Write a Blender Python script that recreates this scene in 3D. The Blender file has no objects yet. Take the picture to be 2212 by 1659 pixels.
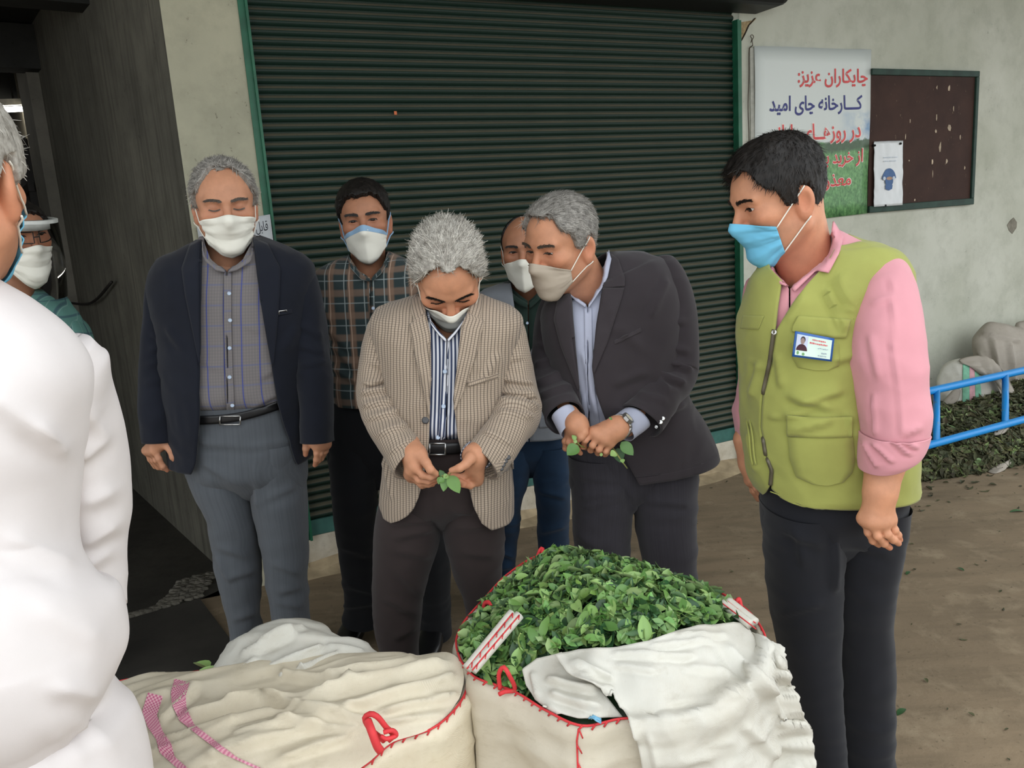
import bpy, bmesh, math, random
import numpy as np
from mathutils import Vector, Matrix
from mathutils.bvhtree import BVHTree

SC = bpy.context.scene
COL = SC.collection
# ------------------------------------------------------------------ camera
FPX, CXP, CYP, CAMH = 1770.0, 1106.0, 829.5, 1.5
YAW, PITCH, ROLL = [math.radians(a) for a in (26.0, 11.5, -3.88)]
_cp, _sp = math.cos(PITCH), math.sin(PITCH)
_f = np.array([0, _cp, -_sp]); _r = np.array([1.0, 0, 0]); _u = np.cross(_r, _f)
RV = _r * math.cos(ROLL) + _u * math.sin(ROLL)
UV_ = -_r * math.sin(ROLL) + _u * math.cos(ROLL)
FV = _f
CAM = np.array([0, 0, CAMH])
cam = bpy.data.cameras.new('camera')
cam.sensor_width = 36.0
cam.lens = FPX / 2212.0 * 36.0
cam.clip_start = 0.05
cam_ob = bpy.data.objects.new('camera', cam)
COL.objects.link(cam_ob)
m3 = Matrix(((RV[0], UV_[0], -FV[0]), (RV[1], UV_[1], -FV[1]), (RV[2], UV_[2], -FV[2])))
cam_ob.matrix_world = Matrix.Translation(CAM) @ m3.to_4x4()
SC.camera = cam_ob
# ------------------------------------------------------------------ world, light, exposure
world = bpy.data.worlds.new('overcast_sky')
SC.world = world
world.use_nodes = True
_wn = world.node_tree
_bg = _wn.nodes['Background']
_bg.inputs[0].default_value = (0.93, 0.97, 1.0, 1)
_bg.inputs[1].default_value = 2.2
SC.view_settings.view_transform = 'Standard'
SC.view_settings.look = 'None'
SC.view_settings.gamma = 1.0
SC.view_settings.use_curve_mapping = False
SC.view_settings.exposure = 0.0
# ------------------------------------------------------------------ pixel <-> place
WD = np.array([math.cos(YAW), math.sin(YAW), 0.0])      # along the main wall
WN = np.array([-WD[1], WD[0], 0.0])                     # into the main wall
WALL = 3.5


def ray(x, y):
    return RV * (x - CXP) / FPX - UV_ * (y - CYP) / FPX + FV


def px(x, y, Y):
    d = ray(x, y)
    return CAM + d * (Y / d[1])


def gp(x, y, z=0.0):
    d = ray(x, y)
    return CAM + d * ((z - CAMH) / d[2])


def wp(x, y, off=0.0):
    d = ray(x, y)
    return CAM + d * ((WALL - off) / (d @ WN))


def wl(s, z, off=0.0):
    """point on the main wall: s metres along it, z up, off in front of it"""
    return WD * s + WN * (WALL - off) + np.array([0, 0, z])


def proj(P):
    q = np.asarray(P, float) - CAM
    w = q @ FV
    return np.stack([CXP + FPX * (q @ RV) / w, CYP - FPX * (q @ UV_) / w], -1)


def N(v):
    v = np.asarray(v, float)
    return v / (np.linalg.norm(v, axis=-1, keepdims=True) + 1e-12)


# ------------------------------------------------------------------ objects
ORG = {}


def tag(o, label=None, cat=None, group=None, kind=None):
    if label: o['label'] = label
    if cat: o['category'] = cat
    if group: o['group'] = group
    if kind: o['kind'] = kind
    return o


def empty(name, loc, label=None, cat=None, group=None, kind=None):
    o = bpy.data.objects.new(name, None)
    COL.objects.link(o)
    o.empty_display_size = 0.05
    o.location = loc
    ORG[o.name] = np.array(loc, float)
    return tag(o, label, cat, group, kind)


def mob(name, V, F, mat, parent=None, smooth=True, uv=None, origin=None, mats=None, fmat=None):
    """mesh object from world-space vertices"""
    V = np.asarray(V, float)
    if parent is not None:
        org = ORG[parent.name]
    else:
        org = np.array(origin if origin is not None else (0, 0, 0), float)
    me = bpy.data.meshes.new(name)
    me.from_pydata((V - org).tolist(), [], [tuple(int(i) for i in f) for f in F] if not isinstance(F, np.ndarray) else F.tolist())
    for m in ([mat] if mats is None else mats):
        me.materials.append(m)
    if fmat is not None:
        me.polygons.foreach_set('material_index', np.asarray(fmat, np.int32))
    if smooth:
        me.polygons.foreach_set('use_smooth', [True] * len(me.polygons))
    if uv is not None:
        lay = me.uv_layers.new(name='uv')
        li = np.zeros(len(me.loops), np.int32)
        me.loops.foreach_get('vertex_index', li)
        lay.data.foreach_set('uv', np.asarray(uv, np.float32)[li].ravel())
    me.update()
    o = bpy.data.objects.new(name, me)
    COL.objects.link(o)
    if parent is not None:
        o.parent = parent
    else:
        o.location = org
    ORG[o.name] = org
    return o


def vcol(o, C, name='Col'):
    a = o.data.color_attributes.new(name, 'FLOAT_COLOR', 'POINT')
    C = np.asarray(C, np.float32)
    if C.ndim == 1:
        C = np.stack([C, C, C], -1)
    C = np.concatenate([C, np.ones((len(C), 1), np.float32)], 1)
    a.data.foreach_set('color', C.ravel())


def solid(o, t, off=-1.0):
    m = o.modifiers.new('thickness', 'SOLIDIFY')
    m.thickness = t; m.offset = off
    return o


def bevel(o, w, seg=2):
    m = o.modifiers.new('bevel', 'BEVEL')
    m.width = w; m.segments = seg; m.limit_method = 'ANGLE'
    return o


def box(c, X, Y, Z):
    """box from centre and three half-axis vectors"""
    c = np.asarray(c, float)
    V = [c + sx * np.asarray(X, float) + sy * np.asarray(Y, float) + sz * np.asarray(Z, float)
         for sz in (-1, 1) for sy in (-1, 1) for sx in (-1, 1)]
    F = [(0, 2, 3, 1), (4, 5, 7, 6), (0, 1, 5, 4), (2, 6, 7, 3), (0, 4, 6, 2), (1, 3, 7, 5)]
    return V, F


def wbox(s0, s1, z0, z1, o0, o1):
    """box on the main wall frame"""
    c = wl((s0 + s1) / 2, (z0 + z1) / 2, (o0 + o1) / 2)
    return box(c, WD * (s1 - s0) / 2, WN * (o1 - o0) / 2, (0, 0, (z1 - z0) / 2))


def join(parts):
    Vs, Fs, n = [], [], 0
    for V, F in parts:
        V = np.asarray(V, float)
        Vs.append(V)
        Fs += [tuple(int(i) + n for i in f) for f in F]
        n += len(V)
    return np.concatenate(Vs), Fs


def cr(P, m):
    """Catmull-Rom resample rows of P (k,d) to m rows, uniform in chord length of first 3 columns"""
    P = np.asarray(P, float)
    k = len(P)
    if k == 1:
        return np.repeat(P, m, 0)
    L = np.concatenate([[0], np.cumsum(np.linalg.norm(np.diff(P[:, :3], axis=0), axis=1) + 1e-6)])
    t = np.linspace(0, L[-1], m)
    i = np.clip(np.searchsorted(L, t, side='right') - 1, 0, k - 2)
    h = (L[i + 1] - L[i])
    u = ((t - L[i]) / h)[:, None]
    d = np.zeros_like(P)
    for j in range(k):
        a, b = max(j - 1, 0), min(j + 1, k - 1)
        d[j] = (P[b] - P[a]) / (L[b] - L[a])
    h = h[:, None]
    p0, p1, m0, m1 = P[i], P[i + 1], d[i] * h, d[i + 1] * h
    return (2 * u**3 - 3 * u**2 + 1) * p0 + (u**3 - 2 * u**2 + u) * m0 + (-2 * u**3 + 3 * u**2) * p1 + (u**3 - u**2) * m1


def tube(P, r, seg=8, caps=True, m=None):
    """round tube along polyline P; r scalar or per point"""
    P = np.asarray(P, float)
    r = np.broadcast_to(np.asarray(r, float), (len(P),))
    if m:
        Q = cr(np.column_stack([P, r]), m); P, r = Q[:, :3], Q[:, 3]
    T = N(np.gradient(P, axis=0))
    a = np.cross(T[0], (0.3, 0.5, 0.8)); a = a / np.linalg.norm(a)
    V = []
    th = np.arange(seg) * 2 * math.pi / seg
    for i in range(len(P)):
        a = a - T[i] * (a @ T[i]); a = a / np.linalg.norm(a)
        b = np.cross(T[i], a)
        V.append(P[i] + r[i] * (np.cos(th)[:, None] * a + np.sin(th)[:, None] * b))
    V = np.concatenate(V)
    F = []
    for i in range(len(P) - 1):
        for j in range(seg):
            k = (j + 1) % seg
            F.append((i * seg + j, i * seg + k, (i + 1) * seg + k, (i + 1) * seg + j))
    if caps:
        F.append(tuple(range(seg))[::-1])
        F.append(tuple((len(P) - 1) * seg + j for j in range(seg)))
    return V, F


def grid_faces(nv, nu, wrap=False):
    i, j = np.meshgrid(np.arange(nv - 1), np.arange(nu if wrap else nu - 1), indexing='ij')
    k = (j + 1) % nu
    return np.stack([i * nu + j, (i + 1) * nu + j, (i + 1) * nu + k, i * nu + k], -1).reshape(-1, 4)


# ------------------------------------------------------------------ noise
def vnoise(P, seed=0):
    """value noise in [-1,1], P (...,3)"""
    P = np.asarray(P, float)
    i = np.floor(P).astype(np.int64)
    f = P - i
    f = f * f * (3 - 2 * f)
    def h(a, b, c):
        n = (a * 73856093) ^ (b * 19349663) ^ (c * 83492791) ^ (seed * 2654435761)
        n = (n ^ (n >> 13)) * 1274126177 & 0x7fffffff
        return (n & 0xffff) / 32767.5 - 1
    x, y, z = i[..., 0], i[..., 1], i[..., 2]
    fx, fy, fz = f[..., 0], f[..., 1], f[..., 2]
    r = 0
    for dx in (0, 1):
        for dy in (0, 1):
            for dz in (0, 1):
                w = (fx if dx else 1 - fx) * (fy if dy else 1 - fy) * (fz if dz else 1 - fz)
                r = r + w * h(x + dx, y + dy, z + dz)
    return r


def fbm(P, seed=0, oct=3):
    P = np.asarray(P, float)
    r, a = 0, 1.0
    for k in range(oct):
        r = r + a * vnoise(P * 2**k + 17.3 * k, seed + k); a *= 0.5
    return r


# ------------------------------------------------------------------ materials
class NT:
    def __init__(self, name):
        self.m = bpy.data.materials.new(name)
        self.m.use_nodes = True
        self.t = self.m.node_tree
        self.b = self.t.nodes['Principled BSDF']
    def n(self, typ, **kw):
        nd = self.t.nodes.new(typ)
        for k, v in kw.items():
            if k.startswith('i_'):
                nd.inputs[k[2:].replace('_', ' ')].default_value = v
            elif isinstance(k, str) and k.startswith('x'):
                nd.inputs[int(k[1:])].default_value = v
            else:
                setattr(nd, k, v)
        return nd
    def l(self, a, b):
        self.t.links.new(a, b)
    def math(self, op, a, b=None, c=None, clamp=False):
        nd = self.t.nodes.new('ShaderNodeMath'); nd.operation = op; nd.use_clamp = clamp
        for i, v in enumerate((a, b, c)):
            if v is None: continue
            if isinstance(v, (int, float)): nd.inputs[i].default_value = v
            else: self.l(v, nd.inputs[i])
        return nd.outputs[0]
    def ramp(self, fac, stops):
        nd = self.t.nodes.new('ShaderNodeValToRGB')
        e = nd.color_ramp.elements
        while len(e) < len(stops): e.new(0.5)
        for i, (p, c) in enumerate(stops):
            e[i].position = p
            e[i].color = (c, c, c, 1) if isinstance(c, (int, float)) else (*c, 1)
        self.l(fac, nd.inputs[0])
        return nd.outputs[0]
    def mix(self, fac, a, b, typ='MIX'):
        nd = self.t.nodes.new('ShaderNodeMix'); nd.data_type = 'RGBA'; nd.blend_type = typ
        for i, v in ((0, fac), (6, a), (7, b)):
            if isinstance(v, (int, float)): nd.inputs[i].default_value = v
            elif isinstance(v, tuple): nd.inputs[i].default_value = (*v, 1)
            else: self.l(v, nd.inputs[i])
        return nd.outputs[2]
    def noise(self, scale, detail=3, rough=0.5, vec=None, dist=0.0):
        nd = self.n('ShaderNodeTexNoise'); nd.inputs['Scale'].default_value = scale
        nd.inputs['Detail'].default_value = detail; nd.inputs['Roughness'].default_value = rough
        nd.inputs['Distortion'].default_value = dist
        self.l(vec if vec is not None else self.obj(), nd.inputs['Vector'])
        return nd.outputs['Fac']
    def tc(self):
        if not hasattr(self, '_tc'): self._tc = self.t.nodes.new('ShaderNodeTexCoord')
        return self._tc
    def obj(self): return self.tc().outputs['Object']
    def uv(self): return self.tc().outputs['UV']
    def mapv(self, vec, scale=(1, 1, 1), loc=(0, 0, 0), rot=(0, 0, 0)):
        nd = self.n('ShaderNodeMapping'); nd.inputs['Scale'].default_value = scale
        nd.inputs['Location'].default_value = loc; nd.inputs['Rotation'].default_value = rot
        self.l(vec, nd.inputs['Vector']); return nd.outputs[0]
    def sep(self, vec):
        nd = self.n('ShaderNodeSeparateXYZ'); self.l(vec, nd.inputs[0]); return nd.outputs
    def attr(self, name='Col'):
        nd = self.n('ShaderNodeAttribute'); nd.attribute_name = name; return nd.outputs['Color']
    def col(self, c):
        if isinstance(c, tuple): self.b.inputs['Base Color'].default_value = (*c, 1)
        else: self.l(c, self.b.inputs['Base Color'])
    def bump(self, h, strength=0.3, dist=0.005):
        nd = self.n('ShaderNodeBump'); nd.inputs['Strength'].default_value = strength
        nd.inputs['Distance'].default_value = dist
        self.l(h, nd.inputs['Height']); self.l(nd.outputs[0], self.b.inputs['Normal'])
    def done(self, rough=0.8, spec=0.3, metal=0.0, sheen=0.0, sss=0.0):
        self.b.inputs['Roughness'].default_value = rough
        self.b.inputs['Specular IOR Level'].default_value = spec
        self.b.inputs['Metallic'].default_value = metal
        if sheen:
            self.b.inputs['Sheen Weight'].default_value = sheen
            self.b.inputs['Sheen Roughness'].default_value = 0.5
        if sss:
            self.b.inputs['Subsurface Weight'].default_value = sss
            self.b.inputs['Subsurface Radius'].default_value = (0.6, 0.25, 0.15)
            self.b.inputs['Subsurface Scale'].default_value = 0.01
        return self.m


def srgb(r, g, b):
    return tuple((c / 255 / 12.92) if c / 255 <= 0.04045 else ((c / 255 + 0.055) / 1.055) ** 2.4 for c in (r, g, b))


def simple(name, c, rough=0.7, spec=0.3, metal=0.0, var=0.15, scale=30.0, bump=0.0, bscale=200.0):
    k = NT(name)
    f = k.noise(scale, 4)
    k.col(k.mix(k.ramp(f, [(0.3, 0.0), (0.7, 1.0)]), tuple(x * (1 - var) for x in c), tuple(min(1, x * (1 + var)) for x in c)))
    if bump: k.bump(k.noise(bscale, 2), bump, 0.002)
    return k.done(rough, spec, metal)
# ================================================================== SETTING
def m_plaster(name, base, dirt, mold, moldamt=0.5, scale=1.0, streak=0.0):
    k = NT(name)
    o = k.obj()
    n1 = k.noise(1.3 * scale, 6, 0.6)
    n2 = k.noise(7 * scale, 5, 0.65)
    n3 = k.noise(38 * scale, 4, 0.7, dist=0.6)
    c = k.mix(k.ramp(n1, [(0.35, 0.0), (0.7, 1.0)]), base, dirt)
    c = k.mix(k.math('MULTIPLY', k.ramp(n2, [(0.45, 0.0), (0.75, 1.0)]), 0.45), c, tuple(x * 0.72 for x in dirt))
    spots = k.math('MULTIPLY', k.ramp(n3, [(0.62, 0.0), (0.7, 1.0)]), k.ramp(n2, [(0.5, 0.0), (0.62, 1.0)]))
    c = k.mix(k.math('MULTIPLY', spots, moldamt), c, mold)
    if streak:
        s = k.noise(3.0, 5, 0.7, vec=k.mapv(o, scale=(9, 9, 0.5)))
        c = k.mix(k.math('MULTIPLY', k.ramp(s, [(0.45, 0.0), (0.7, 1.0)]), streak), c, tuple(x * 0.35 for x in base))
    k.col(c)
    k.bump(k.math('ADD', n2, k.math('MULTIPLY', n3, 0.4)), 0.35, 0.006)
    return k.done(0.9, 0.15)


M_WALL = m_plaster('wall_plaster', srgb(196, 197, 184), srgb(172, 174, 158), srgb(96, 96, 84), 0.55)
M_PILLAR = m_plaster('pillar_plaster', srgb(186, 182, 158), srgb(160, 158, 138), srgb(58, 56, 44), 0.95, 1.2)
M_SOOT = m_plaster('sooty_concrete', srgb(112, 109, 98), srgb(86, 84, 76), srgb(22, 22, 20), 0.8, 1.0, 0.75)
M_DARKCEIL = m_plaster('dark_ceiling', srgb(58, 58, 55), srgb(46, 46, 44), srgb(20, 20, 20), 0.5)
M_CEIL = m_plaster('canopy_roof_sheet', srgb(120, 122, 112), srgb(96, 98, 90), srgb(50, 50, 46), 0.3)
M_SILL = m_plaster('threshold_plaster', srgb(214, 208, 192), srgb(176, 164, 142), srgb(88, 76, 60), 0.7, 3.0)


def m_floor():
    k = NT('dirt_floor')
    o = k.obj()
    n1 = k.noise(0.9, 6, 0.6)
    n2 = k.noise(6, 6, 0.65, dist=0.3)
    n3 = k.noise(45, 5, 0.7)
    tracks = k.noise(1.6, 5, 0.6, vec=k.mapv(o, scale=(1.2, 7, 1), rot=(0, 0, 0.45)))
    c = k.mix(k.ramp(n1, [(0.3, 0.0), (0.7, 1.0)]), srgb(146, 128, 104), srgb(122, 107, 87))
    c = k.mix(k.math('MULTIPLY', k.ramp(tracks, [(0.45, 0.0), (0.68, 1.0)]), 0.5), c, srgb(100, 88, 71))
    c = k.mix(k.math('MULTIPLY', k.ramp(n2, [(0.52, 0.0), (0.7, 1.0)]), 0.5), c, srgb(168, 152, 126))
    c = k.mix(k.math('MULTIPLY', k.ramp(n3, [(0.6, 0.0), (0.68, 1.0)]), 0.55), c, srgb(74, 66, 50))
    k.col(c)
    k.bump(k.math('ADD', n2, k.math('MULTIPLY', n3, 0.35)), 0.5, 0.01)
    return k.done(0.92, 0.2)


M_FLOOR = m_floor()
floor = mob('floor', [(-9, -5, 0), (12, -5, 0), (12, 12, 0), (-9, 12, 0)], [(0, 1, 2, 3)], M_FLOOR, smooth=False)
tag(floor, 'bare brown earth and concrete floor littered with leaf bits', kind='structure')

HT = 2.9          # canopy height
S0, S1 = 0.64, 3.16   # shutter opening along the wall


def struct(name, VF, mat, label):
    V, F = VF
    o = mob(name, V, F, mat, smooth=False)
    return tag(o, label, kind='structure')


WB = struct('wall_back', join([wbox(S1, 9.0, 0, HT, -0.3, 0.0), wbox(S0, S1, 2.72, HT, -0.3, 0.0)]), M_WALL,
       'stained cream plaster wall to the right of the green roller shutter')
def chip(pts, mat, off=.003):
    P = np.array([wp(x, y, off) for x, y in pts])
    return mob('plaster_chip', np.concatenate([P, P + WN * off * .9]), [tuple(range(len(P)))] + [(i, i + len(P), (i + 1) % len(P) + len(P), (i + 1) % len(P)) for i in range(len(P))], mat, WB, smooth=False)


M_CHIP = simple('bare_cement', srgb(128, 124, 112), .9, .1, var=.25)
chip([(2176, 486), (2183, 476), (2190, 470), (2197, 480), (2196, 492), (2187, 505), (2180, 498)], M_CHIP)
chip([(1664, 128), (1660, 60)][:0] or [(1599, 48), (1625, 44), (1634, 40), (1618, 56), (1610, 74), (1604, 84), (1599, 90)], simple('bare_wood_lath', srgb(150, 132, 100), .9, .1, var=.35, scale=60))
chip([(1634, 38), (1619, 55), (1611, 73), (1604, 86), (1600, 92), (1599, 88), (1603, 82), (1609, 70), (1616, 54), (1630, 39)], simple('crack_dark', srgb(48, 40, 32), .9, .1), .004)
struct('wall_pillar', wbox(0.353, S0, 0, HT, -0.32, 0.0), M_PILLAR, 'mould-spotted cream pillar between dark passage and roller shutter')
struct('trim_1', wbox(S0, S1, 0, 0.165, -0.3, -0.02), M_SILL, 'chipped cream plaster threshold under the roller shutter')
# mortar fillet where the threshold meets the floor
fil = [wl(s, z, o_) + np.array([0, 0, 0]) for s in np.linspace(S0 - 0.02, S1 + 0.05, 40) for z, o_ in ((0.05 + 0.012 * math.sin(s * 9), -0.02), (0.022 + 0.01 * math.sin(s * 17), 0.02 + 0.02 * math.sin(s * 13)), (0.0, 0.09 + 0.03 * math.sin(s * 7.3)))]
struct('trim_2', (fil, grid_faces(40, 3)), simple('mortar', srgb(165, 148, 120), 0.95, 0.1, var=0.25, scale=14), 'crumbling mortar edge along the foot of the threshold')

# ---- passage on the left (dark)
CA = wl(0.353, 0, 0)                       # corner of pillar
CB = px(118, 420, 5.7) * np.array([1, 1, 0])  # far end of sooty wall


def vwall(a, b, z0, z1, t=0.15, side=1):
    a, b = np.asarray(a, float), np.asarray(b, float)
    d = N(b - a); nn = np.array([d[1], -d[0], 0]) * side
    c = (a + b) / 2 + nn * t / 2 + np.array([0, 0, (z0 + z1) / 2])
    return box(c, (b - a) / 2, nn * t / 2, (0, 0, (z1 - z0) / 2))


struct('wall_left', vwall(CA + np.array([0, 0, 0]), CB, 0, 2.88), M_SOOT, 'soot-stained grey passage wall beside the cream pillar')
dl = N(CB - CA)
nl = np.array([-dl[1], dl[0], 0])           # towards the passage
pil = CB + dl * 0.02
struct('trim_3', box(pil + nl * 0.02 + np.array([0, 0, 1.43]), dl * 0.2, nl * 0.05, (0, 0, 1.43)),
       m_plaster('passage_pier_plaster', srgb(120, 116, 106), srgb(96, 94, 86), srgb(30, 30, 28), 0.6), 'grey pier at the far end of the passage wall')
CC = px(35, 420, 8.4) * np.array([1, 1, 0])
struct('wall_passage', vwall(CB + dl * 0.2, CC, 0, 2.88), m_plaster('far_wall_plaster', srgb(176, 168, 150), srgb(150, 142, 126), srgb(60, 58, 50), 0.5), 'lighter stretch of passage wall beyond the grey pier')
CD = px(-420, 420, 9.2) * np.array([1, 1, 0])
struct('wall_far', vwall(CC, CD, 0, 2.88), m_plaster('far_end_plaster', srgb(150, 142, 128), srgb(128, 122, 108), srgb(50, 48, 44), 0.6), 'dim end wall of the passage')
CE = np.array([-3.9, 2.3, 0])
struct('wall_passage_left', vwall(CD, CE, 0, 2.88), M_SOOT, 'unseen left wall of the dark passage, added to block light')  # out-of-view wall, added only to keep light out of the passage
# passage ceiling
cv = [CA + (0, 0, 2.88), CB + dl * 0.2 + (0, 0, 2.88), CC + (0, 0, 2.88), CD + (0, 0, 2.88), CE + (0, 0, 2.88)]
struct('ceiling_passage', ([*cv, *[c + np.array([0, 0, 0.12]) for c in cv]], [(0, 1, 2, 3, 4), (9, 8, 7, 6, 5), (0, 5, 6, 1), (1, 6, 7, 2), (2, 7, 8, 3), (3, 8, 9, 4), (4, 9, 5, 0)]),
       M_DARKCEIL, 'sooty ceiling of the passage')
# lintel beams across passage
for i, (yy, zz) in enumerate(((4.3, 2.62), (5.6, 2.6), (6.9, 2.58))):
    a = CA + dl * (yy - 3.3) * 1.2
    struct('trim_%d' % (4 + i), box(a + nl * 1.6 + np.array([0, 0, zz + 0.13]), nl * 1.7, dl * 0.09, (0, 0, 0.13)), M_DARKCEIL, ['first', 'second', 'third'][i] + ' sooty ceiling beam across the passage, counted from the pillar')
# wall over the passage mouth
struct('wall_over_passage', vwall(CA, CA - WD * 3.2, 2.65, HT, 0.25, -1), M_SOOT, 'dark wall above the mouth of the passage')

# canopy roof over the loading area
rc = [wl(-4.5, HT, -0.3), wl(9.0, HT, -0.3), wl(9.0, HT + 0.05, 2.5), wl(-4.5, HT + 0.05, 2.5)]
struct('ceiling', ([*rc, *[c + np.array([0, 0, 0.08]) for c in rc]], [(0, 1, 2, 3), (7, 6, 5, 4), (0, 4, 5, 1), (1, 5, 6, 2), (2, 6, 7, 3), (3, 7, 4, 0)]), M_CEIL,
       'canopy roof over the loading bay')

# ---- roller shutter
def m_shutter():
    k = NT('green_shutter_paint')
    g = k.n('ShaderNodeNewGeometry')
    nz = k.sep(g.outputs['Normal'])[2]
    o = k.obj()
    n1 = k.noise(5, 5, 0.6)
    n2 = k.noise(60, 3, 0.6)
    dust = k.math('MULTIPLY', k.ramp(nz, [(0.30, 0.0), (0.55, 1.0)]), k.ramp(n1, [(0.2, 0.6), (0.75, 1.0)]))
    c = k.mix(k.math('MULTIPLY', dust, 0.95), srgb(13, 38, 29), srgb(98, 92, 76))
    c = k.mix(k.math('MULTIPLY', k.ramp(n2, [(0.66, 0.0), (0.72, 1.0)]), 0.4), c, srgb(50, 44, 34))
    k.col(c)
    return k.done(0.55, 0.35)


M_SHUT = m_shutter()
M_GREEN = simple('green_rail_paint', srgb(30, 92, 66), 0.45, 0.4, var=0.25, scale=12)
M_BLACKBOX = simple('black_housing', srgb(18, 20, 20), 0.5, 0.3)
sh = empty('door_1', wl(S0, 0.165, 0), 'dark green corrugated roller shutter with dusty slats', kind='structure')
PIT = 0.037
prof = []
for t in np.linspace(0, 1, 8):
    a = t * math.pi
    prof.append((0.004 + 0.029 * t, -0.032 + 0.011 * math.sin(a) ** 0.8))
prof = [(0.0, -0.034), (0.003, -0.036)] + prof + [(0.035, -0.036), (PIT, -0.034)]
z0 = 0.235
sv = [wl(S0 + 0.015, z0 + z, o_) for z, o_ in prof] + [wl(S1 - 0.02, z0 + z, o_) for z, o_ in prof]
npf = len(prof)
sf = [(i, i + npf, i + npf + 1, i + 1) for i in range(npf - 1)]
slat = mob('slat', sv, sf, M_SHUT, sh)
nsl = int((2.72 - z0) / PIT)
for i in range(1, nsl):
    c = slat.copy(); COL.objects.link(c); c.parent = sh
    c.location = slat.location + Vector((0, 0, PIT * i))
bb = mob('bottom_bar', *wbox(S0 + 0.015, S1 - 0.03, 0.167, 0.237, -0.042, -0.022), simple('bottom_bar_paint', srgb(62, 104, 96), 0.6, 0.3, var=0.35, scale=9), sh, smooth=False)
mob('guide_rail', *join([wbox(S0 - 0.005, S0 + 0.028, 0.16, 2.72, -0.06, 0.006), wbox(S0 + 0.02, S0 + 0.03, 0.16, 2.72, -0.02, 0.02)]), M_GREEN, sh, smooth=False)
mob('guide_rail', *join([wbox(S1 - 0.022, S1 + 0.008, 0.0, 2.42, -0.06, 0.006), wbox(S1 - 0.03, S1 - 0.02, 0.0, 2.42, -0.02, 0.02)]), M_GREEN, sh, smooth=False)
hb = mob('roller_housing', *wbox(S0 - 0.05, 3.32, 2.455, 2.9, -0.05, 0.22), M_BLACKBOX, sh, smooth=False)
bevel(hb, 0.05, 3)
stk = mob('sticker', *wbox(1.24, 1.252, 1.965, 1.98, -0.022, -0.0195), simple('orange_sticker', srgb(200, 110, 70)), sh, smooth=False)

# ---- passage grille and conduit
M_IRON = simple('dark_iron', srgb(38, 35, 32), 0.6, 0.3)
gr = empty('window_1', (CC + CB) / 2, 'dark iron barred screen in the lit far passage wall', kind='structure')
d2 = N(CC - CB); n2 = np.array([-d2[1], d2[0], 0])
L2 = np.linalg.norm(CC - CB)
for t in (0.25, 0.42, 0.6, 0.78, 0.95):
    c = CB + d2 * L2 * t + n2 * 0.06
    mob('bar', *box(c + np.array([0, 0, 1.35]), d2 * 0.05, n2 * 0.025, (0, 0, 0.95)), M_IRON, gr, smooth=False)
for z in (0.9, 1.45, 1.95, 2.28):
    mob('crossbar', *box((CB + CC) / 2 + d2 * L2 * 0.1 + n2 * 0.07 + np.array([0, 0, z]), d2 * L2 * 0.38, n2 * 0.02, (0, 0, 0.03)), M_IRON, gr, smooth=False)
cab = mob('cable', *tube([CB + nl * .24 + (0, 0, 1.2), CB - dl * .5 + nl * .05 + (0, 0, 1.14), CB - dl * 1.0 + nl * .04 + (0, 0, 1.18), CB - dl * 1.5 + nl * .03 + (0, 0, 1.3)], 0.008, 6, m=16), M_IRON)
tag(cab, 'thin dark cable strung along the passage wall', 'cable')

# ---- fluorescent lamps in the passage
def fl_lamp(name, a, b, label, e):
    k = NT('lit_tube'); k.b.inputs['Emission Color'].default_value = (1, 0.97, 0.88, 1); k.b.inputs['Emission Strength'].default_value = e
    k.col((0.9, 0.9, 0.85)); mt = k.done(0.4)
    a, b = np.asarray(a), np.asarray(b)
    r = empty(name, (a + b) / 2, label, 'lamp')
    mob('tube', *tube([a, b], 0.02, 10), mt, r)
    d = N(b - a)
    mob('fixture', *box((a + b) / 2 + np.array([0, 0, 0.05]), (b - a) / 2 * 1.03, np.cross(d, (0, 0, 1)) * 0.05, (0, 0, 0.022)), simple('lamp_fixture', srgb(170, 170, 165)), r, smooth=False)
    for s_ in (-0.3, 0.3):
        p = (a + b) / 2 + (b - a) * s_
        mob('hanger', *tube([p + np.array([0, 0, 0.06]), np.array([p[0], p[1], 2.88])], 0.006, 6), M_IRON, r)


fl_lamp('fluorescent_lamp', px(-60, 240, 6.2), px(54, 235, 6.6), 'lit white fluorescent tube hanging under the dark passage ceiling', 14)
fl_lamp('fluorescent_lamp', px(14, 369, 7.7), px(30, 368, 7.9), 'tiny distant lit lamp deep in the dark passage', 10)

# ---- floor of the passage: pebble strip and dark sheet
k = NT('dark_steel_sheet'); f1 = k.noise(4, 5, 0.6); f2 = k.noise(30, 4, 0.7)
k.col(k.mix(k.ramp(f1, [(0.3, 0.0), (0.7, 1.0)]), srgb(52, 50, 47), srgb(70, 67, 62))); k.bump(f2, 0.2, 0.004)
M_SHEET = k.done(0.65, 0.3)
q = [gp(432, 1298), gp(520, 1415), gp(560, 1520), gp(40, 1640), gp(-60, 1440)]
q = [np.array([p[0], p[1], 0.0]) for p in q]
sheet = mob('floor_plate', [*[p + (0, 0, 0.012) for p in q], *[p + (0, 0, 0.001) for p in q]],
            [(4, 3, 2, 1, 0), (5, 6, 7, 8, 9), (0, 1, 6, 5), (1, 2, 7, 6), (2, 3, 8, 7), (3, 4, 9, 8), (4, 0, 5, 9)], M_SHEET, smooth=False)
tag(sheet, 'dark flat metal sheet lying on the floor before the passage', 'metal sheet')
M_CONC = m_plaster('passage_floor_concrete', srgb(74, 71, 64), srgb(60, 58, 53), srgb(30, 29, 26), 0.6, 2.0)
pf = [gp(432, 1296), gp(505, 1262), CA * (1, 1, 0), CB, CC, CD, CE, gp(-260, 1480)]
pf = [np.array([p[0], p[1], 0.003]) for p in pf]
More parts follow.
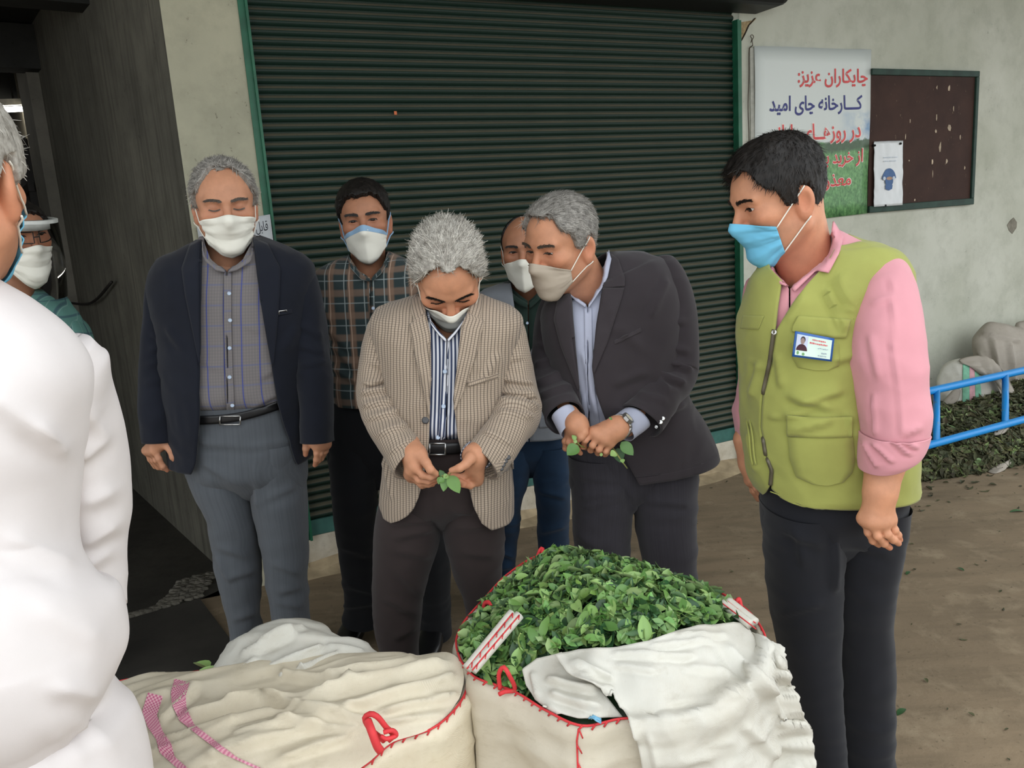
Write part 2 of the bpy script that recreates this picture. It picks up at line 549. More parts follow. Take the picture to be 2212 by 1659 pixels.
struct('floor_passage', (pf, [(0, 1, 2), (0, 2, 3), (0, 3, 4), (0, 4, 5), (0, 5, 6), (0, 6, 7)]), M_CONC, 'dark concrete floor of the passage')
rng = np.random.default_rng(5)
PV, PF = [], []
n = 0
e0, e1 = gp(250, 1345), gp(432, 1292)
e2, e3 = gp(470, 1235), gp(345, 1285)
for i in range(620):
    t, s_ = rng.random(), rng.random()
    wid = 0.3 + 0.7 * (t > 0.45)
    p = (e0 * (1 - t) + e1 * t) + (e2 - e1) * s_ * wid * (0.35 if t < 0.5 else 1.0)
    r = rng.uniform(0.010, 0.019)
    a = rng.uniform(0, 6.28)
    for j in range(6):
        th = a + j * math.pi / 3
        PV.append((p[0] + r * math.cos(th), p[1] + r * 0.75 * math.sin(th), 0.004))
    for j in range(6):
        th = a + j * math.pi / 3
        PV.append((p[0] + 0.7 * r * math.cos(th), p[1] + 0.5 * r * math.sin(th), 0.004 + r * 0.5))
    PF += [tuple(n + j for j in (6, 7, 8, 9, 10, 11))] + [(n + j, n + (j + 1) % 6, n + 6 + (j + 1) % 6, n + 6 + j) for j in range(6)]
    n += 12
tag(mob('pebble_strip', PV, PF, simple('pebbles', srgb(112, 108, 98), 0.8, 0.2, var=0.4, scale=40)), 'strip of small grey pebbles set in the passage floor', kind='stuff')
# ================================================================== WALL THINGS
AF = {'ا': '\ufe8d\ufe8e\ufe8d\ufe8e', 'ب': '\ufe8f\ufe90\ufe91\ufe92', 'ت': '\ufe95\ufe96\ufe97\ufe98', 'ج': '\ufe9d\ufe9e\ufe9f\ufea0', 'چ': '\ufb7a\ufb7b\ufb7c\ufb7d',
      'خ': '\ufea5\ufea6\ufea7\ufea8', 'د': '\ufea9\ufeaa\ufea9\ufeaa', 'ذ': '\ufeab\ufeac\ufeab\ufeac', 'ر': '\ufead\ufeae\ufead\ufeae', 'ز': '\ufeaf\ufeb0\ufeaf\ufeb0',
      'ع': '\ufec9\ufeca\ufecb\ufecc', 'ق': '\ufed5\ufed6\ufed7\ufed8', 'ک': '\ufb8e\ufb8f\ufb90\ufb91', 'گ': '\ufb92\ufb93\ufb94\ufb95', 'ل': '\ufedd\ufede\ufedf\ufee0',
      'م': '\ufee1\ufee2\ufee3\ufee4', 'ن': '\ufee5\ufee6\ufee7\ufee8', 'و': '\ufeed\ufeee\ufeed\ufeee', 'ه': '\ufee9\ufeea\ufeeb\ufeec', 'ی': '\ufbfc\ufbfd\ufbfe\ufbff'}


def ashape(s):
    out = []
    for i, c in enumerate(s):
        if c not in AF:
            out.append(c); continue
        pj = i > 0 and (s[i - 1] in AF or s[i - 1] == 'ـ') and s[i - 1] not in 'ادذرزو'
        nj = i + 1 < len(s) and (s[i + 1] in AF or s[i + 1] == 'ـ') and c not in 'ادذرزو'
        out.append(AF[c][3 if pj and nj else 1 if pj else 2 if nj else 0])
    return ''.join(reversed(out))


def text_mesh(s, bold=0.03, shaped=True):
    """flat lettering in a unit rectangle -> (V (n,2) in 0..1, faces)"""
    cu = bpy.data.curves.new('lettering', 'FONT')
    cu.body = ashape(s) if shaped else s
    cu.offset = bold
    cu.resolution_u = 3
    o = bpy.data.objects.new('lettering', cu)
    COL.objects.link(o)
    for _ in range(2):
        cu.materials.append(None)
    for i in range(len(cu.body)):
        cu.body_format[i].material_index = i % 2
    bpy.context.view_layer.update()
    me = o.to_mesh()
    V = np.array([v.co[:] for v in me.vertices])[:, :2]
    F = [tuple(p.vertices) for p in me.polygons]
    o.to_mesh_clear()
    bpy.data.objects.remove(o); bpy.data.curves.remove(cu)
    lo, hi = V.min(0), V.max(0)
    return (V - lo) / (hi - lo), F


def split_words(W, x, F, nsp):
    """cut a line of lettering into words at its widest gaps"""
    iv = sorted((min(x[i] for i in f), max(x[i] for i in f)) for f in F)
    gaps, hi_ = [], iv[0][1]
    for a, b in iv:
        if a > hi_: gaps.append((a - hi_, (a + hi_) / 2))
        hi_ = max(hi_, b)
    cuts = sorted(c for _, c in sorted(gaps)[-nsp:]) if nsp else []
    out = []
    for lo_, up_ in zip([-1] + cuts, cuts + [2]):
        fs_ = [f for f in F if lo_ < np.mean([x[i] for i in f]) <= up_]
        if not fs_: continue
        us = sorted({i for f in fs_ for i in f}); mp = {v: i for i, v in enumerate(us)}
        out.append((W[us], [tuple(mp[i] for i in f) for f in fs_]))
    return out


def bil(q, u, v):
    """bilinear on quad q = TL,TR,BR,BL ; v down"""
    q = [np.asarray(p, float) for p in q]
    u = np.asarray(u)[..., None]; v = np.asarray(v)[..., None]
    return (q[0] * (1 - u) + q[1] * u) * (1 - v) + (q[3] * (1 - u) + q[2] * u) * v


# ---- poster
def m_poster():
    k = NT('poster_print')
    u, v, _ = k.sep(k.uv())
    n1 = k.noise(6, 4, 0.6, vec=k.uv()); n2 = k.noise(60, 4, 0.7, vec=k.mapv(k.uv(), scale=(1, 0.5, 1))); n3 = k.noise(25, 3, 0.6, vec=k.uv())
    sky = k.mix(k.math('MULTIPLY', k.ramp(u, [(0.7, 0.0), (0.95, 1.0)]), k.math('MULTIPLY', k.ramp(v, [(0.40, 0.0), (0.47, 1.0), (0.62, 1.0), (0.645, 0.0)]), k.ramp(n1, [(0.35, 0.0), (0.6, 1.0)]))),
                srgb(204, 210, 205), srgb(112, 150, 186))
    grass = k.mix(k.ramp(n2, [(0.35, 0.0), (0.65, 1.0)]), srgb(74, 122, 72), srgb(122, 172, 110))
    grass = k.mix(k.math('MULTIPLY', k.ramp(v, [(0.0, 1.0), (0.25, 0.0)]), k.ramp(n3, [(0.4, 0.0), (0.7, 1.0)])), grass, srgb(48, 84, 52))
    # rows
    rows = k.math('SINE', k.math('MULTIPLY', k.math('ADD', v, k.math('MULTIPLY', u, 0.35)), 90.0))
    grass = k.mix(k.math('MULTIPLY', k.ramp(rows, [(0.7, 0.0), (1.0, 1.0)]), 0.25), grass, srgb(60, 104, 62))
    edge = k.math('ADD', k.math('MULTIPLY', u, -0.075), 0.505)
    edge = k.math('ADD', edge, k.math('MULTIPLY', k.math('SUBTRACT', n1, 0.5), 0.06))
    isg = k.ramp(k.math('SUBTRACT', edge, v), [(0.0, 0.0), (0.012, 1.0)])
    c = k.mix(isg, sky, grass)
    te = k.math('ADD', k.math('SUBTRACT', 0.475, k.math('MULTIPLY', k.math('SUBTRACT', 1.0, u), 0.04)), k.math('MULTIPLY', k.math('SUBTRACT', n3, 0.5), 0.06))
    tr = k.math('MULTIPLY', k.ramp(k.math('SUBTRACT', te, v), [(0.0, 0.0), (0.01, 1.0), (0.055, 1.0), (0.085, 0.0)]), k.ramp(u, [(0.42, 0.0), (0.62, 1.0)]))
    c = k.mix(tr, c, k.mix(n2, srgb(44, 66, 44), srgb(84, 110, 78)))
    k.col(c)
    return k.done(0.45, 0.4)


PQ = [wp(1629, 100, 0.012), wp(1881, 107, 0.012), wp(1872, 461, 0.012), wp(1633, 489, 0.012)]
po = empty('poster', (PQ[2] + PQ[3]) / 2, 'tea field poster with red and blue Persian lettering on the cream wall', 'poster')
g = np.linspace(0, 1, 13)
uu, vv = np.meshgrid(g, g)
PV = bil(PQ, uu, vv).reshape(-1, 3)
PV = PV - WN * (0.006 * np.sin(uu * 7) * (1 - vv) + 0.003 * np.sin(vv * 9 + uu * 4)).reshape(-1, 1)
solid(mob('sheet', PV, grid_faces(13, 13), m_poster(), po, uv=np.stack([uu.ravel(), 1 - vv.ravel()], -1)), 0.003, 1)
M_RED = simple('poster_red', srgb(206, 74, 74), 0.5); M_BLU = simple('poster_blue', srgb(52, 56, 118), 0.5); M_PALE = simple('poster_pale_outline', srgb(226, 214, 206), 0.5)
lines = [('چایکاران عزیز:', 430, 1095, 225, 410, M_RED), ('کـــارخانه چای امید', 180, 1045, 470, 660, M_BLU), ('در روزهــای بارانی', 160, 1035, 725, 920, M_RED),
         ('از خرید برگ', 560, 1065, 960, 1150, M_RED), ('معذوریم', 520, 955, 1210, 1392, M_RED)]
for li, (s, x0, x1, y0, y1, mt) in enumerate(lines):
    for bold, mm, off in ((0.02, mt, 0.0105),) if li < 2 else ((0.02, mt, 0.0105), (0.045, M_PALE, 0.0090)):
        TV, TF = text_mesh(s, bold)
        pad = 0.0 if mm is not M_PALE else 6
        ux = (x0 - pad + TV[:, 0] * (x1 - x0 + 2 * pad) - 60) / 1065; vy = (y1 + pad - TV[:, 1] * (y1 - y0 + 2 * pad) - 45) / 1580
        W = bil(PQ, ux, vy) - WN * (0.006 * np.sin(ux * 7) * (1 - vy) + 0.003 * np.sin(vy * 9 + ux * 4) + 0.0035 + off * 0.15)[:, None]
        for WV, WF in split_words(W, TV[:, 0], TF, s.count(' ')):
            mob('lettering', WV, WF, mm, po, smooth=False)
M_NAIL = simple('rusty_nail', srgb(70, 60, 48), 0.5, 0.4)
mob('hook', *tube([wp(1622, 92, 0.01), wp(1624, 84, 0.02), wp(1621, 78, 0.02), wp(1625, 75, 0.02), wp(1628, 80, 0.02), wp(1625, 86, 0.02), wp(1626, 98, 0.01)], 0.002, 6, m=24), M_NAIL, po)
mob('cord', *tube([wp(1626, 98, 0.012), wp(1619, 104, 0.012), wp(1618, 160, 0.010), wp(1616, 230, 0.012), wp(1618, 300, 0.012), wp(1618, 420, 0.01)], 0.003, 6, m=30), M_NAIL, po)
mob('backing_strip', *join([wbox(3.225, 3.262, 1.42, 2.285, 0.001, 0.008)]), simple('poster_backing', srgb(165, 165, 155)), po, smooth=False)

# ---- notice board
BQ = [wp(1880, 149, 0.0), wp(2106, 159, 0.0), wp(2098, 442, 0.0), wp(1872, 461, 0.0)]
sB0, sB1, zB0, zB1 = 4.12, 5.075, 1.382, 2.195
bo = empty('notice_board', wl((sB0 + sB1) / 2, zB0, 0), 'dark brown notice board with green frame beside the poster', 'board')
k = NT('board_brown'); f = k.noise(25, 5, 0.7); f2 = k.noise(6, 4, 0.6); f3 = k.noise(70, 3, 0.6, vec=k.mapv(k.obj(), scale=(1, 1, 0.4)))
c = k.mix(k.ramp(f2, [(0.3, 0.0), (0.7, 1.0)]), srgb(52, 34, 28), srgb(66, 45, 37))
c = k.mix(k.math('MULTIPLY', k.ramp(f3, [(0.68, 0.0), (0.73, 1.0)]), 0.35), c, srgb(150, 132, 110)); k.col(c)
mob('panel', *wbox(sB0, sB1, zB0, zB1, 0.001, 0.015), k.done(0.75, 0.25), bo, smooth=False)
M_FR = simple('board_frame_green', srgb(34, 58, 48), 0.6, 0.3, var=0.3, scale=15)
for a in ((sB0, sB1, zB1 - 0.035, zB1, 0.001, 0.028), (sB0, sB1, zB0, zB0 + 0.04, 0.001, 0.028), (sB1 - 0.028, sB1, zB0 + 0.04, zB1 - 0.035, 0.001, 0.028)):
    bevel(mob('frame', *wbox(*a), M_FR, bo, smooth=False), 0.004)
M_SCRAP = simple('torn_paper', srgb(176, 160, 138), 0.8, var=0.3)
for (x, y, w_, h_) in ((2024, 189, 5, 10), (2050, 190, 9, 12), (2060, 234, 5, 14), (2023, 255, 4, 16), (2022, 283, 8, 9), (2051, 276, 14, 16), (2031, 318, 8, 26), (2014, 350, 7, 10), (2045, 348, 8, 14), (1956, 295, 4, 12), (1966, 262, 4, 9), (2015, 376, 3, 20), (1976, 432, 5, 5), (2084, 362, 5, 9), (2074, 296, 5, 12), (1964, 347, 5, 4)):
    p = wp(x, y, 0.0165)
    sc_ = 0.00285
    a = rng.uniform(0.6, 1.2, 6)
    VV = [p + WD * (w_ * sc_ * 0.5 * a[j] * math.cos(j * 1.047)) + np.array([0, 0, h_ * sc_ * 0.5 * a[j] * math.sin(j * 1.047)]) for j in range(6)]
    mob('paper_scrap', VV, [(0, 1, 2, 3, 4, 5)], M_SCRAP, bo, smooth=False)

# ---- notice pinned on the board
NQ = [wp(1887, 306, 0.020), wp(1950, 304, 0.020), wp(1948, 443, 0.032), wp(1887, 447, 0.032)]
no = empty('notice_sheet', (NQ[2] + NQ[3]) / 2, 'white plastic-wrapped notice with blue emblem pinned on the brown board', 'notice')
g = np.linspace(0, 1, 25); uu, vv = np.meshgrid(g, g)
NV = bil(NQ, uu, vv).reshape(-1, 3)
wr = 0.006 * np.abs(fbm(np.stack([uu * 4, vv * 6, uu * 0], -1).reshape(-1, 3), 3)) + 0.006 * np.sin(uu.ravel() * 3.1)
NV = NV - WN * wr[:, None]
k = NT('plastic_sleeve'); k.col(k.mix(k.noise(6, 3), srgb(196, 200, 200), srgb(212, 214, 214)))
solid(mob('sheet', NV, grid_faces(25, 25), k.done(0.22, 0.6), no), 0.0015, 1)
M_EMB = simple('emblem_blue', srgb(58, 92, 138), 0.5); M_EMBL = simple('emblem_pale', srgb(190, 200, 210), 0.5); M_EMBR = simple('emblem_tan', srgb(160, 128, 104), 0.5)


def ell_fan(cx, cy, rx, ry, a0=0, a1=6.2832, n_=20, inner=0.0):
    th = np.linspace(a0, a1, n_)
    o_ = [(cx + rx * math.cos(t), cy + ry * math.sin(t)) for t in th]
    i_ = [(cx + inner * rx * math.cos(t), cy + inner * ry * math.sin(t)) for t in th]
    return np.array(o_ + i_), [(j, j + 1, n_ + j + 1, n_ + j) for j in range(n_ - 1)]


def on_notice(pts, off=0.013):
    u = (pts[:, 0] - 375) / 285; v = (pts[:, 1] - 893) / 620
    return bil(NQ, u, v) - WN * off


for pts, F_, mt, off in ((*ell_fan(510, 1270, 70, 118, 3.3, 6.1, 20, 0.0), M_EMB, 0.0135), (*ell_fan(510, 1275, 40, 50, 0, 6.2832, 20), M_EMB, 0.0138),
                         (*ell_fan(462, 1247, 13, 18), M_EMBL, 0.0142), (*ell_fan(556, 1247, 13, 18), M_EMBL, 0.0142), (*ell_fan(512, 1248, 30, 16), M_EMBR, 0.0144),
                         (np.array([(472, 1312), (545, 1312), (540, 1350), (508, 1364), (474, 1350)]), [(0, 1, 2, 3, 4)], M_EMB, 0.0136)):
    mob('emblem', on_notice(pts, off), F_, mt, no, smooth=False)
for y, xs in ((1045, (455, 585)), (1080, (460, 580))):
    for x in np.arange(xs[0], xs[1], 18):
        mob('print_mark', on_notice(np.array([(x, y), (x + 12, y - 2), (x + 12, y + 8), (x, y + 8)])), [(0, 1, 2, 3)], M_EMBL if int(x) % 3 else M_EMB, no, smooth=False)
for (x, y) in ((1891, 314), (1947, 310), (1914, 444)):
    p = wp(x, y, 0.036 if y < 400 else 0.046)
    th = np.arange(8) * math.pi / 4
    mob('pin', *tube([p + WN * 0.016, p], [0.008, 0.006], 8), simple('dark_pin', srgb(28, 28, 28)), no)

# ---- handwritten paper on the pillar
HQ = [wl(0.372, 1.545, 0.012), wl(0.652, 1.575, 0.045), wl(0.652, 1.36, 0.045), wl(0.372, 1.35, 0.012)]
hp = empty('handwritten_paper', (HQ[2] + HQ[3]) / 2, 'white handwritten paper taped to the cream pillar by the shutter rail', 'paper')
g = np.linspace(0, 1, 9); uu, vv = np.meshgrid(g, g)
HV = bil(HQ, uu, vv).reshape(-1, 3)
solid(mob('sheet', HV, grid_faces(9, 9), simple('paper_white', srgb(186, 190, 192), 0.7, var=0.05), hp), 0.001, 1)
M_INK = simple('ink', srgb(40, 40, 48), 0.6)
for s, u0, u1, v0, v1 in (('قابل', 0.78, 0.95, 0.10, 0.34), ('توجه', 0.72, 0.96, 0.44, 0.62)):
    TV, TF = text_mesh(s, 0.0)
    mob('handwriting', bil(HQ, u0 + TV[:, 0] * (u1 - u0), v1 - TV[:, 1] * (v1 - v0)) - WN * 0.002, TF, M_INK, hp, smooth=False)
# ================================================================== SDF TOOLKIT
def dot(a, b): return np.einsum('ij,ij->i', a, b) if np.ndim(b) == 2 else a @ b


def s_cone(P, a, b, ra, rb):
    a = np.asarray(a, np.float32); b = np.asarray(b, np.float32)
    ab = b - a
    t = np.clip(((P - a) @ ab) / max(ab @ ab, 1e-9), 0, 1)
    d = P - a - t[:, None] * ab
    return np.sqrt((d * d).sum(1)) - (ra + (rb - ra) * t)


def s_ell(P, c, r, M=None):
    q = P - np.asarray(c, np.float32)
    if M is not None: q = q @ M
    r = np.asarray(r, np.float32)
    k0 = np.sqrt(((q / r) ** 2).sum(1)); k1 = np.sqrt(((q / (r * r)) ** 2).sum(1)) + 1e-9
    return k0 * (k0 - 1) / k1


def s_min(a, b, k):
    h = np.maximum(k - np.abs(a - b), 0) / k
    return np.minimum(a, b) - h * h * k * 0.25


def s_max(a, b, k): return -s_min(-a, -b, k)


def poly_sdf(f, lo, hi, h):
    """surface nets, two-level evaluation"""
    lo = np.asarray(lo, float); hi = np.asarray(hi, float)
    B = 6
    nb = np.maximum(np.ceil((hi - lo) / (h * B)).astype(int), 1)
    n = nb * B + 1
    bc = [lo[i] + (np.arange(nb[i]) + 0.5) * B * h for i in range(3)]
    C = np.stack(np.meshgrid(*bc, indexing='ij'), -1).reshape(-1, 3).astype(np.float32)
    dc = f(C)
    act = (np.abs(dc) < B * h * 1.25).reshape(nb)
    D = np.where(np.repeat(np.repeat(np.repeat(dc.reshape(nb), B, 0), B, 1), B, 2) > 0, 1.0, -1.0).astype(np.float32)
    D = np.pad(D, ((0, 1),) * 3, mode='edge')
    mk = np.zeros(n, bool)
    ia = np.argwhere(act)
    for (a, b, c) in ia:
        mk[a * B:a * B + B + 1, b * B:b * B + B + 1, c * B:c * B + B + 1] = True
    idx = np.argwhere(mk)
    D[mk] = f((lo + idx * h).astype(np.float32))
    S = D < 0
    c8 = [(0, 0, 0), (1, 0, 0), (0, 1, 0), (1, 1, 0), (0, 0, 1), (1, 0, 1), (0, 1, 1), (1, 1, 1)]
    sub = lambda A, o: A[o[0]:n[0] - 1 + o[0], o[1]:n[1] - 1 + o[1], o[2]:n[2] - 1 + o[2]]
    cnt = sum(sub(S, o).astype(np.int8) for o in c8)
    mix = (cnt > 0) & (cnt < 8)
    cells = np.argwhere(mix)
    vid = -np.ones(mix.shape, np.int64); vid[mix] = np.arange(len(cells))
    val = np.stack([D[cells[:, 0] + o[0], cells[:, 1] + o[1], cells[:, 2] + o[2]] for o in c8], 1)
    acc = np.zeros((len(cells), 3)); num = np.zeros(len(cells))
    c8a = np.array(c8, float)
    for i, j in ((0, 1), (2, 3), (4, 5), (6, 7), (0, 2), (1, 3), (4, 6), (5, 7), (0, 4), (1, 5), (2, 6), (3, 7)):
        a, b = val[:, i], val[:, j]
        x = (a < 0) != (b < 0)
        t = np.where(x, a / np.where(x, a - b, 1), 0)
        p = c8a[i] + t[:, None] * (c8a[j] - c8a[i])
        acc += p * x[:, None]; num += x
    V = lo + (cells + acc / num[:, None]) * h
    F = []
    for ax in range(3):
        o = [0, 0, 0]; o[ax] = 1
        sl0 = tuple(slice(0, n[i] - (1 if i == ax else 0)) for i in range(3))
        sl1 = tuple(slice(1 if i == ax else 0, n[i]) for i in range(3))
        ch = S[sl0] != S[sl1]
        e = np.argwhere(ch)
        u, w = [(1, 2), (2, 0), (0, 1)][ax]
        ok = (e[:, u] > 0) & (e[:, w] > 0) & (e[:, u] < n[u] - 1) & (e[:, w] < n[w] - 1)
        e = e[ok]
        ins = S[e[:, 0], e[:, 1], e[:, 2]]
        q = []
        for du, dw in ((-1, -1), (0, -1), (0, 0), (-1, 0)):
            g = e.copy(); g[:, u] += du; g[:, w] += dw
            q.append(vid[g[:, 0], g[:, 1], g[:, 2]])
        q = np.stack(q, 1)
        q[~ins] = q[~ins][:, ::-1]
        F.append(q)
    F = np.concatenate(F)
    F = F[(F >= 0).all(1)]
    return V, F


def rotm(yaw, pitch, roll):
    y, p, r = (math.radians(a) for a in (yaw, pitch, roll))
    Rz = np.array([[math.cos(y), -math.sin(y), 0], [math.sin(y), math.cos(y), 0], [0, 0, 1]])
    Rx = np.array([[1, 0, 0], [0, math.cos(p), -math.sin(p)], [0, math.sin(p), math.cos(p)]])
    Ry = np.array([[math.cos(r), 0, math.sin(r)], [0, 1, 0], [-math.sin(r), 0, math.cos(r)]])
    return Rz @ Rx @ Ry


# ================================================================== SKIN, HAIR, CLOTH MATERIALS
def m_skin(name, c, rough=0.55):
    k = NT(name)
    t = k.attr('Col')
    n1 = k.noise(40, 4, 0.6); n2 = k.noise(220, 3, 0.6)
    cc = k.mix(k.ramp(n1, [(0.3, 0.0), (0.7, 1.0)]), tuple(x * 0.9 for x in c), tuple(min(1, x * 1.08) for x in c))
    cc = k.mix(1.0, cc, t, 'MULTIPLY')
    k.col(cc)
    k.bump(n2, 0.15, 0.001)
    return k.done(rough, 0.35, sss=0.12)


def m_hair(name, c0, c1):
    k = NT(name)
    n1 = k.noise(60, 4, 0.7); n2 = k.noise(350, 3, 0.7, vec=k.mapv(k.obj(), scale=(1, 1, 0.25)))
    cc = k.mix(k.ramp(k.math('ADD', k.math('MULTIPLY', n1, 0.6), k.math('MULTIPLY', n2, 0.4)), [(0.35, 0.0), (0.65, 1.0)]), c0, c1)
    k.col(k.mix(1.0, cc, k.attr('Col'), 'MULTIPLY'))
    k.bump(n2, 0.15, 0.002)
    return k.done(0.55, 0.3)


def m_cloth(name, c, var=0.1, weave=900.0, rough=0.9, sheen=0.15, bump=0.15, streak=None):
    k = NT(name)
    n1 = k.noise(9, 4, 0.6); n2 = k.noise(weave, 2, 0.5)
    cc = k.mix(k.ramp(n1, [(0.3, 0.0), (0.7, 1.0)]), tuple(x * (1 - var) for x in c), tuple(min(1, x * (1 + var)) for x in c))
    if streak:
        n3 = k.noise(streak[0], 2, 0.5, vec=k.mapv(k.uv(), scale=(1, 0.02, 1)))
        cc = k.mix(k.math('MULTIPLY', k.ramp(n3, [(0.4, 0.0), (0.6, 1.0)]), streak[1]), cc, tuple(min(1, x * 1.5) for x in c))
    k.col(cc)
    k.bump(n2, bump, 0.001)
    return k.done(rough, 0.2, sheen=sheen)


def band(k, x, period, width, phase=0.0, soft=0.15):
    """soft stripe mask: 1 inside a stripe of given width (fraction of period)"""
    t = k.math('FRACT', k.math('ADD', k.math('DIVIDE', x, period), phase))
    d = k.math('ABSOLUTE', k.math('SUBTRACT', t, 0.5))
    return k.ramp(d, [(max(0.0, width / 2 * (1 - soft)), 1.0), (min(1.0, width / 2 * (1 + soft) + 0.002), 0.0)])


# ================================================================== LOFT TOOLKIT
def pair(xa, ya, xb, yb, Y, bf, bb=None, n=2.3, Yb=None):
    """station from two silhouette pixels at depth Y: centre, right half-vector, depths"""
    A = px(xa, ya, Y); Bp = px(xb, yb, Y if Yb is None else Yb)
    return (A, Bp, bf, bf if bb is None else bb, n)


def loft_grid(st, nv, nu, up=None, th=None):
    """rings; theta=0 faces the camera (front), +theta toward second silhouette point"""
    P = np.array([[*((a + b) / 2), *((b - a) / 2), f, k, n] for a, b, f, k, n in st])
    Q = cr(P, nv)
    C, H = Q[:, :3], Q[:, 3:6]
    T = N(np.gradient(C, axis=0))
    Fd = N(np.cross(H, T))
    # facing camera
    tocam = CAM - C
    s = np.sign((Fd * tocam).sum(1)); s[s == 0] = 1
    Fd = Fd * s[:, None]
    if up is not None:
        Fd = N(Fd * 1.0)
    thr = np.linspace(-math.pi, math.pi, nu, endpoint=False) if th is None else th
    th2 = np.broadcast_to(thr, (nv, thr.shape[-1])) if np.ndim(thr) == 1 else thr
    cs, sn = np.cos(th2), np.sin(th2)
    e = 2.0 / Q[:, 8:9]
    X = np.sign(sn) * np.abs(sn) ** e
    Z = np.sign(cs) * np.abs(cs) ** e
    dep = np.where(cs > 0, Q[:, 6:7], Q[:, 7:8])
    V = C[:, None] + X[..., None] * H[:, None] + (Z * dep)[..., None] * Fd[:, None]
    return V, C, th2


def grid_uv(V, wrap):
    du = np.linalg.norm(np.diff(V, axis=1), axis=2)
    u = np.concatenate([np.zeros((V.shape[0], 1)), np.cumsum(du, 1)], 1)
    mid = V.shape[1] // 2
    u = u - u[:, mid:mid + 1]
    dv = np.linalg.norm(np.diff(V, axis=0), axis=2).mean(1)
    v = np.concatenate([[0], np.cumsum(dv)])
    return np.stack([u, np.broadcast_to(-v[:, None], u.shape)], -1)


def grid_normals(V, wrap):
    if wrap:
        du = np.roll(V, -1, 1) - np.roll(V, 1, 1)
    else:
        du = np.gradient(V, axis=1)
    dv = np.gradient(V, axis=0)
    return N(np.cross(dv, du))


def wrinkle(V, wrap, folds=(), amp=0.0, fs=(9, 9, 9), seed=0, rot=None):
    """displace a grid: soft creases along pixel segments (x1,y1,x2,y2,width_px,amp_m) plus cloth noise"""
    Nn = grid_normals(V, wrap)
    flat = V.reshape(-1, 3)
    nn = Nn.reshape(-1, 3)
    d = np.zeros(len(flat))
    if amp:
        q = flat if rot is None else np.stack([flat[:, 0] * math.cos(rot) + flat[:, 1] * math.sin(rot), -flat[:, 0] * math.sin(rot) + flat[:, 1] * math.cos(rot), flat[:, 2]], 1)
        q = q * np.array(fs)
        q = q + 0.45 * np.stack([vnoise(q * 0.8 + 3.1, seed + 40), vnoise(q * 0.8 + 7.7, seed + 41), vnoise(q * 0.8 + 1.3, seed + 42)], 1)
        rid = 1 - np.abs(vnoise(q, seed + 9)) * 2.2
        rid2 = 1 - np.abs(vnoise(q * 2.1 + 5, seed + 11)) * 2.2
        d += amp * (0.5 * fbm(q * 0.6, seed, 2) + 0.7 * np.clip(rid, -0.6, 1) + 0.35 * np.clip(rid2, -0.6, 1))
    if len(folds):
        pp = proj(flat)
        front = (nn * (CAM - flat)).sum(1)
        sgn = 1 if np.median(front[np.argsort(((flat - CAM) ** 2).sum(1))[:max(10, len(flat) // 4)]]) > 0 else -1
        face = np.clip(sgn * front * 4, 0, 1)
        for (x1, y1, x2, y2, w, a) in folds:
            w, a = w * 0.85, a * FOLDK
            s = np.array([x2 - x1, y2 - y1], float); L = np.hypot(*s) + 1e-6; s /= L
            q = pp - (x1, y1)
            t = q @ s; e = q @ np.array([-s[1], s[0]])
            m = np.exp(-np.abs(e / w) ** 1.25) - 0.5 * np.exp(-((e - 1.5 * w) / w) ** 2)
            env = np.clip((t + w) / (2.5 * w), 0, 1) * np.clip((L - t + w) / (2.5 * w), 0, 1)
            d += a * m * env * env * face
        d *= 1
    else:
        sgn = 1
        front = (nn * (CAM - flat)).sum(1)
        sgn = 1 if np.median(front[np.argsort(((flat - CAM) ** 2).sum(1))[:max(10, len(flat) // 4)]]) > 0 else -1
    return V + (nn * (sgn * d)[:, None]).reshape(V.shape)


BVHS = {}
FOLDK = 1.0


def close_uv(V, UV):
    """duplicate the first column so patterns do not smear over the seam"""
    V2 = np.concatenate([V, V[:, :1]], 1)
    du = np.linalg.norm(V[:, :1] - V[:, -1:], axis=2)
    U2 = np.concatenate([UV, np.stack([UV[:, -1, 0] + du[:, 0], UV[:, -1, 1]], -1)[:, None]], 1)
    return V2, U2


def tube_cloth(name, st, mat, parent, nv=60, nu=72, folds=(), amp=0.0, fs=(9, 9, 9), seed=0, thick=0.0, cap0=False, cap1=False, keep=None):
    V, C, _ = loft_grid(st, nv, nu)
    V = wrinkle(V, True, folds, amp, fs, seed)
    UV = grid_uv(V, True)
    V2, U2 = close_uv(V, UV)
    F = grid_faces(nv, nu + 1)
    VV = V2.reshape(-1, 3); UU = U2.reshape(-1, 2)
    FF = F.tolist()
    for c, row in ((cap0, 0), (cap1, nv - 1)):
        if c:
            ce = V[row].mean(0)
            VV = np.concatenate([VV, ce[None]]); UU = np.concatenate([UU, UU[row * (nu + 1):row * (nu + 1) + 1]])
            b = row * (nu + 1)
            FF += [(b + j, b + j + 1, len(VV) - 1) for j in range(nu)]
    o = mob(name, VV, FF, mat, parent, uv=UU)
    if thick: solid(o, thick, 0)
    if keep: BVHS.setdefault(keep, []).append((VV, FF))
    return o


def edge_x(poly, y):
    poly = np.asarray(poly, float)
    return np.interp(y, poly[:, 1], poly[:, 0])


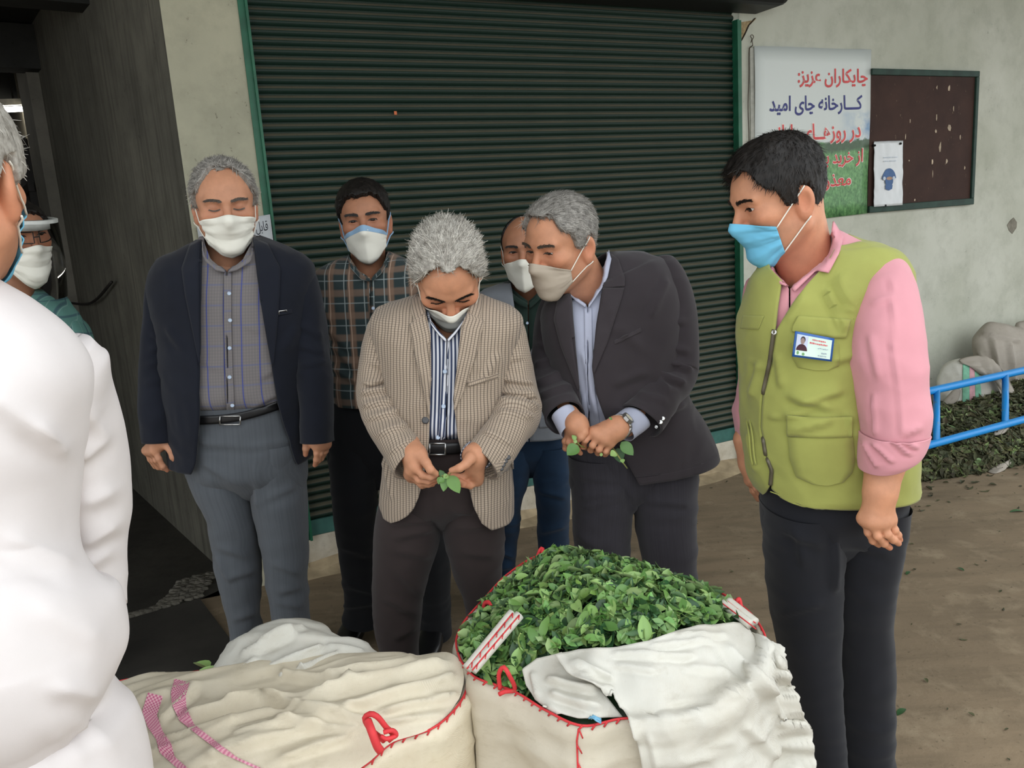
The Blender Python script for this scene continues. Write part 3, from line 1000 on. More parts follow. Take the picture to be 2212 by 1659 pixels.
def open_cloth(name, st, mat, parent, eL, eR, nv=90, nu=120, folds=(), amp=0.0, fs=(9, 9, 9), seed=0, thick=0.006, keep=None):
    """open-fronted shell. eL/eR: pixel polylines (x,y sorted by y) of the two front edges"""
    dense = np.linspace(-math.pi * 0.55, math.pi * 0.55, 400)
    Vd, C, _ = loft_grid(st, nv, 0, th=dense)
    pp = proj(Vd.reshape(-1, 3)).reshape(nv, 400, 2)
    th = np.zeros((nv, nu))
    for i in range(nv):
        dl = pp[i, :, 0] - edge_x(eL, pp[i, :, 1])
        dr = pp[i, :, 0] - edge_x(eR, pp[i, :, 1])
        a = np.argmax(dl > 0) if (dl > 0).any() else 399
        b = 399 - np.argmax(dr[::-1] < 0) if (dr < 0).any() else 0
        tL, tR = dense[a], dense[b]
        if 0 < a < 399:
            t = dl[a - 1] / (dl[a - 1] - dl[a]); tL = dense[a - 1] + t * (dense[a] - dense[a - 1])
        if 0 < b < 399:
            t = dr[b] / (dr[b] - dr[b + 1]); tR = dense[b] + t * (dense[b + 1] - dense[b])
        th[i] = np.linspace(tR, tL + 2 * math.pi, nu)
    V, C, _ = loft_grid(st, nv, nu, th=th)
    thw = (th + math.pi) % (2 * math.pi) - math.pi
    H = cr(np.array([[*((a + b) / 2), *((b - a) / 2), f, k, n] for a, b, f, k, n in st]), nv)[:, 3:6]
    Hn = np.linalg.norm(H, axis=1)[:, None]
    lat = ((V - C[:, None]) * (H / Hn)[:, None]).sum(2)
    UV = grid_uv(V, False)
    UV[..., 0] = np.where(np.abs(thw) < math.pi / 2, lat, np.sign(thw) * (Hn + (np.abs(thw) - math.pi / 2) * Hn * 0.7))
    V = wrinkle(V, False, folds, amp, fs, seed)
    F = grid_faces(nv, nu)
    o = mob(name, V.reshape(-1, 3), F, mat, parent, uv=UV.reshape(-1, 2))
    if thick: solid(o, thick, 0)
    if keep: BVHS.setdefault(keep, []).append((V.reshape(-1, 3), F.tolist()))
    return o


_bv = {}


def bvh(keys):
    keys = tuple(keys) if not isinstance(keys, str) else (keys,)
    n = sum(len(BVHS.get(k, [])) for k in keys)
    if (keys, n) not in _bv:
        V, F = join([vf for k in keys for vf in BVHS.get(k, [])])
        _bv[(keys, n)] = BVHTree.FromPolygons([tuple(v) for v in V], F)
    return _bv[(keys, n)]


def cast(x, y, keys, off=0.0, dflt=None):
    d = ray(x, y); d = d / np.linalg.norm(d)
    h = bvh(keys).ray_cast(Vector(CAM), Vector(d), 12)
    if h[0] is None:
        return dflt
    nrm = np.array(h[1])
    if nrm @ d > 0: nrm = -nrm
    # blend normal with view direction so offsets stay under the same pixel
    return np.array(h[0]) - d * off


def cast_many(pts, keys, off=0.0):
    out = [cast(x, y, keys, off) for x, y in pts]
    good = [i for i, p in enumerate(out) if p is not None]
    for i, p in enumerate(out):
        if p is None:
            if not good:
                out[i] = px(pts[i][0], pts[i][1], 2.0)
            else:
                j = min(good, key=lambda g: (pts[g][0] - pts[i][0]) ** 2 + (pts[g][1] - pts[i][1]) ** 2)
                out[i] = px(pts[i][0], pts[i][1], out[j][1])
    return np.array(out)


def resample(poly, m):
    p = np.asarray(poly, float)
    L = np.concatenate([[0], np.cumsum(np.hypot(*np.diff(p, axis=0).T))])
    t = np.linspace(0, L[-1], m)
    return np.stack([np.interp(t, L, p[:, 0]), np.interp(t, L, p[:, 1])], -1)


def strip(name, A, B, mat, parent, keys, off=0.004, m=40, w=7, thick=0.003, bulge=0.0, smooth_it=2, uvscale=None, keep=None):
    """cloth strip between pixel polylines A and B laid on a garment"""
    a, b = resample(A, m), resample(B, m)
    t = np.linspace(0, 1, w)
    G = a[:, None] * (1 - t)[None, :, None] + b[:, None] * t[None, :, None]
    V = cast_many(G.reshape(-1, 2), keys, off).reshape(m, w, 3)
    D = np.linalg.norm(V - CAM, axis=2)
    for _ in range(smooth_it):
        Dp = np.pad(D, 1, mode='edge')
        D = np.minimum(D, (Dp[:-2, 1:-1] + Dp[2:, 1:-1] + Dp[1:-1, :-2] + Dp[1:-1, 2:]) / 4 + 0.0008)
    if bulge:
        D = D - bulge * np.sin(math.pi * t)[None]
    V = CAM + N(V - CAM) * D[..., None]
    UV = grid_uv(V, False)
    o = mob(name, V.reshape(-1, 3), grid_faces(m, w), mat, parent, uv=UV.reshape(-1, 2))
    if thick: solid(o, thick, 0)
    if keep: BVHS.setdefault(keep, []).append((V.reshape(-1, 3), grid_faces(m, w).tolist()))
    return o


def cord_on(name, poly, r, mat, parent, keys, off=0.002, m=40, seg=6):
    P = cast_many(resample(poly, m), keys, off)
    return mob(name, *tube(P, r, seg), mat, parent)


def button(name, x, y, r, mat, parent, keys, off=0.004):
    p = cast(x, y, keys, off)
    if p is None: return
    d = N(CAM - p)
    a = N(np.cross(d, (0, 0, 1))); b = np.cross(d, a)
    th = np.arange(12) * math.pi / 6
    V = [p + d * 0.0015 + r * 0.35 * (math.cos(t) * a + math.sin(t) * b) - d * 0.0006 for t in th]
    V += [p + d * 0.0022 + r * 0.8 * (math.cos(t) * a + math.sin(t) * b) for t in th]
    V += [p + r * (math.cos(t) * a + math.sin(t) * b) for t in th]
    V += [p - d * 0.003 + r * (math.cos(t) * a + math.sin(t) * b) for t in th]
    F = [tuple(range(12))] + [(i * 12 + j, (i + 1) * 12 + j, (i + 1) * 12 + (j + 1) % 12, i * 12 + (j + 1) % 12) for i in range(3) for j in range(12)]
    return mob(name, V, F, mat, parent)
# ================================================================== HEADS
EYEY = -0.0745
def make_head_sdf(neck, lid=(0.0, 0.0), earflare=0.0, jaw=1.0, nose=1.0, neck_r=(0.056, 0.060)):
    EM = {}
    for s in (-1, 1):
        a = s * math.radians(-22 - earflare); b = math.radians(-14)
        Rz = np.array([[math.cos(a), -math.sin(a), 0], [math.sin(a), math.cos(a), 0], [0, 0, 1]])
        Rx = np.array([[1, 0, 0], [0, math.cos(b), -math.sin(b)], [0, math.sin(b), math.cos(b)]])
        EM[s] = (Rz @ Rx).astype(np.float32)

    def skull(P):
        d = s_ell(P, (0, 0.008, 0.047), (0.077, 0.098, 0.090))
        d = s_min(d, s_ell(P, (0, -0.020, 0.050), (0.068, 0.072, 0.066)), 0.02)
        return d

    def f(P):
        P = P.astype(np.float32)
        d = skull(P)
        d = s_min(d, s_ell(P, (0, -0.028, -0.018), (0.066 * jaw, 0.064, 0.082)), 0.02)
        for s in (-1, 1):
            d = s_min(d, s_cone(P, (s * 0.053 * jaw, 0.004, -0.042), (s * 0.015, -0.068, -0.082), 0.021, 0.019), 0.022)
            d = s_min(d, s_ell(P, (s * 0.047, -0.062, 0.004), (0.022, 0.022, 0.018)), 0.024)
        d = s_min(d, s_ell(P, (0, -0.077, -0.084), (0.020, 0.017, 0.016)), 0.018)
        for s in (-1, 1):
            d = s_min(d, s_cone(P, (s * 0.012, -0.088, 0.045), (s * 0.046, -0.076, 0.047), 0.0085, 0.007), 0.018)
            d = s_max(d, -(s_ell(P, (s * 0.032, -0.103, 0.028), (0.021, 0.017, 0.014))), 0.014)
        d = s_min(d, s_ell(P, (0, -0.080, -0.042), (0.030, 0.017, 0.024)), 0.016)
        # nose
        d = s_min(d, s_cone(P, (0, -0.090, 0.034), (0, -0.112 * (0.85 + 0.15 * nose), -0.006), 0.0075, 0.0125), 0.010)
        for s in (-1, 1):
            d = s_min(d, s_ell(P, (s * 0.0135, -0.099, -0.011), (0.009, 0.011, 0.009)), 0.008)
        # eyes and lids
        for s in (-1, 1):
            q = P - np.array([s * 0.032, EYEY, 0.028], np.float32)
            sp = np.sqrt((q * q).sum(1)) - 0.0142
            o, off = lid
            slit = np.abs(q[:, 2] - off) - o * (1 - (q[:, 0] / 0.0145) ** 2)
            sp = np.maximum(sp, -slit) if o > 0 else sp
            d = s_min(d, sp, 0.006)
            if o > 0:
                d = np.maximum(d, -np.maximum(np.maximum(np.sqrt((q * q).sum(1)) - 0.016, slit), -(np.sqrt((q * q).sum(1)) - 0.0118)))
            # upper lid crease
        # ears
        for s in (-1, 1):
            M = EM[s]
            c = np.array([s * 0.0775, 0.014, 0.004], np.float32)
            e = s_ell(P, c, (0.0105, 0.021, 0.034), M)
            e = s_min(e, s_ell(P, c + np.array([0, -0.006, -0.026], np.float32), (0.008, 0.011, 0.013), M), 0.008)
            e = s_max(e, -s_ell(P, c + np.array([s * 0.012, -0.004, 0.004], np.float32), (0.009, 0.0125, 0.022), M), 0.004)
            d = s_min(d, e, 0.006)
        # neck
        nb = np.asarray(neck, np.float32)
        d = s_min(d, s_cone(P, (0, 0.030, -0.030), nb, *neck_r), 0.03)
        d = s_min(d, s_cone(P, (0, -0.030, -0.070), nb + np.array([0, -0.02, 0.0], np.float32), 0.026, 0.042), 0.028)
        return d
    return f, skull


def hairline(P, h):
    """signed height above the hair line; h = list of (azimuth deg, z)"""
    az = np.degrees(np.arctan2(np.abs(P[:, 0]), -(P[:, 1] - 0.008)))
    a = np.array(h, float)
    return P[:, 2] - np.interp(az, a[:, 0], a[:, 1])


HL_FULL = [(0, 0.098), (22, 0.100), (38, 0.088), (52, 0.050), (68, 0.040), (74, 0.005), (86, 0.004), (92, 0.032), (108, 0.028), (118, -0.020), (140, -0.052), (180, -0.062)]
HL_RECEDE = [(0, 0.116), (20, 0.122), (36, 0.108), (50, 0.066), (64, 0.045), (72, 0.006), (86, 0.004), (92, 0.032), (108, 0.028), (118, -0.020), (140, -0.050), (180, -0.060)]
HL_BALD = [(0, 0.30), (50, 0.30), (60, 0.075), (70, 0.045), (76, 0.010), (86, 0.006), (92, 0.032), (108, 0.028), (118, -0.018), (140, -0.046), (180, -0.058)]


def ribbons(P, D, L, wd, nrm, seg=3, lift=0.3, rs=None, curl=0.0):
    """thin hair ribbons from roots P along D (n,3)"""
    n = len(P)
    rows = []
    side = N(np.cross(D, nrm))
    for k in range(seg + 1):
        t = k / seg
        c = P + D * (L * t)[:, None] + nrm * (L * lift * t * (1 - 0.4 * t))[:, None] + side * (L * curl * math.sin(t * 3))[:, None]
        w = wd * (1 - 0.8 * t)
        rows.append(np.stack([c - side * w[:, None], c + side * w[:, None]], 1))
    V = np.stack(rows, 1).reshape(-1, 3)
    per = 2 * (seg + 1)
    base = np.arange(n)[:, None] * per
    F = []
    for k in range(seg):
        F.append(np.stack([base[:, 0] + 2 * k, base[:, 0] + 2 * k + 1, base[:, 0] + 2 * k + 3, base[:, 0] + 2 * k + 2], 1))
    return V, np.concatenate(F)


def head(root, pos, yaw, pitch, roll, s, neck_w, skin, hair=None, mask=None, brow=None, lid=(0.0, 0.0), gaze=(0, 0), res=0.0021,
         hl=HL_FULL, top=0.016, side=0.008, fuzz=(3500, 0.02, 0.35), hairmat=None, jaw=1.0, seed=1, earflare=0.0, crown=None, neck_r=(0.056, 0.060), hn=0.0016, browmat=None, straps=True, tint=None, comb='down', hv_=0.12):
    """returns (V,F,C) of head+neck in world space; adds hair, brows, eyes and mask parts to root"""
    pos = np.asarray(pos, float)
    M = rotm(yaw - math.degrees(math.atan2(pos[0], pos[1])), pitch, roll)
    W = lambda q: pos + (np.asarray(q, float) * s) @ M.T
    Lc = lambda p: ((np.asarray(p, float) - pos) @ M) / s
    neck = Lc(neck_w)
    f, skull = make_head_sdf(neck, lid, earflare, jaw, neck_r=neck_r)
    lo = np.minimum((-0.105, -0.13, -0.115), neck - 0.075); hi = np.maximum((0.105, 0.125, 0.15), neck + 0.075)
    V, F = poly_sdf(f, lo, hi, res)
    # tint: reddish ears/nose/cheeks, darker stubble
    C = np.ones((len(V), 3))
    g = lambda c, r: np.exp(-(((V - c) / r) ** 2).sum(1))
    for sx in (-1, 1):
        C *= 1 - g((sx * 0.08, 0.012, 0.0), (0.02, 0.03, 0.045))[:, None] * np.array([0.0, 0.16, 0.18])
        C *= 1 - g((sx * 0.045, -0.08, 0.0), (0.03, 0.03, 0.025))[:, None] * np.array([0.0, 0.10, 0.12])
        C *= 1 - g((sx * 0.032, -0.09, 0.028), (0.022, 0.03, 0.014))[:, None] * np.array([0.14, 0.2, 0.2])
    C *= 1 - g((0, -0.112, -0.006), (0.02, 0.02, 0.02))[:, None] * np.array([0.0, 0.12, 0.14])
    st = np.clip((-0.005 - V[:, 2]) / 0.03, 0, 1) * np.clip((0.02 - V[:, 1]) / 0.03, 0, 1) * np.clip((V[:, 2] + 0.14) / 0.03, 0, 1)
    C *= 1 - st[:, None] * np.array([0.12, 0.11, 0.09])
    if tint is not None: C *= tint(V)[:, None]
    # ---- hair
    if hair:
        rg = np.random.default_rng(seed)
        def hf(P):
            P = P.astype(np.float32)
            h_ = hairline(P, hl) + 0.006 * vnoise(P * 90, seed)
            tk = side + (top - side) * np.clip((P[:, 2] - 0.03) / 0.09, 0, 1)
            if crown is not None:
                tk = tk * crown(P)
            tk = tk * (1 + hv_ * vnoise(P * 35, seed + 3)) + hn * vnoise(P * np.array([130, 130, 60]), seed + 5)
            m = np.clip(h_ / 0.014, 0, 1)
            return (skull(P) - (tk * m - 0.006 * (1 - m)))
        HV, HF = poly_sdf(hf, (-0.125, -0.14, -0.09), (0.125, 0.145, 0.185), 0.0028)
        keepf = skull(HV.astype(np.float32)) > -0.003
        HFk = HF[keepf[HF].all(1)]
        used = np.unique(HFk)
        mp = -np.ones(len(HV), int); mp[used] = np.arange(len(used))
        HV, HF = HV[used], mp[HFk]
        # strands
        n_, Lh, lift = fuzz
        parts = [(W(HV), HF)]
        if n_:
            fc = rg.integers(0, len(HF), n_)
            P0 = HV[HF[fc]].mean(1) + rg.normal(0, 0.0012, (n_, 3))
            e1 = HV[HF[fc, 1]] - HV[HF[fc, 0]]; e2 = HV[HF[fc, 3]] - HV[HF[fc, 0]]
            nr = N(np.cross(e1, e2)); cen = np.array([0, 0.01, 0.03])
            nr = nr * np.sign(((P0 - cen) * nr).sum(1))[:, None]
            flow = (P0 - np.array([0.01, 0.055, 0.14])) * np.array([1, 1, 1]) - np.array([0, 0, 0.03]) if comb == 'down' else np.stack([P0[:, 0] * 0.7 + 0.01, 0.09 + 0 * P0[:, 0], -0.02 - 0.5 * np.abs(P0[:, 0])], 1)
            flow = flow + rg.normal(0, 0.035, (n_, 3))
            Dn = N(flow - nr * (flow * nr).sum(1)[:, None])
            Lr = Lh * rg.uniform(0.5, 1.2, n_) * (0.55 + 0.45 * np.clip((P0[:, 2] - 0.02) / 0.06, 0, 1))
            Rv, Rf = ribbons(P0 - nr * 0.002, Dn, Lr, 0.0009 * np.ones(n_), nr, 3, lift)
            parts.append((W(Rv), Rf))
        VV = np.concatenate([p[0] for p in parts]); FF = np.concatenate([parts[0][1]] + ([parts[1][1] + len(parts[0][0])] if n_ else []))
        ho = mob('hair', VV, FF, hairmat, root)
        tn = np.full(len(parts[0][0]), 0.8)
        if n_: tn = np.concatenate([tn, np.repeat(rg.uniform(0.55, 1.35, n_), 8)])
        vcol(ho, tn)
    # ---- eyebrows (hair ribbons on the brow ridge)
    if brow:
        rg = np.random.default_rng(seed + 50)
        n_ = 420
        VV, FF, n0 = [], [], 0
        for sx in (-1, 1):
            t = rg.uniform(0, 1, n_)
            X = 0.011 + 0.040 * t; Z = 0.0465 + 0.004 * np.sin(np.clip(t, 0, 1) * 2.6) + rg.normal(0, brow * (1 - 0.5 * t), n_)
            O = np.stack([sx * X, -0.16 * np.ones(n_), Z], 1); dirv = np.array([0, 1.0, 0])
            tt = np.zeros(n_)
            for _ in range(24):
                tt += f((O + dirv * tt[:, None])) * 0.9
            P0 = O + dirv * tt[:, None]
            nr = np.repeat(np.array([[0, -1.0, 0.15]]), n_, 0); nr[:, 0] = sx * 0.3; nr = N(nr)
            Dn = N(np.stack([sx * np.ones(n_), 0.15 * np.ones(n_), rg.normal(0.25, 0.25, n_) - 0.5 * t], 1))
            Rv, Rf = ribbons(P0 + nr * 0.0004, Dn, rg.uniform(0.006, 0.010, n_), 0.00055 * np.ones(n_), nr, 2, 0.25)
            VV.append(Rv); FF.append(Rf + n0); n0 += len(Rv)
        for sx in (-1, 1):
            n_ = 160
            t = rg.uniform(-1, 1, n_)
            zl = 0.028 + lid[1] + (lid[0] * (1 - t * t) if lid[0] > 0 else -0.0055 + 0.003 * t * t)
            O = np.stack([sx * 0.032 + t * 0.0135, np.full(n_, -0.16), zl], 1)
            tt = np.zeros(n_)
            for _ in range(24):
                tt += f((O + dirv * tt[:, None])) * 0.9
            tt = np.minimum(tt, 0.16 + EYEY - 0.0115)
            P0 = O + dirv * tt[:, None]
            nr = np.repeat(np.array([[0, -1.0, 0.0]]), n_, 0)
            Dn = N(np.stack([t * 0.8 + rg.normal(0, .15, n_), -0.3 * np.ones(n_), -0.8 * np.ones(n_)], 1))
            Rv, Rf = ribbons(P0 + nr * 0.0006, Dn, rg.uniform(0.0025, 0.004, n_), 0.0007 * np.ones(n_), nr, 2, 0.2)
            VV.append(Rv); FF.append(Rf + n0); n0 += len(Rv)
        bo_ = mob('eyebrows', W(np.concatenate(VV)), np.concatenate(FF), browmat or hairmat, root); vcol(bo_, np.full(n0, 0.9))
    # ---- eyeballs
    if lid[0] > 0:
        for sx in (-1, 1):
            th = np.linspace(0, math.pi, 13); ph = np.linspace(0, 2 * math.pi, 24, endpoint=False)
            tt, pp_ = np.meshgrid(th, ph, indexing='ij')
            S = np.stack([np.sin(tt) * np.cos(pp_), -np.cos(tt), np.sin(tt) * np.sin(pp_)], -1).reshape(-1, 3) * 0.0124
            G = rotm(gaze[0], gaze[1], 0)
            E = (S @ G.T) + np.array([sx * 0.032, EYEY, 0.028])
            fi = np.concatenate([grid_faces(13, 24, True)])
            rowi = fi[:, 0] // 24
            o = mob('eye', W(E), fi, None, root, mats=[M_EYEW, M_IRIS, M_PUPIL], fmat=np.where(rowi < 1, 2, np.where(rowi < 3, 1, 0)))
    # ---- mask
    if mask:
        add_mask(root, f, W, mask, s, straps)
    return W(V), F, C


def add_mask(root, f, W, mk, s, straps):
    nA, nB = 57, 41
    kind = mk['kind']
    A = math.radians(mk.get('a', 66))
    al = np.linspace(-A, A, nA); vv = np.linspace(0, 1, nB)
    ac = al / A
    top = np.radians(mk.get('top', 27) * (1 - np.abs(ac) ** 1.6) + mk.get('tside', 10) * np.abs(ac) ** 1.6)
    bot = np.radians(-(mk.get('bot', 62) * (1 - np.abs(ac) ** 1.8) + mk.get('bside', 30) * np.abs(ac) ** 1.8))
    AL, VVv = np.meshgrid(al, vv)
    BE = top[None] * (1 - VVv) + bot[None] * VVv
    cen = np.array([0, -0.018, -0.030])
    D = np.stack([np.sin(AL) * np.cos(BE), -np.cos(AL) * np.cos(BE), np.sin(BE)], -1).reshape(-1, 3)
    r = np.full(len(D), 0.17)
    for _ in range(40):
        r -= np.clip(f(cen + D * r[:, None]) - 0.003, -0.01, 0.02) * 0.7
    R = r.reshape(nB, nA)
    base = R.copy()
    for _ in range(mk.get('smooth', 60)):
        Rp = np.pad(R, 1, mode='edge')
        avg = (Rp[:-2, 1:-1] + Rp[2:, 1:-1] + Rp[1:-1, :-2] + Rp[1:-1, 2:]) / 4
        R = np.maximum(base, avg)
    c0 = np.cos(AL / A * math.pi / 2)
    if kind == 'surgical':
        tz = VVv * 3.2
        pl = 0.004 * (np.abs((tz % 1) - 0.5) - 0.25) * (VVv > 0.12) * (VVv < 0.9) * 3
        R = R + pl * (1 - 0.3 * np.abs(AL / A)) + 0.003 * c0 * np.sin(math.pi * VVv)
        R = R + 0.0012 * fbm(np.stack([AL * 4, VVv * 9, 0 * AL], -1).reshape(-1, 3), 7).reshape(R.shape)
    elif kind == 'fold':      # vertical centre ridge
        R = R + mk.get('bulge', 0.013) * np.exp(-np.abs(AL) / math.radians(mk.get('sharp', 26))) * np.sin(math.pi * np.clip(VVv, 0.03, 0.97)) ** 0.7 + 0.0008 * fbm(np.stack([AL * 3, VVv * 6, 0 * AL], -1).reshape(-1, 3), 4).reshape(R.shape)
    elif kind == 'boat':      # horizontal three-panel
        R = R + 0.012 * c0 ** 0.6 * (np.clip(1 - np.abs(VVv - 0.52) / 0.42, 0, 1)) ** 0.7
        R = R + 0.0007 * fbm(np.stack([AL * 4, VVv * 8, 0 * AL], -1).reshape(-1, 3), 4).reshape(R.shape)
    V = cen + D * R.reshape(-1, 1)
    UVm = np.stack([AL.ravel(), VVv.ravel()], -1)
    o = mob('face_mask', W(V), grid_faces(nB, nA), mk['mat'], root, uv=UVm)
    solid(o, 0.0016, 1)
    BVHS.setdefault('mask' + root.name, []).append((W(V), grid_faces(nB, nA).tolist()))
    if mk.get('edge'):
        e = cen + D.reshape(nB, nA, 3)[0] * (R[0] + 0.003)[:, None]
        mob('mask_edge', W(np.stack([e, cen + D.reshape(nB, nA, 3)[2] * (R[2] + 0.0036)[:, None], cen + D.reshape(nB, nA, 3)[3 + 2] * (R[5] + 0.0030)[:, None]], 0).reshape(-1, 3)), grid_faces(3, nA), mk['edge'], o)
    if straps:
        G = (cen + D * (R.reshape(-1, 1) + 0.001)).reshape(nB, nA, 3)
        for sx, col in ((-1, 0), (1, nA - 1)):
            for row, ear in ((mk.get('r0', 2), (sx * 0.084, 0.020, 0.036)), (mk.get('r1', nB - 3), (sx * 0.080, 0.014, -0.030))):
                a = G[row, col]; b = np.array(ear)
                t = np.linspace(0, 1, 14)[:, None]
                Pq = a * (1 - t) + b * t
                for _ in range(12):
                    dd = f(Pq)
                    gq = N(Pq - np.array([0, 0.02, Pq[:, 2].mean()]))
                    Pq = Pq + gq * np.clip(0.0022 - dd, 0, 0.01)[:, None]
                mob('ear_loop', W(tube(Pq, mk.get('sr', 0.0015), 6)[0]), tube(Pq, 0.001, 6)[1], mk.get('strap', mk['mat']), o)
    return o


# ================================================================== HANDS
def hand(wrist, fore, fingers, Y, thumb=None, rw=0.026, rf=0.034, res=0.0021, flat=None, pr=0.0125, k=0.006, fr=0.9, pads=()):
    """wrist/fore: (x,y,dY) px points; fingers: list of chains of (x,y,dY). Returns V,F world"""
    P3 = lambda q: px(q[0], q[1], Y + q[2])
    w, e = P3(wrist), P3(fore)
    ch = [[P3(q) for q in c] for c in fingers]
    th = [P3(q) for q in thumb] if thumb else None
    pd = [(P3(q[:3]), q[3]) for q in pads]
    allp = np.array([w, e] + [p for c in ch for p in c] + (th or []) + [q for q, _ in pd])
    org = allp.mean(0)
    def f(P):
        P = P.astype(np.float32)
        d = s_cone(P, e - org, w - org, rf, rw)
        pal = None
        for c in ch:
            b = s_cone(P, w - org, c[0] - org, rw * 0.72, pr)
            pal = b if pal is None else s_min(pal, b, 0.016)
        if len(ch) > 1:
            for c0, c1 in zip(ch[:-1], ch[1:]):
                pal = s_min(pal, s_cone(P, c0[0] - org, c1[0] - org, pr * 0.93, pr * 0.93), 0.010)
        for q, r in pd:
            pal = s_min(pal, np.sqrt(((P - (q - org).astype(np.float32)) ** 2).sum(1)) - r, 0.012)
        d = s_min(d, pal, 0.018) if pal is not None else d
        fs = None
        R = [0.0100, 0.0090, 0.0083, 0.0070]
        for c in ch:
            g = None
            for i in range(len(c) - 1):
                b = s_cone(P, c[i] - org, c[i + 1] - org, R[min(i, 3)] * fr, R[min(i + 1, 3)] * fr)
                g = b if g is None else s_min(g, b, 0.003)
            # knuckle
            for q in c[1:-1]:
                g = s_min(g, np.sqrt(((P - (q - org).astype(np.float32)) ** 2).sum(1)) - 0.0088 * fr, 0.004)
            fs = g if fs is None else s_min(fs, g, 0.0008)
        if fs is not None: d = s_min(d, fs, k)
        if th:
            g = None
            R2 = [0.0165, 0.0115, 0.0105, 0.0080]
            for i in range(len(th) - 1):
                b = s_cone(P, th[i] - org, th[i + 1] - org, R2[min(i, 3)] * fr, R2[min(i + 1, 3)] * fr)
                g = b if g is None else s_min(g, b, 0.005)
            d = s_min(d, g, 0.008)
        return d
    lo = (allp - org).min(0) - 0.045; hi = (allp - org).max(0) + 0.045
    V, F = poly_sdf(f, lo, hi, res)
    return V + org, F, np.array(ch, dtype=object), th


def relaxed_hand(x, y, Y, mir=1, lean=0.0, res=.003):
    """hanging hand below wrist pixel (x,y); mir=+1 puts the thumb on the image left"""
    k_ = FPX / Y
    q = lambda a, b, d: (x + mir * a * k_ + lean * b * k_, y + b * k_, d)
    ch = [[q(a, .085, d), q(a * 1.05, .122, d + .004), q(a, .148, d + .012), q(a * .95, .168, d + .022)] if i < 3 else [q(a, .078, d), q(a, .108, d + .006), q(a * .95, .130, d + .016)] for i, (a, d) in enumerate(((-.024, -.01), (-.006, -.004), (.011, .004), (.026, .012)))]
    V, F, c, t = hand(q(0, 0, 0), q(0, -.07, 0), ch, Y, thumb=[q(-.02, .03, -.008), q(-.036, .06, -.018), q(-.04, .085, -.02), q(-.038, .105, -.016)], res=res)
    return V, F, None


def hand_tint(V, tips, amt=0.14):
    C = np.ones((len(V), 3))
    for t in tips:
        g = np.exp(-((V - t) ** 2).sum(1) / 0.014 ** 2)
        C *= 1 - g[:, None] * np.array([0.0, amt, amt])
    return C


def nail(root, tip, prev, mat, r=0.0055, up=None):
    tip, prev = np.asarray(tip), np.asarray(prev)
    d = N(tip - prev); v = N(CAM - tip) if up is None else N(np.asarray(up))
    v = N(v - d * (v @ d)); sd = np.cross(d, v)
    c = tip + v * 0.0062
    V = []
    for i in np.linspace(-1, 1, 5):
        for j in np.linspace(-1, 1, 5):
            V.append(c + d * (i * 0.006 - 0.001) + sd * (j * r * 0.9) - v * (0.0022 * j * j + 0.001 * max(i, 0)))
    return mob('nail', V, grid_faces(5, 5), mat, root)


M_EYEW = simple('eye_white', srgb(214, 206, 198), 0.25, 0.5, var=0.03)
M_IRIS = simple('iris_brown', srgb(48, 30, 20), 0.2, 0.6)
M_PUPIL = simple('pupil', (0.004, 0.004, 0.004), 0.15, 0.6)


def make_body(root, pieces, mat):
    """one skin mesh for head, neck, inner trunk, forearms and hands"""
    Vs, Fs, Cs, n = [], [], [], 0
    for V, F, C in pieces:
        Vs.append(V); Fs.append(np.asarray(F) + n); Cs.append(np.ones((len(V), 3)) if C is None else C); n += len(V)
    o = mob('body', np.concatenate(Vs), np.concatenate(Fs), mat, root)
    vcol(o, np.concatenate(Cs))
    return o


def limb(points, seg=10):
    """plain tapered inner limb / trunk: list of (p, r)"""
    P = np.array([p for p, r in points]); r = [q * 0.55 for p, q in points]
    V, F = tube(P, r, seg, True, 12)
    F4 = [f if len(f) == 4 else None for f in F]
    return V, np.array([f for f in F4 if f is not None]), None
# ================================================================== SACKS AND LEAVES
def m_woven(name, c, dirt, wv=260.0, amt=0.5):
    k = NT(name)
    n1 = k.noise(5, 5, 0.65); n2 = k.noise(22, 4, 0.7, vec=k.mapv(k.obj(), scale=(1, 1, 3)))
    w1 = k.n('ShaderNodeTexWave'); w1.inputs['Scale'].default_value = wv; w1.inputs['Distortion'].default_value = 1.5; k.l(k.mapv(k.obj(), rot=(0.3, 0.2, 0.5)), w1.inputs['Vector'])
    c1 = k.mix(k.math('MULTIPLY', k.ramp(n1, [(0.4, 0.0), (0.75, 1.0)]), amt), c, dirt)
    c1 = k.mix(k.math('MULTIPLY', k.ramp(n2, [(0.55, 0.0), (0.75, 1.0)]), amt * 0.6), c1, tuple(x * 0.75 for x in dirt))
    c1 = k.mix(k.math('MULTIPLY', w1.outputs['Fac'], 0.10), c1, tuple(x * 0.6 for x in c))
    k.col(c1)
    k.bump(k.math('ADD', k.math('MULTIPLY', w1.outputs['Fac'], 0.3), n2), 0.25, 0.003)
    return k.done(0.7, 0.3)


M_SACK = m_woven('cream_woven_sack', srgb(206, 198, 180), srgb(176, 162, 136))
M_SACKT = m_woven('tan_woven_sack', srgb(218, 208, 184), srgb(172, 150, 112))
M_SACKW = m_woven('white_woven_sack', srgb(206, 204, 194), srgb(182, 172, 152), amt=0.5)
M_THREAD = simple('red_thread', srgb(206, 58, 62), 0.6, 0.3)
M_BLUT = simple('blue_thread', srgb(120, 176, 206), 0.6)
k = NT('pink_woven_band'); w1 = k.n('ShaderNodeTexChecker'); w1.inputs['Scale'].default_value = 260; w1.inputs[1].default_value = (*srgb(196, 104, 138), 1); w1.inputs[2].default_value = (*srgb(226, 178, 186), 1); k.l(k.uv(), w1.inputs['Vector']); k.col(w1.outputs[0])
M_PINK = k.done(0.7, 0.3)


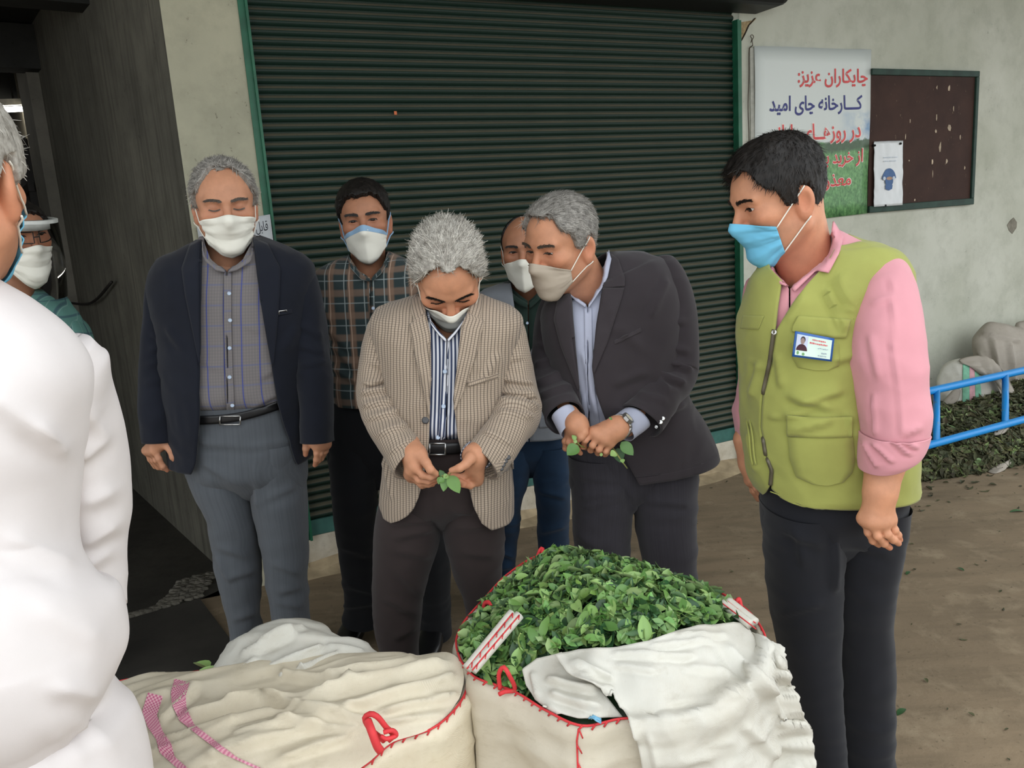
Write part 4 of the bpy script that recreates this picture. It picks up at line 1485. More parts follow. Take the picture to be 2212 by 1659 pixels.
def ring_pts(pts, m=160):
    """closed smooth ring through (x,y,z) pixel/height points"""
    P = np.array([gp(x, y, z) for x, y, z in pts])
    P2 = np.concatenate([P[-2:], P, P[:3]])
    Q = cr(P2, m * 3)
    # cut one period
    i0 = np.argmin(((Q[:m] - P[0]) ** 2).sum(1)); j0 = m + np.argmin(((Q[m:] - P[0]) ** 2).sum(1))
    Q = Q[i0:j0]
    L = np.concatenate([[0], np.cumsum(np.linalg.norm(np.diff(Q, axis=0), axis=1))])
    t = np.linspace(0, L[-1], m, endpoint=False)
    return np.stack([np.interp(t, L, Q[:, i]) for i in range(3)], 1)


def sack_wall(name, rim, mat, parent, bulge=0.07, seed=0, folds=(), keep=None, nv=44, inner=0.05, amp=0.008, against=None):
    C = rim.mean(0)
    rows = []
    for t in np.linspace(0, 1, nv):
        z = rim[:, 2] * (1 - t) + 0.004 * t
        k_ = 1 + bulge * math.sin(math.pi * min(1, t * 0.9 + 0.12)) - 0.06 * max(0, t - 0.85) / 0.15 + 0.0
        xy = C[:2] + (rim[:, :2] - C[:2]) * k_
        rows.append(np.column_stack([xy, z]))
    V = np.array(rows)
    V = wrinkle(V, True, folds, amp, (4, 4, 11), seed)
    V[0] = rim
    if against:                       # press the cloth in where it meets a neighbouring sack
        T_, Cn = bvh(against[0]), against[1]
        for i in range(V.shape[0]):
            for j in range(V.shape[1]):
                p = V[i, j]
                if np.hypot(*(p - Cn)[:2]) > 0.55: continue
                h_ = T_.find_nearest(Vector(p), 0.12)
                if h_[0] is None: continue
                q = np.array(h_[0])
                if np.hypot(*(p - Cn)[:2]) < np.hypot(*(q - Cn)[:2]) + .002 and p[2] < q[2] + .03:
                    V[i, j] = q + np.append(N((q - Cn)[:2]) * .002, 0)
    # inner lip
    lip = np.stack([np.column_stack([C[:2] + (rim[:, :2] - C[:2]) * 0.975, rim[:, 2] - 0.002]), np.column_stack([C[:2] + (rim[:, :2] - C[:2]) * 0.965, rim[:, 2] - inner])])
    V = np.concatenate([lip[::-1], V])
    n0, n1 = V.shape[:2]
    F = grid_faces(n0, n1, True).tolist() + [tuple((n0 - 1) * n1 + j for j in range(n1))]
    VV = V.reshape(-1, 3)
    if keep: BVHS.setdefault(keep, []).append((VV, F))
    return mob(name, VV, F, mat, parent, uv=np.column_stack([VV[:, 0], VV[:, 2]]))


def stitches(parent, path, step=0.022, L=0.011, r=0.0022, out=None, ang=0.7):
    """rope along path plus short whip stitches"""
    P = np.asarray(path)
    parts = [tube(P, r, 6)]
    s = np.concatenate([[0], np.cumsum(np.linalg.norm(np.diff(P, axis=0), axis=1))])
    T = N(np.gradient(P, axis=0))
    for d in np.arange(0, s[-1], step):
        p = np.array([np.interp(d, s, P[:, i]) for i in range(3)])
        t = np.array([np.interp(d, s, T[:, i]) for i in range(3)])
        o_ = np.array([0, 0, -1.0]) if out is None else out
        v = N(o_ * ang + t * 0.6)
        parts.append(tube([p + N(CAM - p) * 0.002, p + v * L + N(CAM - p) * 0.003], r * 0.8, 5))
    return mob('red_stitching', *join(parts), M_THREAD, parent)


# ---- the tied sack stands against the open one; its bag comes first
RIM2 = ring_pts([(245, 1478, .63), (350, 1463, .635), (440, 1450, .64), (560, 1432, .65), (700, 1418, .65), (800, 1416, .65), (900, 1428, .65), (985, 1446, .645), (1008, 1480, .635), (990, 1525, .63), (935, 1575, .625), (850, 1605, .62), (790, 1655, .61), (680, 1720, .60), (500, 1740, .60), (330, 1720, .60), (200, 1640, .61), (180, 1540, .62)], 200)
C2 = RIM2.mean(0)
s2 = empty('tied_sack', (C2[0], C2[1], 0), 'full cream woven sack with pink bands, red stitched rim and tied mouth', 'sack')
sack_wall('bag', RIM2, M_SACKT, s2, .02, 13, folds=[(1010, 1500, 1050, 1640, 12, .010), (900, 1600, 1040, 1600, 10, .004)], keep='rsack', inner=.03)

# ---- the open sack full of leaves
RIM = ring_pts([(1175, 1199, .70), (1265, 1203, .70), (1440, 1240, .70), (1590, 1302, .69), (1655, 1385, .68), (1620, 1470, .67), (1480, 1545, .665), (1340, 1556, .66), (1258, 1571, .66), (1180, 1538, .66), (1110, 1496, .66), (1022, 1462, .67), (986, 1400, .68), (1000, 1350, .68), (1042, 1300, .69), (1100, 1240, .70)], 200)
SC_C = RIM.mean(0)
sk = empty('leaf_sack', (SC_C[0], SC_C[1], 0), 'open cream woven sack with red stitched rim heaped with fresh green leaves', 'sack')
sack_wall('bag', RIM, M_SACK, sk, 0.03, 3, folds=[(1080, 1540, 1240, 1600, 14, .010), (1070, 1590, 1240, 1640, 12, .009), (1270, 1610, 1380, 1600, 9, .006), (1100, 1620, 1220, 1660, 12, .008), (1280, 1640, 1380, 1630, 8, .005)], keep='lsack', against=('rsack', C2))
stitches(sk, np.concatenate([RIM, RIM[:1]]) + np.array([0, 0, .003]))
seam_p = cast_many(resample([(1250, 1574), (1246, 1600), (1248, 1659), (1250, 1700)], 30), 'lsack', .002)
stitches(sk, seam_p, 0.03, 0.018, 0.0016, out=np.array([0.6, 0, -0.4]))
# loops and straps
def loop(parent, pts, Yz, r=.004, name='loop_handle', mat=None, m=24):
    P = [gp(x, y, z) for x, y, z in pts]
    return mob(name, *tube(P, r, 8, m=m), mat or M_THREAD, parent)


loop(sk, [(1150, 1222, .70), (1160, 1205, .715), (1168, 1186, .735), (1172, 1184, .737), (1172, 1205, .72), (1180, 1212, .70)], 0, .0045)
loop(sk, [(1040, 1340, .69), (1052, 1330, .70), (1063, 1312, .715), (1058, 1302, .72), (1048, 1303, .715), (1044, 1318, .70), (1038, 1345, .69)], 0, .005)
loop(sk, [(1080, 1488, .665), (1078, 1455, .70), (1088, 1441, .715), (1098, 1455, .705), (1112, 1490, .665), (1090, 1494, .665), (1078, 1500, .66)], 0, .0042)
loop(sk, [(1590, 1310, .70), (1592, 1297, .715), (1597, 1294, .715), (1602, 1318, .70)], 0, .004)
for a, b in ((((1102, 1320), (1004, 1438)), ((1113, 1329), (1013, 1452))), (((1118, 1324), (1016, 1440)), ((1126, 1333), (1024, 1456)))):
    pa = [gp(*q, .765 - .06 * i) for i, q in enumerate(a)]; pb = [gp(*q, .765 - .06 * i) for i, q in enumerate(b)]
    t = np.linspace(0, 1, 16)[:, None]
    A_, B_ = pa[0] * (1 - t) + pa[1] * t, pb[0] * (1 - t) + pb[1] * t
    w_ = mob('strap', *tube((A_ + B_) / 2, .010, 8), M_SACKW, sk)
    st_ = (A_ + B_) / 2
    stitches(w_, st_ + N(CAM - st_) * .010, .024, .012, .0014, out=N(B_[0] - A_[0]))
t = np.linspace(0, 1, 14)[:, None]
for q0, q1 in (((1560, 1303, .72), (1622, 1350, .70)), ((1572, 1299, .72), (1632, 1346, .70))):
    st_ = gp(*q0) * (1 - t) + gp(*q1) * t
    w_ = mob('strap', *tube(st_, .010, 8), M_SACKW, sk)
    stitches(w_, st_ + N(CAM - st_) * .010, .024, .012, .0014, out=np.array([0.4, 0, -.4]))

# ---- leaf heap: a mound surface, then leaves
def polar(rim, zf, ns=40, k=0.965):
    C = rim.mean(0)
    rows = []
    for s_ in np.linspace(1, 0.0, ns):
        xy = C[:2] + (rim[:, :2] - C[:2]) * s_ * k
        rows.append(np.column_stack([xy, zf(xy, s_, rim[:, 2])]))
    return np.array(rows)


def mound_z(xy, s_, rz):
    h_ = 0.085 * (1 - s_ ** 2.2) + 0.015 * (1 - s_) * np.sin(xy[:, 0] * 9)
    tilt = -0.01 * (xy[:, 1] - SC_C[1]) / 0.3
    return rz * s_ + 0.685 * (1 - s_) - 0.012 + h_ + tilt * (1 - s_) + 0.012 * fbm(np.column_stack([xy * 14, 0 * xy[:, 0]]), 3, 2)


MV = polar(RIM, mound_z, 40, .93)
mf = grid_faces(MV.shape[0], MV.shape[1], True)
BVHS.setdefault('lsack', []).append((MV.reshape(-1, 3), mf.tolist())); BVHS.setdefault('mound', []).append((MV.reshape(-1, 3), mf.tolist()))


def m_leaf(name, c0, c1, under, rough=0.42):
    k = NT(name)
    oi = k.n('ShaderNodeObjectInfo'); t = k.attr('Col')
    n1 = k.noise(60, 3)
    c = k.mix(k.math('ADD', k.math('MULTIPLY', oi.outputs['Random'], 0.7), k.math('MULTIPLY', n1, 0.3)), c0, c1)
    c = k.mix(1.0, c, t, 'MULTIPLY')
    g = k.n('ShaderNodeNewGeometry')
    c = k.mix(k.math('MULTIPLY', g.outputs['Backfacing'], 0.7), c, under)
    k.col(c)
    m = k.done(rough, 0.4)
    k.b.inputs['Transmission Weight'].default_value = 0.0
    return m


M_LEAF = m_leaf('fresh_leaf', srgb(76, 116, 58), srgb(116, 152, 80), srgb(140, 168, 112))
M_LEAFL = m_leaf('young_leaf', srgb(124, 160, 90), srgb(152, 180, 110), srgb(160, 182, 130))
M_LEAFD = m_leaf('dark_leaf', srgb(44, 78, 46), srgb(70, 106, 60), srgb(112, 140, 100))


def leaf_shape(L=1.0, W=0.42, fold=0.12, curl=0.15, n=5):
    """midrib along +x, 3 columns; unit length"""
    V = []
    for i in range(n + 1):
        t = i / n
        w = W * math.sin(math.pi * min(1, t ** 0.8)) ** 0.8 * 0.5 + 0.004
        z = curl * (t - 0.5) ** 2
        V += [(L * (t - 0.5), -w, z + fold * w), (L * (t - 0.5), 0, z), (L * (t - 0.5), w, z + fold * w)]
    F = []
    for i in range(n):
        b = i * 3
        F += [(b, b + 3, b + 4, b + 1), (b + 1, b + 4, b + 5, b + 2)]
    return np.array(V), F


rng = np.random.default_rng(11)
LSH = [leaf_shape(1, 0.46, 0.5, 0.35), leaf_shape(1, 0.38, 0.2, -0.4), leaf_shape(1, 0.52, 0.9, 0.2), leaf_shape(1, 0.34, -0.5, 0.5)]


def rand_frames(n, nrm, tilt):
    z = N(nrm + rng.normal(0, tilt, (n, 3)))
    x = N(np.cross(z, rng.normal(0, 1, (n, 3))))
    y = np.cross(z, x)
    return x, y, z


def scatter_mesh(P, nrm, size, tilt, shapes, tones):
    Vs, Fs, Cs, n = [], [], [], 0
    x, y, z = rand_frames(len(P), nrm, tilt)
    for i in range(len(P)):
        V, F = shapes[i % len(shapes)]
        W = P[i] + size[i] * (V[:, :1] * x[i] + V[:, 1:2] * y[i] + V[:, 2:3] * z[i])
        Vs.append(W); Fs.append(np.array(F) + n); n += len(V)
        Cs.append(np.repeat(tones[i][None], len(V), 0))
    return np.concatenate(Vs), np.concatenate(Fs), np.concatenate(Cs)


def mesh_samples(V, F, n, vis=None):
    tri = np.concatenate([F[:, [0, 1, 2]], F[:, [0, 2, 3]]])
    a, b, c = V[tri[:, 0]], V[tri[:, 1]], V[tri[:, 2]]
    cr_ = np.cross(b - a, c - a); ar = np.linalg.norm(cr_, axis=1)
    if vis is not None: ar = ar * vis((a + b + c) / 3)
    i = rng.choice(len(tri), n, p=ar / ar.sum())
    u, v = rng.random((2, n)); f_ = u + v > 1; u[f_], v[f_] = 1 - u[f_], 1 - v[f_]
    nn = N(cr_[i]); nn = nn * np.sign(nn[:, 2:3] + 1e-9)
    return a[i] + u[:, None] * (b - a)[i] + v[:, None] * (c - a)[i], nn


hb = empty('leaf_heap', (SC_C[0], SC_C[1], 0), 'mass of fresh green tea leaves heaped in the open cream sack', 'leaves', kind='stuff')
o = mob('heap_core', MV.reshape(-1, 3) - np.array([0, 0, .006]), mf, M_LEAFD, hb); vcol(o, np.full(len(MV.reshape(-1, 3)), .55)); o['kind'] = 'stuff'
NL = 5200
P, nn = mesh_samples(MV.reshape(-1, 3), mf, NL)
DRP = np.array([(1120, 1440), (1150, 1415), (1250, 1392), (1400, 1376), (1500, 1340), (1580, 1335), (1660, 1362), (1720, 1400), (1800, 1700), (1150, 1700), (1140, 1540)], float)


def in_poly(pts, poly):
    x_, y_ = pts[:, 0], pts[:, 1]; ins = np.zeros(len(pts), bool); j_ = len(poly) - 1
    for i_ in range(len(poly)):
        c_ = ((poly[i_, 1] > y_) != (poly[j_, 1] > y_)) & (x_ < (poly[j_, 0] - poly[i_, 0]) * (y_ - poly[i_, 1]) / (poly[j_, 1] - poly[i_, 1] + 1e-9) + poly[i_, 0])
        ins ^= c_; j_ = i_
    return ins


okl = ~in_poly(proj(P + nn * .012), DRP)
P, nn = P[okl], nn[okl]; NL = len(P)
P = P + nn * rng.uniform(0.0, 0.018, (NL, 1))
tone = rng.uniform(.6, 1.25, (NL, 1)) * np.array([1, 1, 1]) * (1 + rng.normal(0, .08, (NL, 3)))
for j, (mt, nm) in enumerate(((M_LEAF, 'leaf_layer'), (M_LEAFL, 'leaf_layer'), (M_LEAFD, 'leaf_layer'))):
    idx = np.arange(NL)[(np.arange(NL) % 10 < 5) if j == 0 else ((np.arange(NL) % 10 >= 5) & (np.arange(NL) % 10 < 7)) if j == 1 else (np.arange(NL) % 10 >= 7)]
    V, F, C = scatter_mesh(P[idx], nn[idx], rng.uniform(.024, .046, len(idx)), .65, LSH, tone[idx])
    o = mob(nm, V, F, mt, hb); vcol(o, C); o['kind'] = 'stuff'
# the individual leaves that show largest
LM = {}
for j, (V, F) in enumerate(LSH):
    for mt in (M_LEAF, M_LEAFL, M_LEAFD):
        me = bpy.data.meshes.new('tea_leaf'); me.from_pydata(V.tolist(), [], F); me.materials.append(mt)
        me.polygons.foreach_set('use_smooth', [True] * len(me.polygons))
        ca = me.color_attributes.new('Col', 'FLOAT_COLOR', 'POINT'); ca.data.foreach_set('color', np.ones(len(V) * 4, np.float32))
        LM[(j, mt.name)] = me
P, nn = mesh_samples(MV.reshape(-1, 3), mf, 300, lambda c: (~in_poly(proj(c), DRP)) * (c[:, 1] < SC_C[1] + .22) * (np.hypot(c[:, 0] - SC_C[0], c[:, 1] - SC_C[1]) < .34) * 1.0)
x, y, z = rand_frames(300, nn, .45)
for i in range(300):
    mt = (M_LEAF, M_LEAF, M_LEAFL, M_LEAFD)[i % 4]
    o = bpy.data.objects.new('tea_leaf', LM[(i % 4, mt.name)]); COL.objects.link(o)
    s_ = rng.uniform(.03, .05)
    o.matrix_world = Matrix(((x[i][0] * s_, y[i][0] * s_, z[i][0] * s_, P[i][0] + nn[i][0] * .019), (x[i][1] * s_, y[i][1] * s_, z[i][1] * s_, P[i][1] + nn[i][1] * .019), (x[i][2] * s_, y[i][2] * s_, z[i][2] * s_, P[i][2] + nn[i][2] * .019), (0, 0, 0, 1)))
    tag(o, 'single fresh green tea leaf lying on top of the heap in the open sack', 'leaf', 'fresh leaves on top of the heap')

# ---- drapes
def coons(top, bot, left, right, nu, nv):
    T, B = resample(top, nu), resample(bot, nu)
    L, R = resample(left, nv), resample(right, nv)
    u = np.linspace(0, 1, nu)[None, :, None]; v = np.linspace(0, 1, nv)[:, None, None]
    S = (1 - v) * T[None] + v * B[None] + (1 - u) * L[:, None] + u * R[:, None]
    S -= (1 - u) * (1 - v) * T[0] + u * (1 - v) * T[-1] + (1 - u) * v * B[0] + u * v * B[-1]
    return S


def drape(name, S, keys, mat, parent, off=.014, folds=(), amp=.006, seed=0, sm=12, fs=(9, 9, 9), keep=None, edge_roll=0.0, fray=0.0):
    nv, nu = S.shape[:2]
    V = cast_many(S.reshape(-1, 2), keys, off).reshape(nv, nu, 3)
    D = np.linalg.norm(V - CAM, axis=2)
    for _ in range(sm):
        Dp = np.pad(D, 1, mode='edge')
        avg = (Dp[:-2, 1:-1] + Dp[2:, 1:-1] + Dp[1:-1, :-2] + Dp[1:-1, 2:]) / 4
        D = np.minimum(D, avg + .0004)
    V = CAM + N(V - CAM) * D[..., None]
    V = wrinkle(V, False, folds, amp, fs, seed)
    o = mob(name, V.reshape(-1, 3), grid_faces(nv, nu), mat, parent, uv=grid_uv(V, False).reshape(-1, 2))
    solid(o, .003, 0)
    if keep: BVHS.setdefault(keep, []).append((V.reshape(-1, 3), grid_faces(nv, nu).tolist()))
    return o


fc = empty('sack_cloth', (SC_C[0] + .15, SC_C[1] - .2, 0.68), 'white woven sack cloth thrown over the right front of the leaf-filled sack', 'cloth')
S = coons([(1128, 1446), (1160, 1422), (1215, 1412)], [(1172, 1532), (1250, 1552), (1345, 1548)], [(1128, 1446), (1136, 1480), (1172, 1532)], [(1215, 1412), (1290, 1480), (1345, 1548)], 30, 30)
drape('folded_layer', S, 'lsack', M_SACKW, fc, .02, folds=[(1180, 1470, 1290, 1490, 9, .014), (1190, 1500, 1300, 1530, 10, .012), (1150, 1450, 1165, 1510, 8, .010)], amp=.006, seed=5, keep='lsack2')
S = coons([(1198, 1414), (1250, 1402), (1330, 1399), (1400, 1387), (1470, 1362), (1520, 1349), (1580, 1346), (1645, 1372), (1694, 1403)], [(1400, 1720), (1580, 1720), (1766, 1720)],
          [(1198, 1414), (1225, 1452), (1322, 1503), (1358, 1555), (1376, 1600), (1400, 1720)], [(1694, 1403), (1700, 1440), (1712, 1482), (1735, 1535), (1754, 1575), (1766, 1720)], 90, 70)
drape('cover_cloth', S, ('lsack', 'lsack2'), M_SACKW, fc, .028,
      folds=[(1320, 1415, 1500, 1420, 8, .010), (1400, 1400, 1540, 1385, 7, .010), (1460, 1378, 1570, 1372, 6, .009), (1230, 1430, 1330, 1470, 12, .012), (1300, 1480, 1380, 1600, 12, .014), (1560, 1390, 1660, 1500, 14, .012), (1620, 1440, 1690, 1560, 12, .010), (1480, 1440, 1580, 1460, 10, .006), (1440, 1520, 1600, 1500, 12, .005), (1650, 1390, 1690, 1440, 8, .008), (1400, 1580, 1420, 1660, 9, .007), (1600, 1560, 1680, 1640, 14, .008), (1330, 1440, 1420, 1450, 9, .006)], amp=.009, seed=8, fs=(8, 8, 13))
mob('blue_thread', *join([tube([gp(1275 + dx, 1548 + dy, .672), gp(1283 + dx * .5, 1552 - dy, .68), gp(1298, 1556 + dx, .672)], .0016, 5, m=10) for dx, dy in ((0, 0), (3, 2), (-3, 4), (6, -3), (2, 5))]), M_BLUT, fc)

# ---- left sack
stitches(s2, np.concatenate([RIM2, RIM2[:1]]) + np.array([0, 0, .002]))
sp = cast_many(resample([(1003, 1455), (1030, 1520), (1048, 1580), (1058, 1659)], 30), 'rsack', .002)
stitches(s2, sp, 0.026, 0.014, 0.0012, out=np.array([0.6, 0, -0.5]))


def top2(xy, s_, rz):
    d = np.hypot((xy[:, 0] + .12), (xy[:, 1] - 1.47))
    return rz * s_ + (C2[2] + .045) * (1 - s_) + .05 * (1 - s_ ** 3) * s_ * 1.6 * np.clip((1.56 - xy[:, 1]) / .2, .05, 1) + .03 * np.exp(-(d / .07) ** 2)


TV2 = polar(RIM2, top2, 60, .985)
TV2 = wrinkle(TV2, True, [(560, 1500, 800, 1565, 12, .014), (600, 1455, 770, 1480, 10, .012), (480, 1520, 700, 1500, 11, .012), (690, 1500, 960, 1440, 12, .015), (740, 1535, 985, 1465, 11, .014), (590, 1560, 780, 1578, 10, .010), (400, 1545, 570, 1500, 10, .012), (300, 1640, 520, 1560, 12, .012), (350, 1600, 600, 1530, 10, .011), (820, 1540, 990, 1500, 9, .012), (820, 1560, 960, 1545, 8, .008), (450, 1640, 700, 1560, 11, .011), (700, 1470, 900, 1430, 9, .011), (340, 1560, 430, 1480, 10, .010), (600, 1640, 760, 1590, 12, .010), (500, 1590, 640, 1560, 8, .008), (860, 1470, 980, 1440, 7, .009), (300, 1520, 370, 1500, 8, .008)], .012, (3.5, 16, 8), 5, rot=0.35)
tf2 = grid_faces(TV2.shape[0], TV2.shape[1], True)
mob('top_cloth', TV2.reshape(-1, 3), tf2, m_woven('cream_top_cloth', srgb(214, 205, 184), srgb(184, 170, 142), amt=.6), s2)
BVHS.setdefault('rsack', []).append((TV2.reshape(-1, 3), tf2.tolist()))
for a in ([(392, 1470), (384, 1500), (386, 1525), (402, 1560), (440, 1590), (495, 1632), (570, 1665)], [(335, 1500), (322, 1540), (334, 1575), (352, 1600), (360, 1630), (405, 1670)]):
    a = np.array(a, float)
    strip('pink_band', a - (15, 4), a + (17, 4), M_PINK, s2, 'rsack', .003, 50, 5, .0, 0, 0)
loop(s2, [(830, 1600, .65), (800, 1575, .68), (788, 1552, .70), (800, 1542, .71), (815, 1548, .705), (835, 1572, .68), (850, 1588, .66), (838, 1600, .655)], 0, .005, 'tie_loop')
loop(s2, [(794, 1556, .70), (803, 1580, .69), (815, 1612, .665), (822, 1622, .655)], 0, .007, 'tie_rope')
loop(s2, [(828, 1582, .68), (848, 1578, .68), (856, 1588, .67), (835, 1596, .67), (822, 1590, .675)], 0, .004, 'tie_knot')


def pillow(name, outline, bf, bb, mat, parent, folds=(), amp=.006, seed=0, ns=30, m=120, fs=(8, 8, 8), up=0.0, pw=0.6):
    """lumpy closed bundle from a silhouette outline [(x,y,Y)] bulging both ways"""
    P = np.array([px(x, y, Yd) for x, y, Yd in outline])
    P2 = np.concatenate([P[-2:], P, P[:3]])
    Q = cr(P2, m * 3)
    i0 = np.argmin(((Q[:m] - P[0]) ** 2).sum(1)); j0 = m + np.argmin(((Q[m:] - P[0]) ** 2).sum(1))
    Q = Q[i0:j0]; L = np.concatenate([[0], np.cumsum(np.linalg.norm(np.diff(Q, axis=0), axis=1))])
    t_ = np.linspace(0, L[-1], m, endpoint=False)
    O = np.stack([np.interp(t_, L, Q[:, i]) for i in range(3)], 1)
    C = O.mean(0)
    d = N(np.array([CAM[0] - C[0], CAM[1] - C[1], 0])) + np.array([0, 0, up]); d = N(d)
    rows = [C + (O - C) * s_ + d * bf * (1 - s_ ** 2.4) ** pw for s_ in np.linspace(0, 1, ns)]
    rows += [C + (O - C) * s_ - d * bb * (1 - s_ ** 2.4) ** pw for s_ in np.linspace(1, 0, ns)[1:]]
    V = wrinkle(np.array(rows), True, folds, amp, fs, seed)
    V[..., 2] = np.maximum(V[..., 2], 0.002)
    F = grid_faces(V.shape[0], m, True)
    o = mob(name, V.reshape(-1, 3), F, mat, parent)
    return o, (V.reshape(-1, 3), F.tolist())


bu = empty('cloth_bundle', px(640, 1480, 1.5), 'crumpled white sack cloth bundled on top of the tied sack', 'cloth')
_, vf = pillow('cloth', [(468, 1512, 1.44), (466, 1455, 1.48), (500, 1400, 1.53), (556, 1357, 1.58), (615, 1337, 1.6), (690, 1347, 1.6), (735, 1370, 1.58), (795, 1398, 1.55), (832, 1430, 1.5), (800, 1475, 1.42), (700, 1500, 1.40), (600, 1512, 1.39), (520, 1522, 1.40)], .05, .08, M_SACKW, bu,
               folds=[(520, 1420, 640, 1370, 9, .014), (540, 1460, 700, 1400, 9, .014), (600, 1470, 740, 1410, 8, .013), (500, 1480, 560, 1420, 8, .012), (660, 1480, 800, 1430, 8, .012), (560, 1400, 660, 1355, 8, .010), (700, 1400, 790, 1410, 8, .010), (640, 1440, 690, 1470, 8, .010)], amp=.012, seed=9, up=.5, fs=(7, 12, 12))
for i in range(3):
    q = [(640, 1450, .69), (470, 1462, .66), (435, 1441, .655)][i]
    p = gp(*q)
    o = bpy.data.objects.new('tea_leaf', LM[(i, M_LEAFL.name)]); COL.objects.link(o)
    if i == 0: p = gp(452, 1452, .66)
    o.matrix_world = Matrix.Translation(p) @ Matrix.Rotation(.6 + i, 4, 'Z') @ Matrix.Rotation(.3, 4, 'X') @ Matrix.Scale(.05, 4)
    tag(o, 'loose green leaf caught at the back edge of the tied sack', 'leaf', 'leaves on the tied sack')

# ---- back right: leaf waste, sacks, blue frame
M_GSACK = m_woven('grey_beige_sack', srgb(168, 160, 148), srgb(140, 130, 116), amt=.5)
b1 = empty('filled_sack', wl(5.05, 0, .35), 'grimy beige filled sack slumped against the wall behind the striped sack', 'sack')
pillow('bag', [(2100, 770, 5.2), (2108, 730, 5.2), (2132, 699, 5.2), (2165, 704, 5.2), (2212, 715, 5.25), (2232, 735, 5.25), (2240, 800, 5.25), (2238, 915, 5.2), (2190, 925, 5.15), (2110, 915, 5.12)], .16, .1, M_GSACK, b1, folds=[(2140, 730, 2170, 860, 6, .03), (2175, 735, 2190, 850, 6, .025), (2110, 760, 2150, 800, 5, .02), (2120, 720, 2200, 740, 5, .02)], amp=.02, seed=21, fs=(5, 5, 3))
b2 = empty('filled_sack', wl(4.85, 0, .5), 'white filled sack with green and pink bands half buried by dry leaves', 'sack')
o, vf = pillow('bag', [(2024, 870, 4.85), (2022, 830, 4.87), (2038, 795, 4.9), (2070, 776, 4.9), (2110, 772, 4.9), (2145, 785, 4.9), (2165, 820, 4.9), (2175, 880, 4.87), (2168, 935, 4.85), (2085, 955, 4.82), (2030, 940, 4.82)], .14, .12, M_SACKW, b2, amp=.012, seed=22)
BVHS.setdefault('bsack', []).append(vf)
M_GB = simple('green_band', srgb(130, 190, 160), .7); M_PB = simple('pale_pink_band', srgb(214, 164, 170), .7)
strip('band', [(2080, 785), (2079, 840), (2079, 900)], [(2094, 783), (2094, 840), (2094, 900)], M_GB, b2, 'bsack', .004)
strip('band', [(2094, 783), (2094, 840), (2094, 900)], [(2105, 783), (2106, 840), (2106, 900)], M_PB, b2, 'bsack', .004)
strip('band', [(2105, 783), (2106, 840), (2106, 900)], [(2112, 784), (2119, 840), (2120, 900)], M_GB, b2, 'bsack', .004)
o, _ = pillow('loose_mouth', [(2070, 778, 4.85), (2100, 768, 4.85), (2140, 776, 4.83), (2170, 800, 4.8), (2192, 840, 4.78), (2200, 885, 4.75), (2178, 890, 4.74), (2165, 840, 4.76), (2140, 806, 4.78), (2105, 790, 4.8)], .04, .02, M_GSACK, b2, amp=.012, seed=23, folds=[(2120, 780, 2180, 860, 5, .02), (2150, 800, 2190, 880, 5, .02)])
b3 = empty('filled_sack', wl(5.9, 0, .3), 'grey sack standing farthest along the wall past the beige sack', 'sack')
pillow('bag', [(2192, 720, 5.42), (2196, 702, 5.42), (2215, 694, 5.42), (2290, 700, 5.42), (2330, 780, 5.42), (2320, 885, 5.40), (2212, 905, 5.40)], .06, .06, M_GSACK, b3, amp=.015, seed=24)

# dry leaf heap
HC = WD * 4.75 + WN * 3.03; HA, HB = 1.4, .43


def heap_z(X, Yy):
    e = ((X - HC[0]) * WD[0] + (Yy - HC[1]) * WD[1]) / HA; g = (-(X - HC[0]) * WD[1] + (Yy - HC[1]) * WD[0]) / HB
    r2 = np.clip(e * e + g * g, 0, 1)
    return np.where(r2 < 1, .27 * (1 - r2) ** .7, 0) + .03 * fbm(np.stack([X * 5, Yy * 5, 0 * X], -1), 4, 3) * (1 - r2)


gx, gy = np.meshgrid(np.linspace(-1, 1, 60), np.linspace(-1, 1, 50))
HX = HC[0] + gx * HA * WD[0] - gy * HB * WD[1]; HY = HC[1] + gx * HA * WD[1] + gy * HB * WD[0]
HZ = heap_z(HX, HY) - .004
HV = np.stack([HX, HY, HZ], -1).reshape(-1, 3); HF = grid_faces(50, 60)
M_DRY = m_leaf('withered_leaf', srgb(70, 72, 48), srgb(112, 112, 78), srgb(128, 126, 96), .7)
M_DRYG = m_leaf('half_dry_leaf', srgb(88, 108, 60), srgb(130, 146, 92), srgb(124, 132, 96), .65)


def on_heap(x, y):
    """where the sight line of a pixel meets the heap or the floor"""
    d = ray(x, y)
    for Yt in np.arange(3.7, 5.4, .004):
        p = CAM + d * (Yt / d[1])
        if p[2] <= max(float(heap_z(p[0:1], p[1:2])[0]), 0.0): return p
    return CAM + d * (4.6 / d[1])


hp_ = empty('dry_leaf_heap', HC, 'dull dark heap of withered tea leaves on the floor before the back sacks', 'leaf heap', kind='stuff')
o = mob('heap_core', HV, HF, simple('heap_core_dark', srgb(44, 44, 30), .9, .1, var=.3), hp_); o['kind'] = 'stuff'
P, nn = mesh_samples(HV, HF, 9000, lambda c: (c[:, 2] > .002) * np.where((c - HC) @ WN < .1, 1.0, .4))
tn = rng.uniform(.5, 1.25, (9000, 1)) * (1 + rng.normal(0, .08, (9000, 3)))
sp_ = rng.random(9000) < .14
for sel, mt in ((~sp_, M_DRY), (sp_, M_DRYG)):
    V, F, C = scatter_mesh(P[sel] + nn[sel] * .006, nn[sel], rng.uniform(.035, .075, sel.sum()), .5, [leaf_shape(1, .36, .8, .8, 3), leaf_shape(1, .3, .3, -.8, 3)], tn[sel])
    V[:, 2] = np.maximum(V[:, 2], .003)
    o = mob('leaf_layer', V, F, mt, hp_); vcol(o, C); o['kind'] = 'stuff'
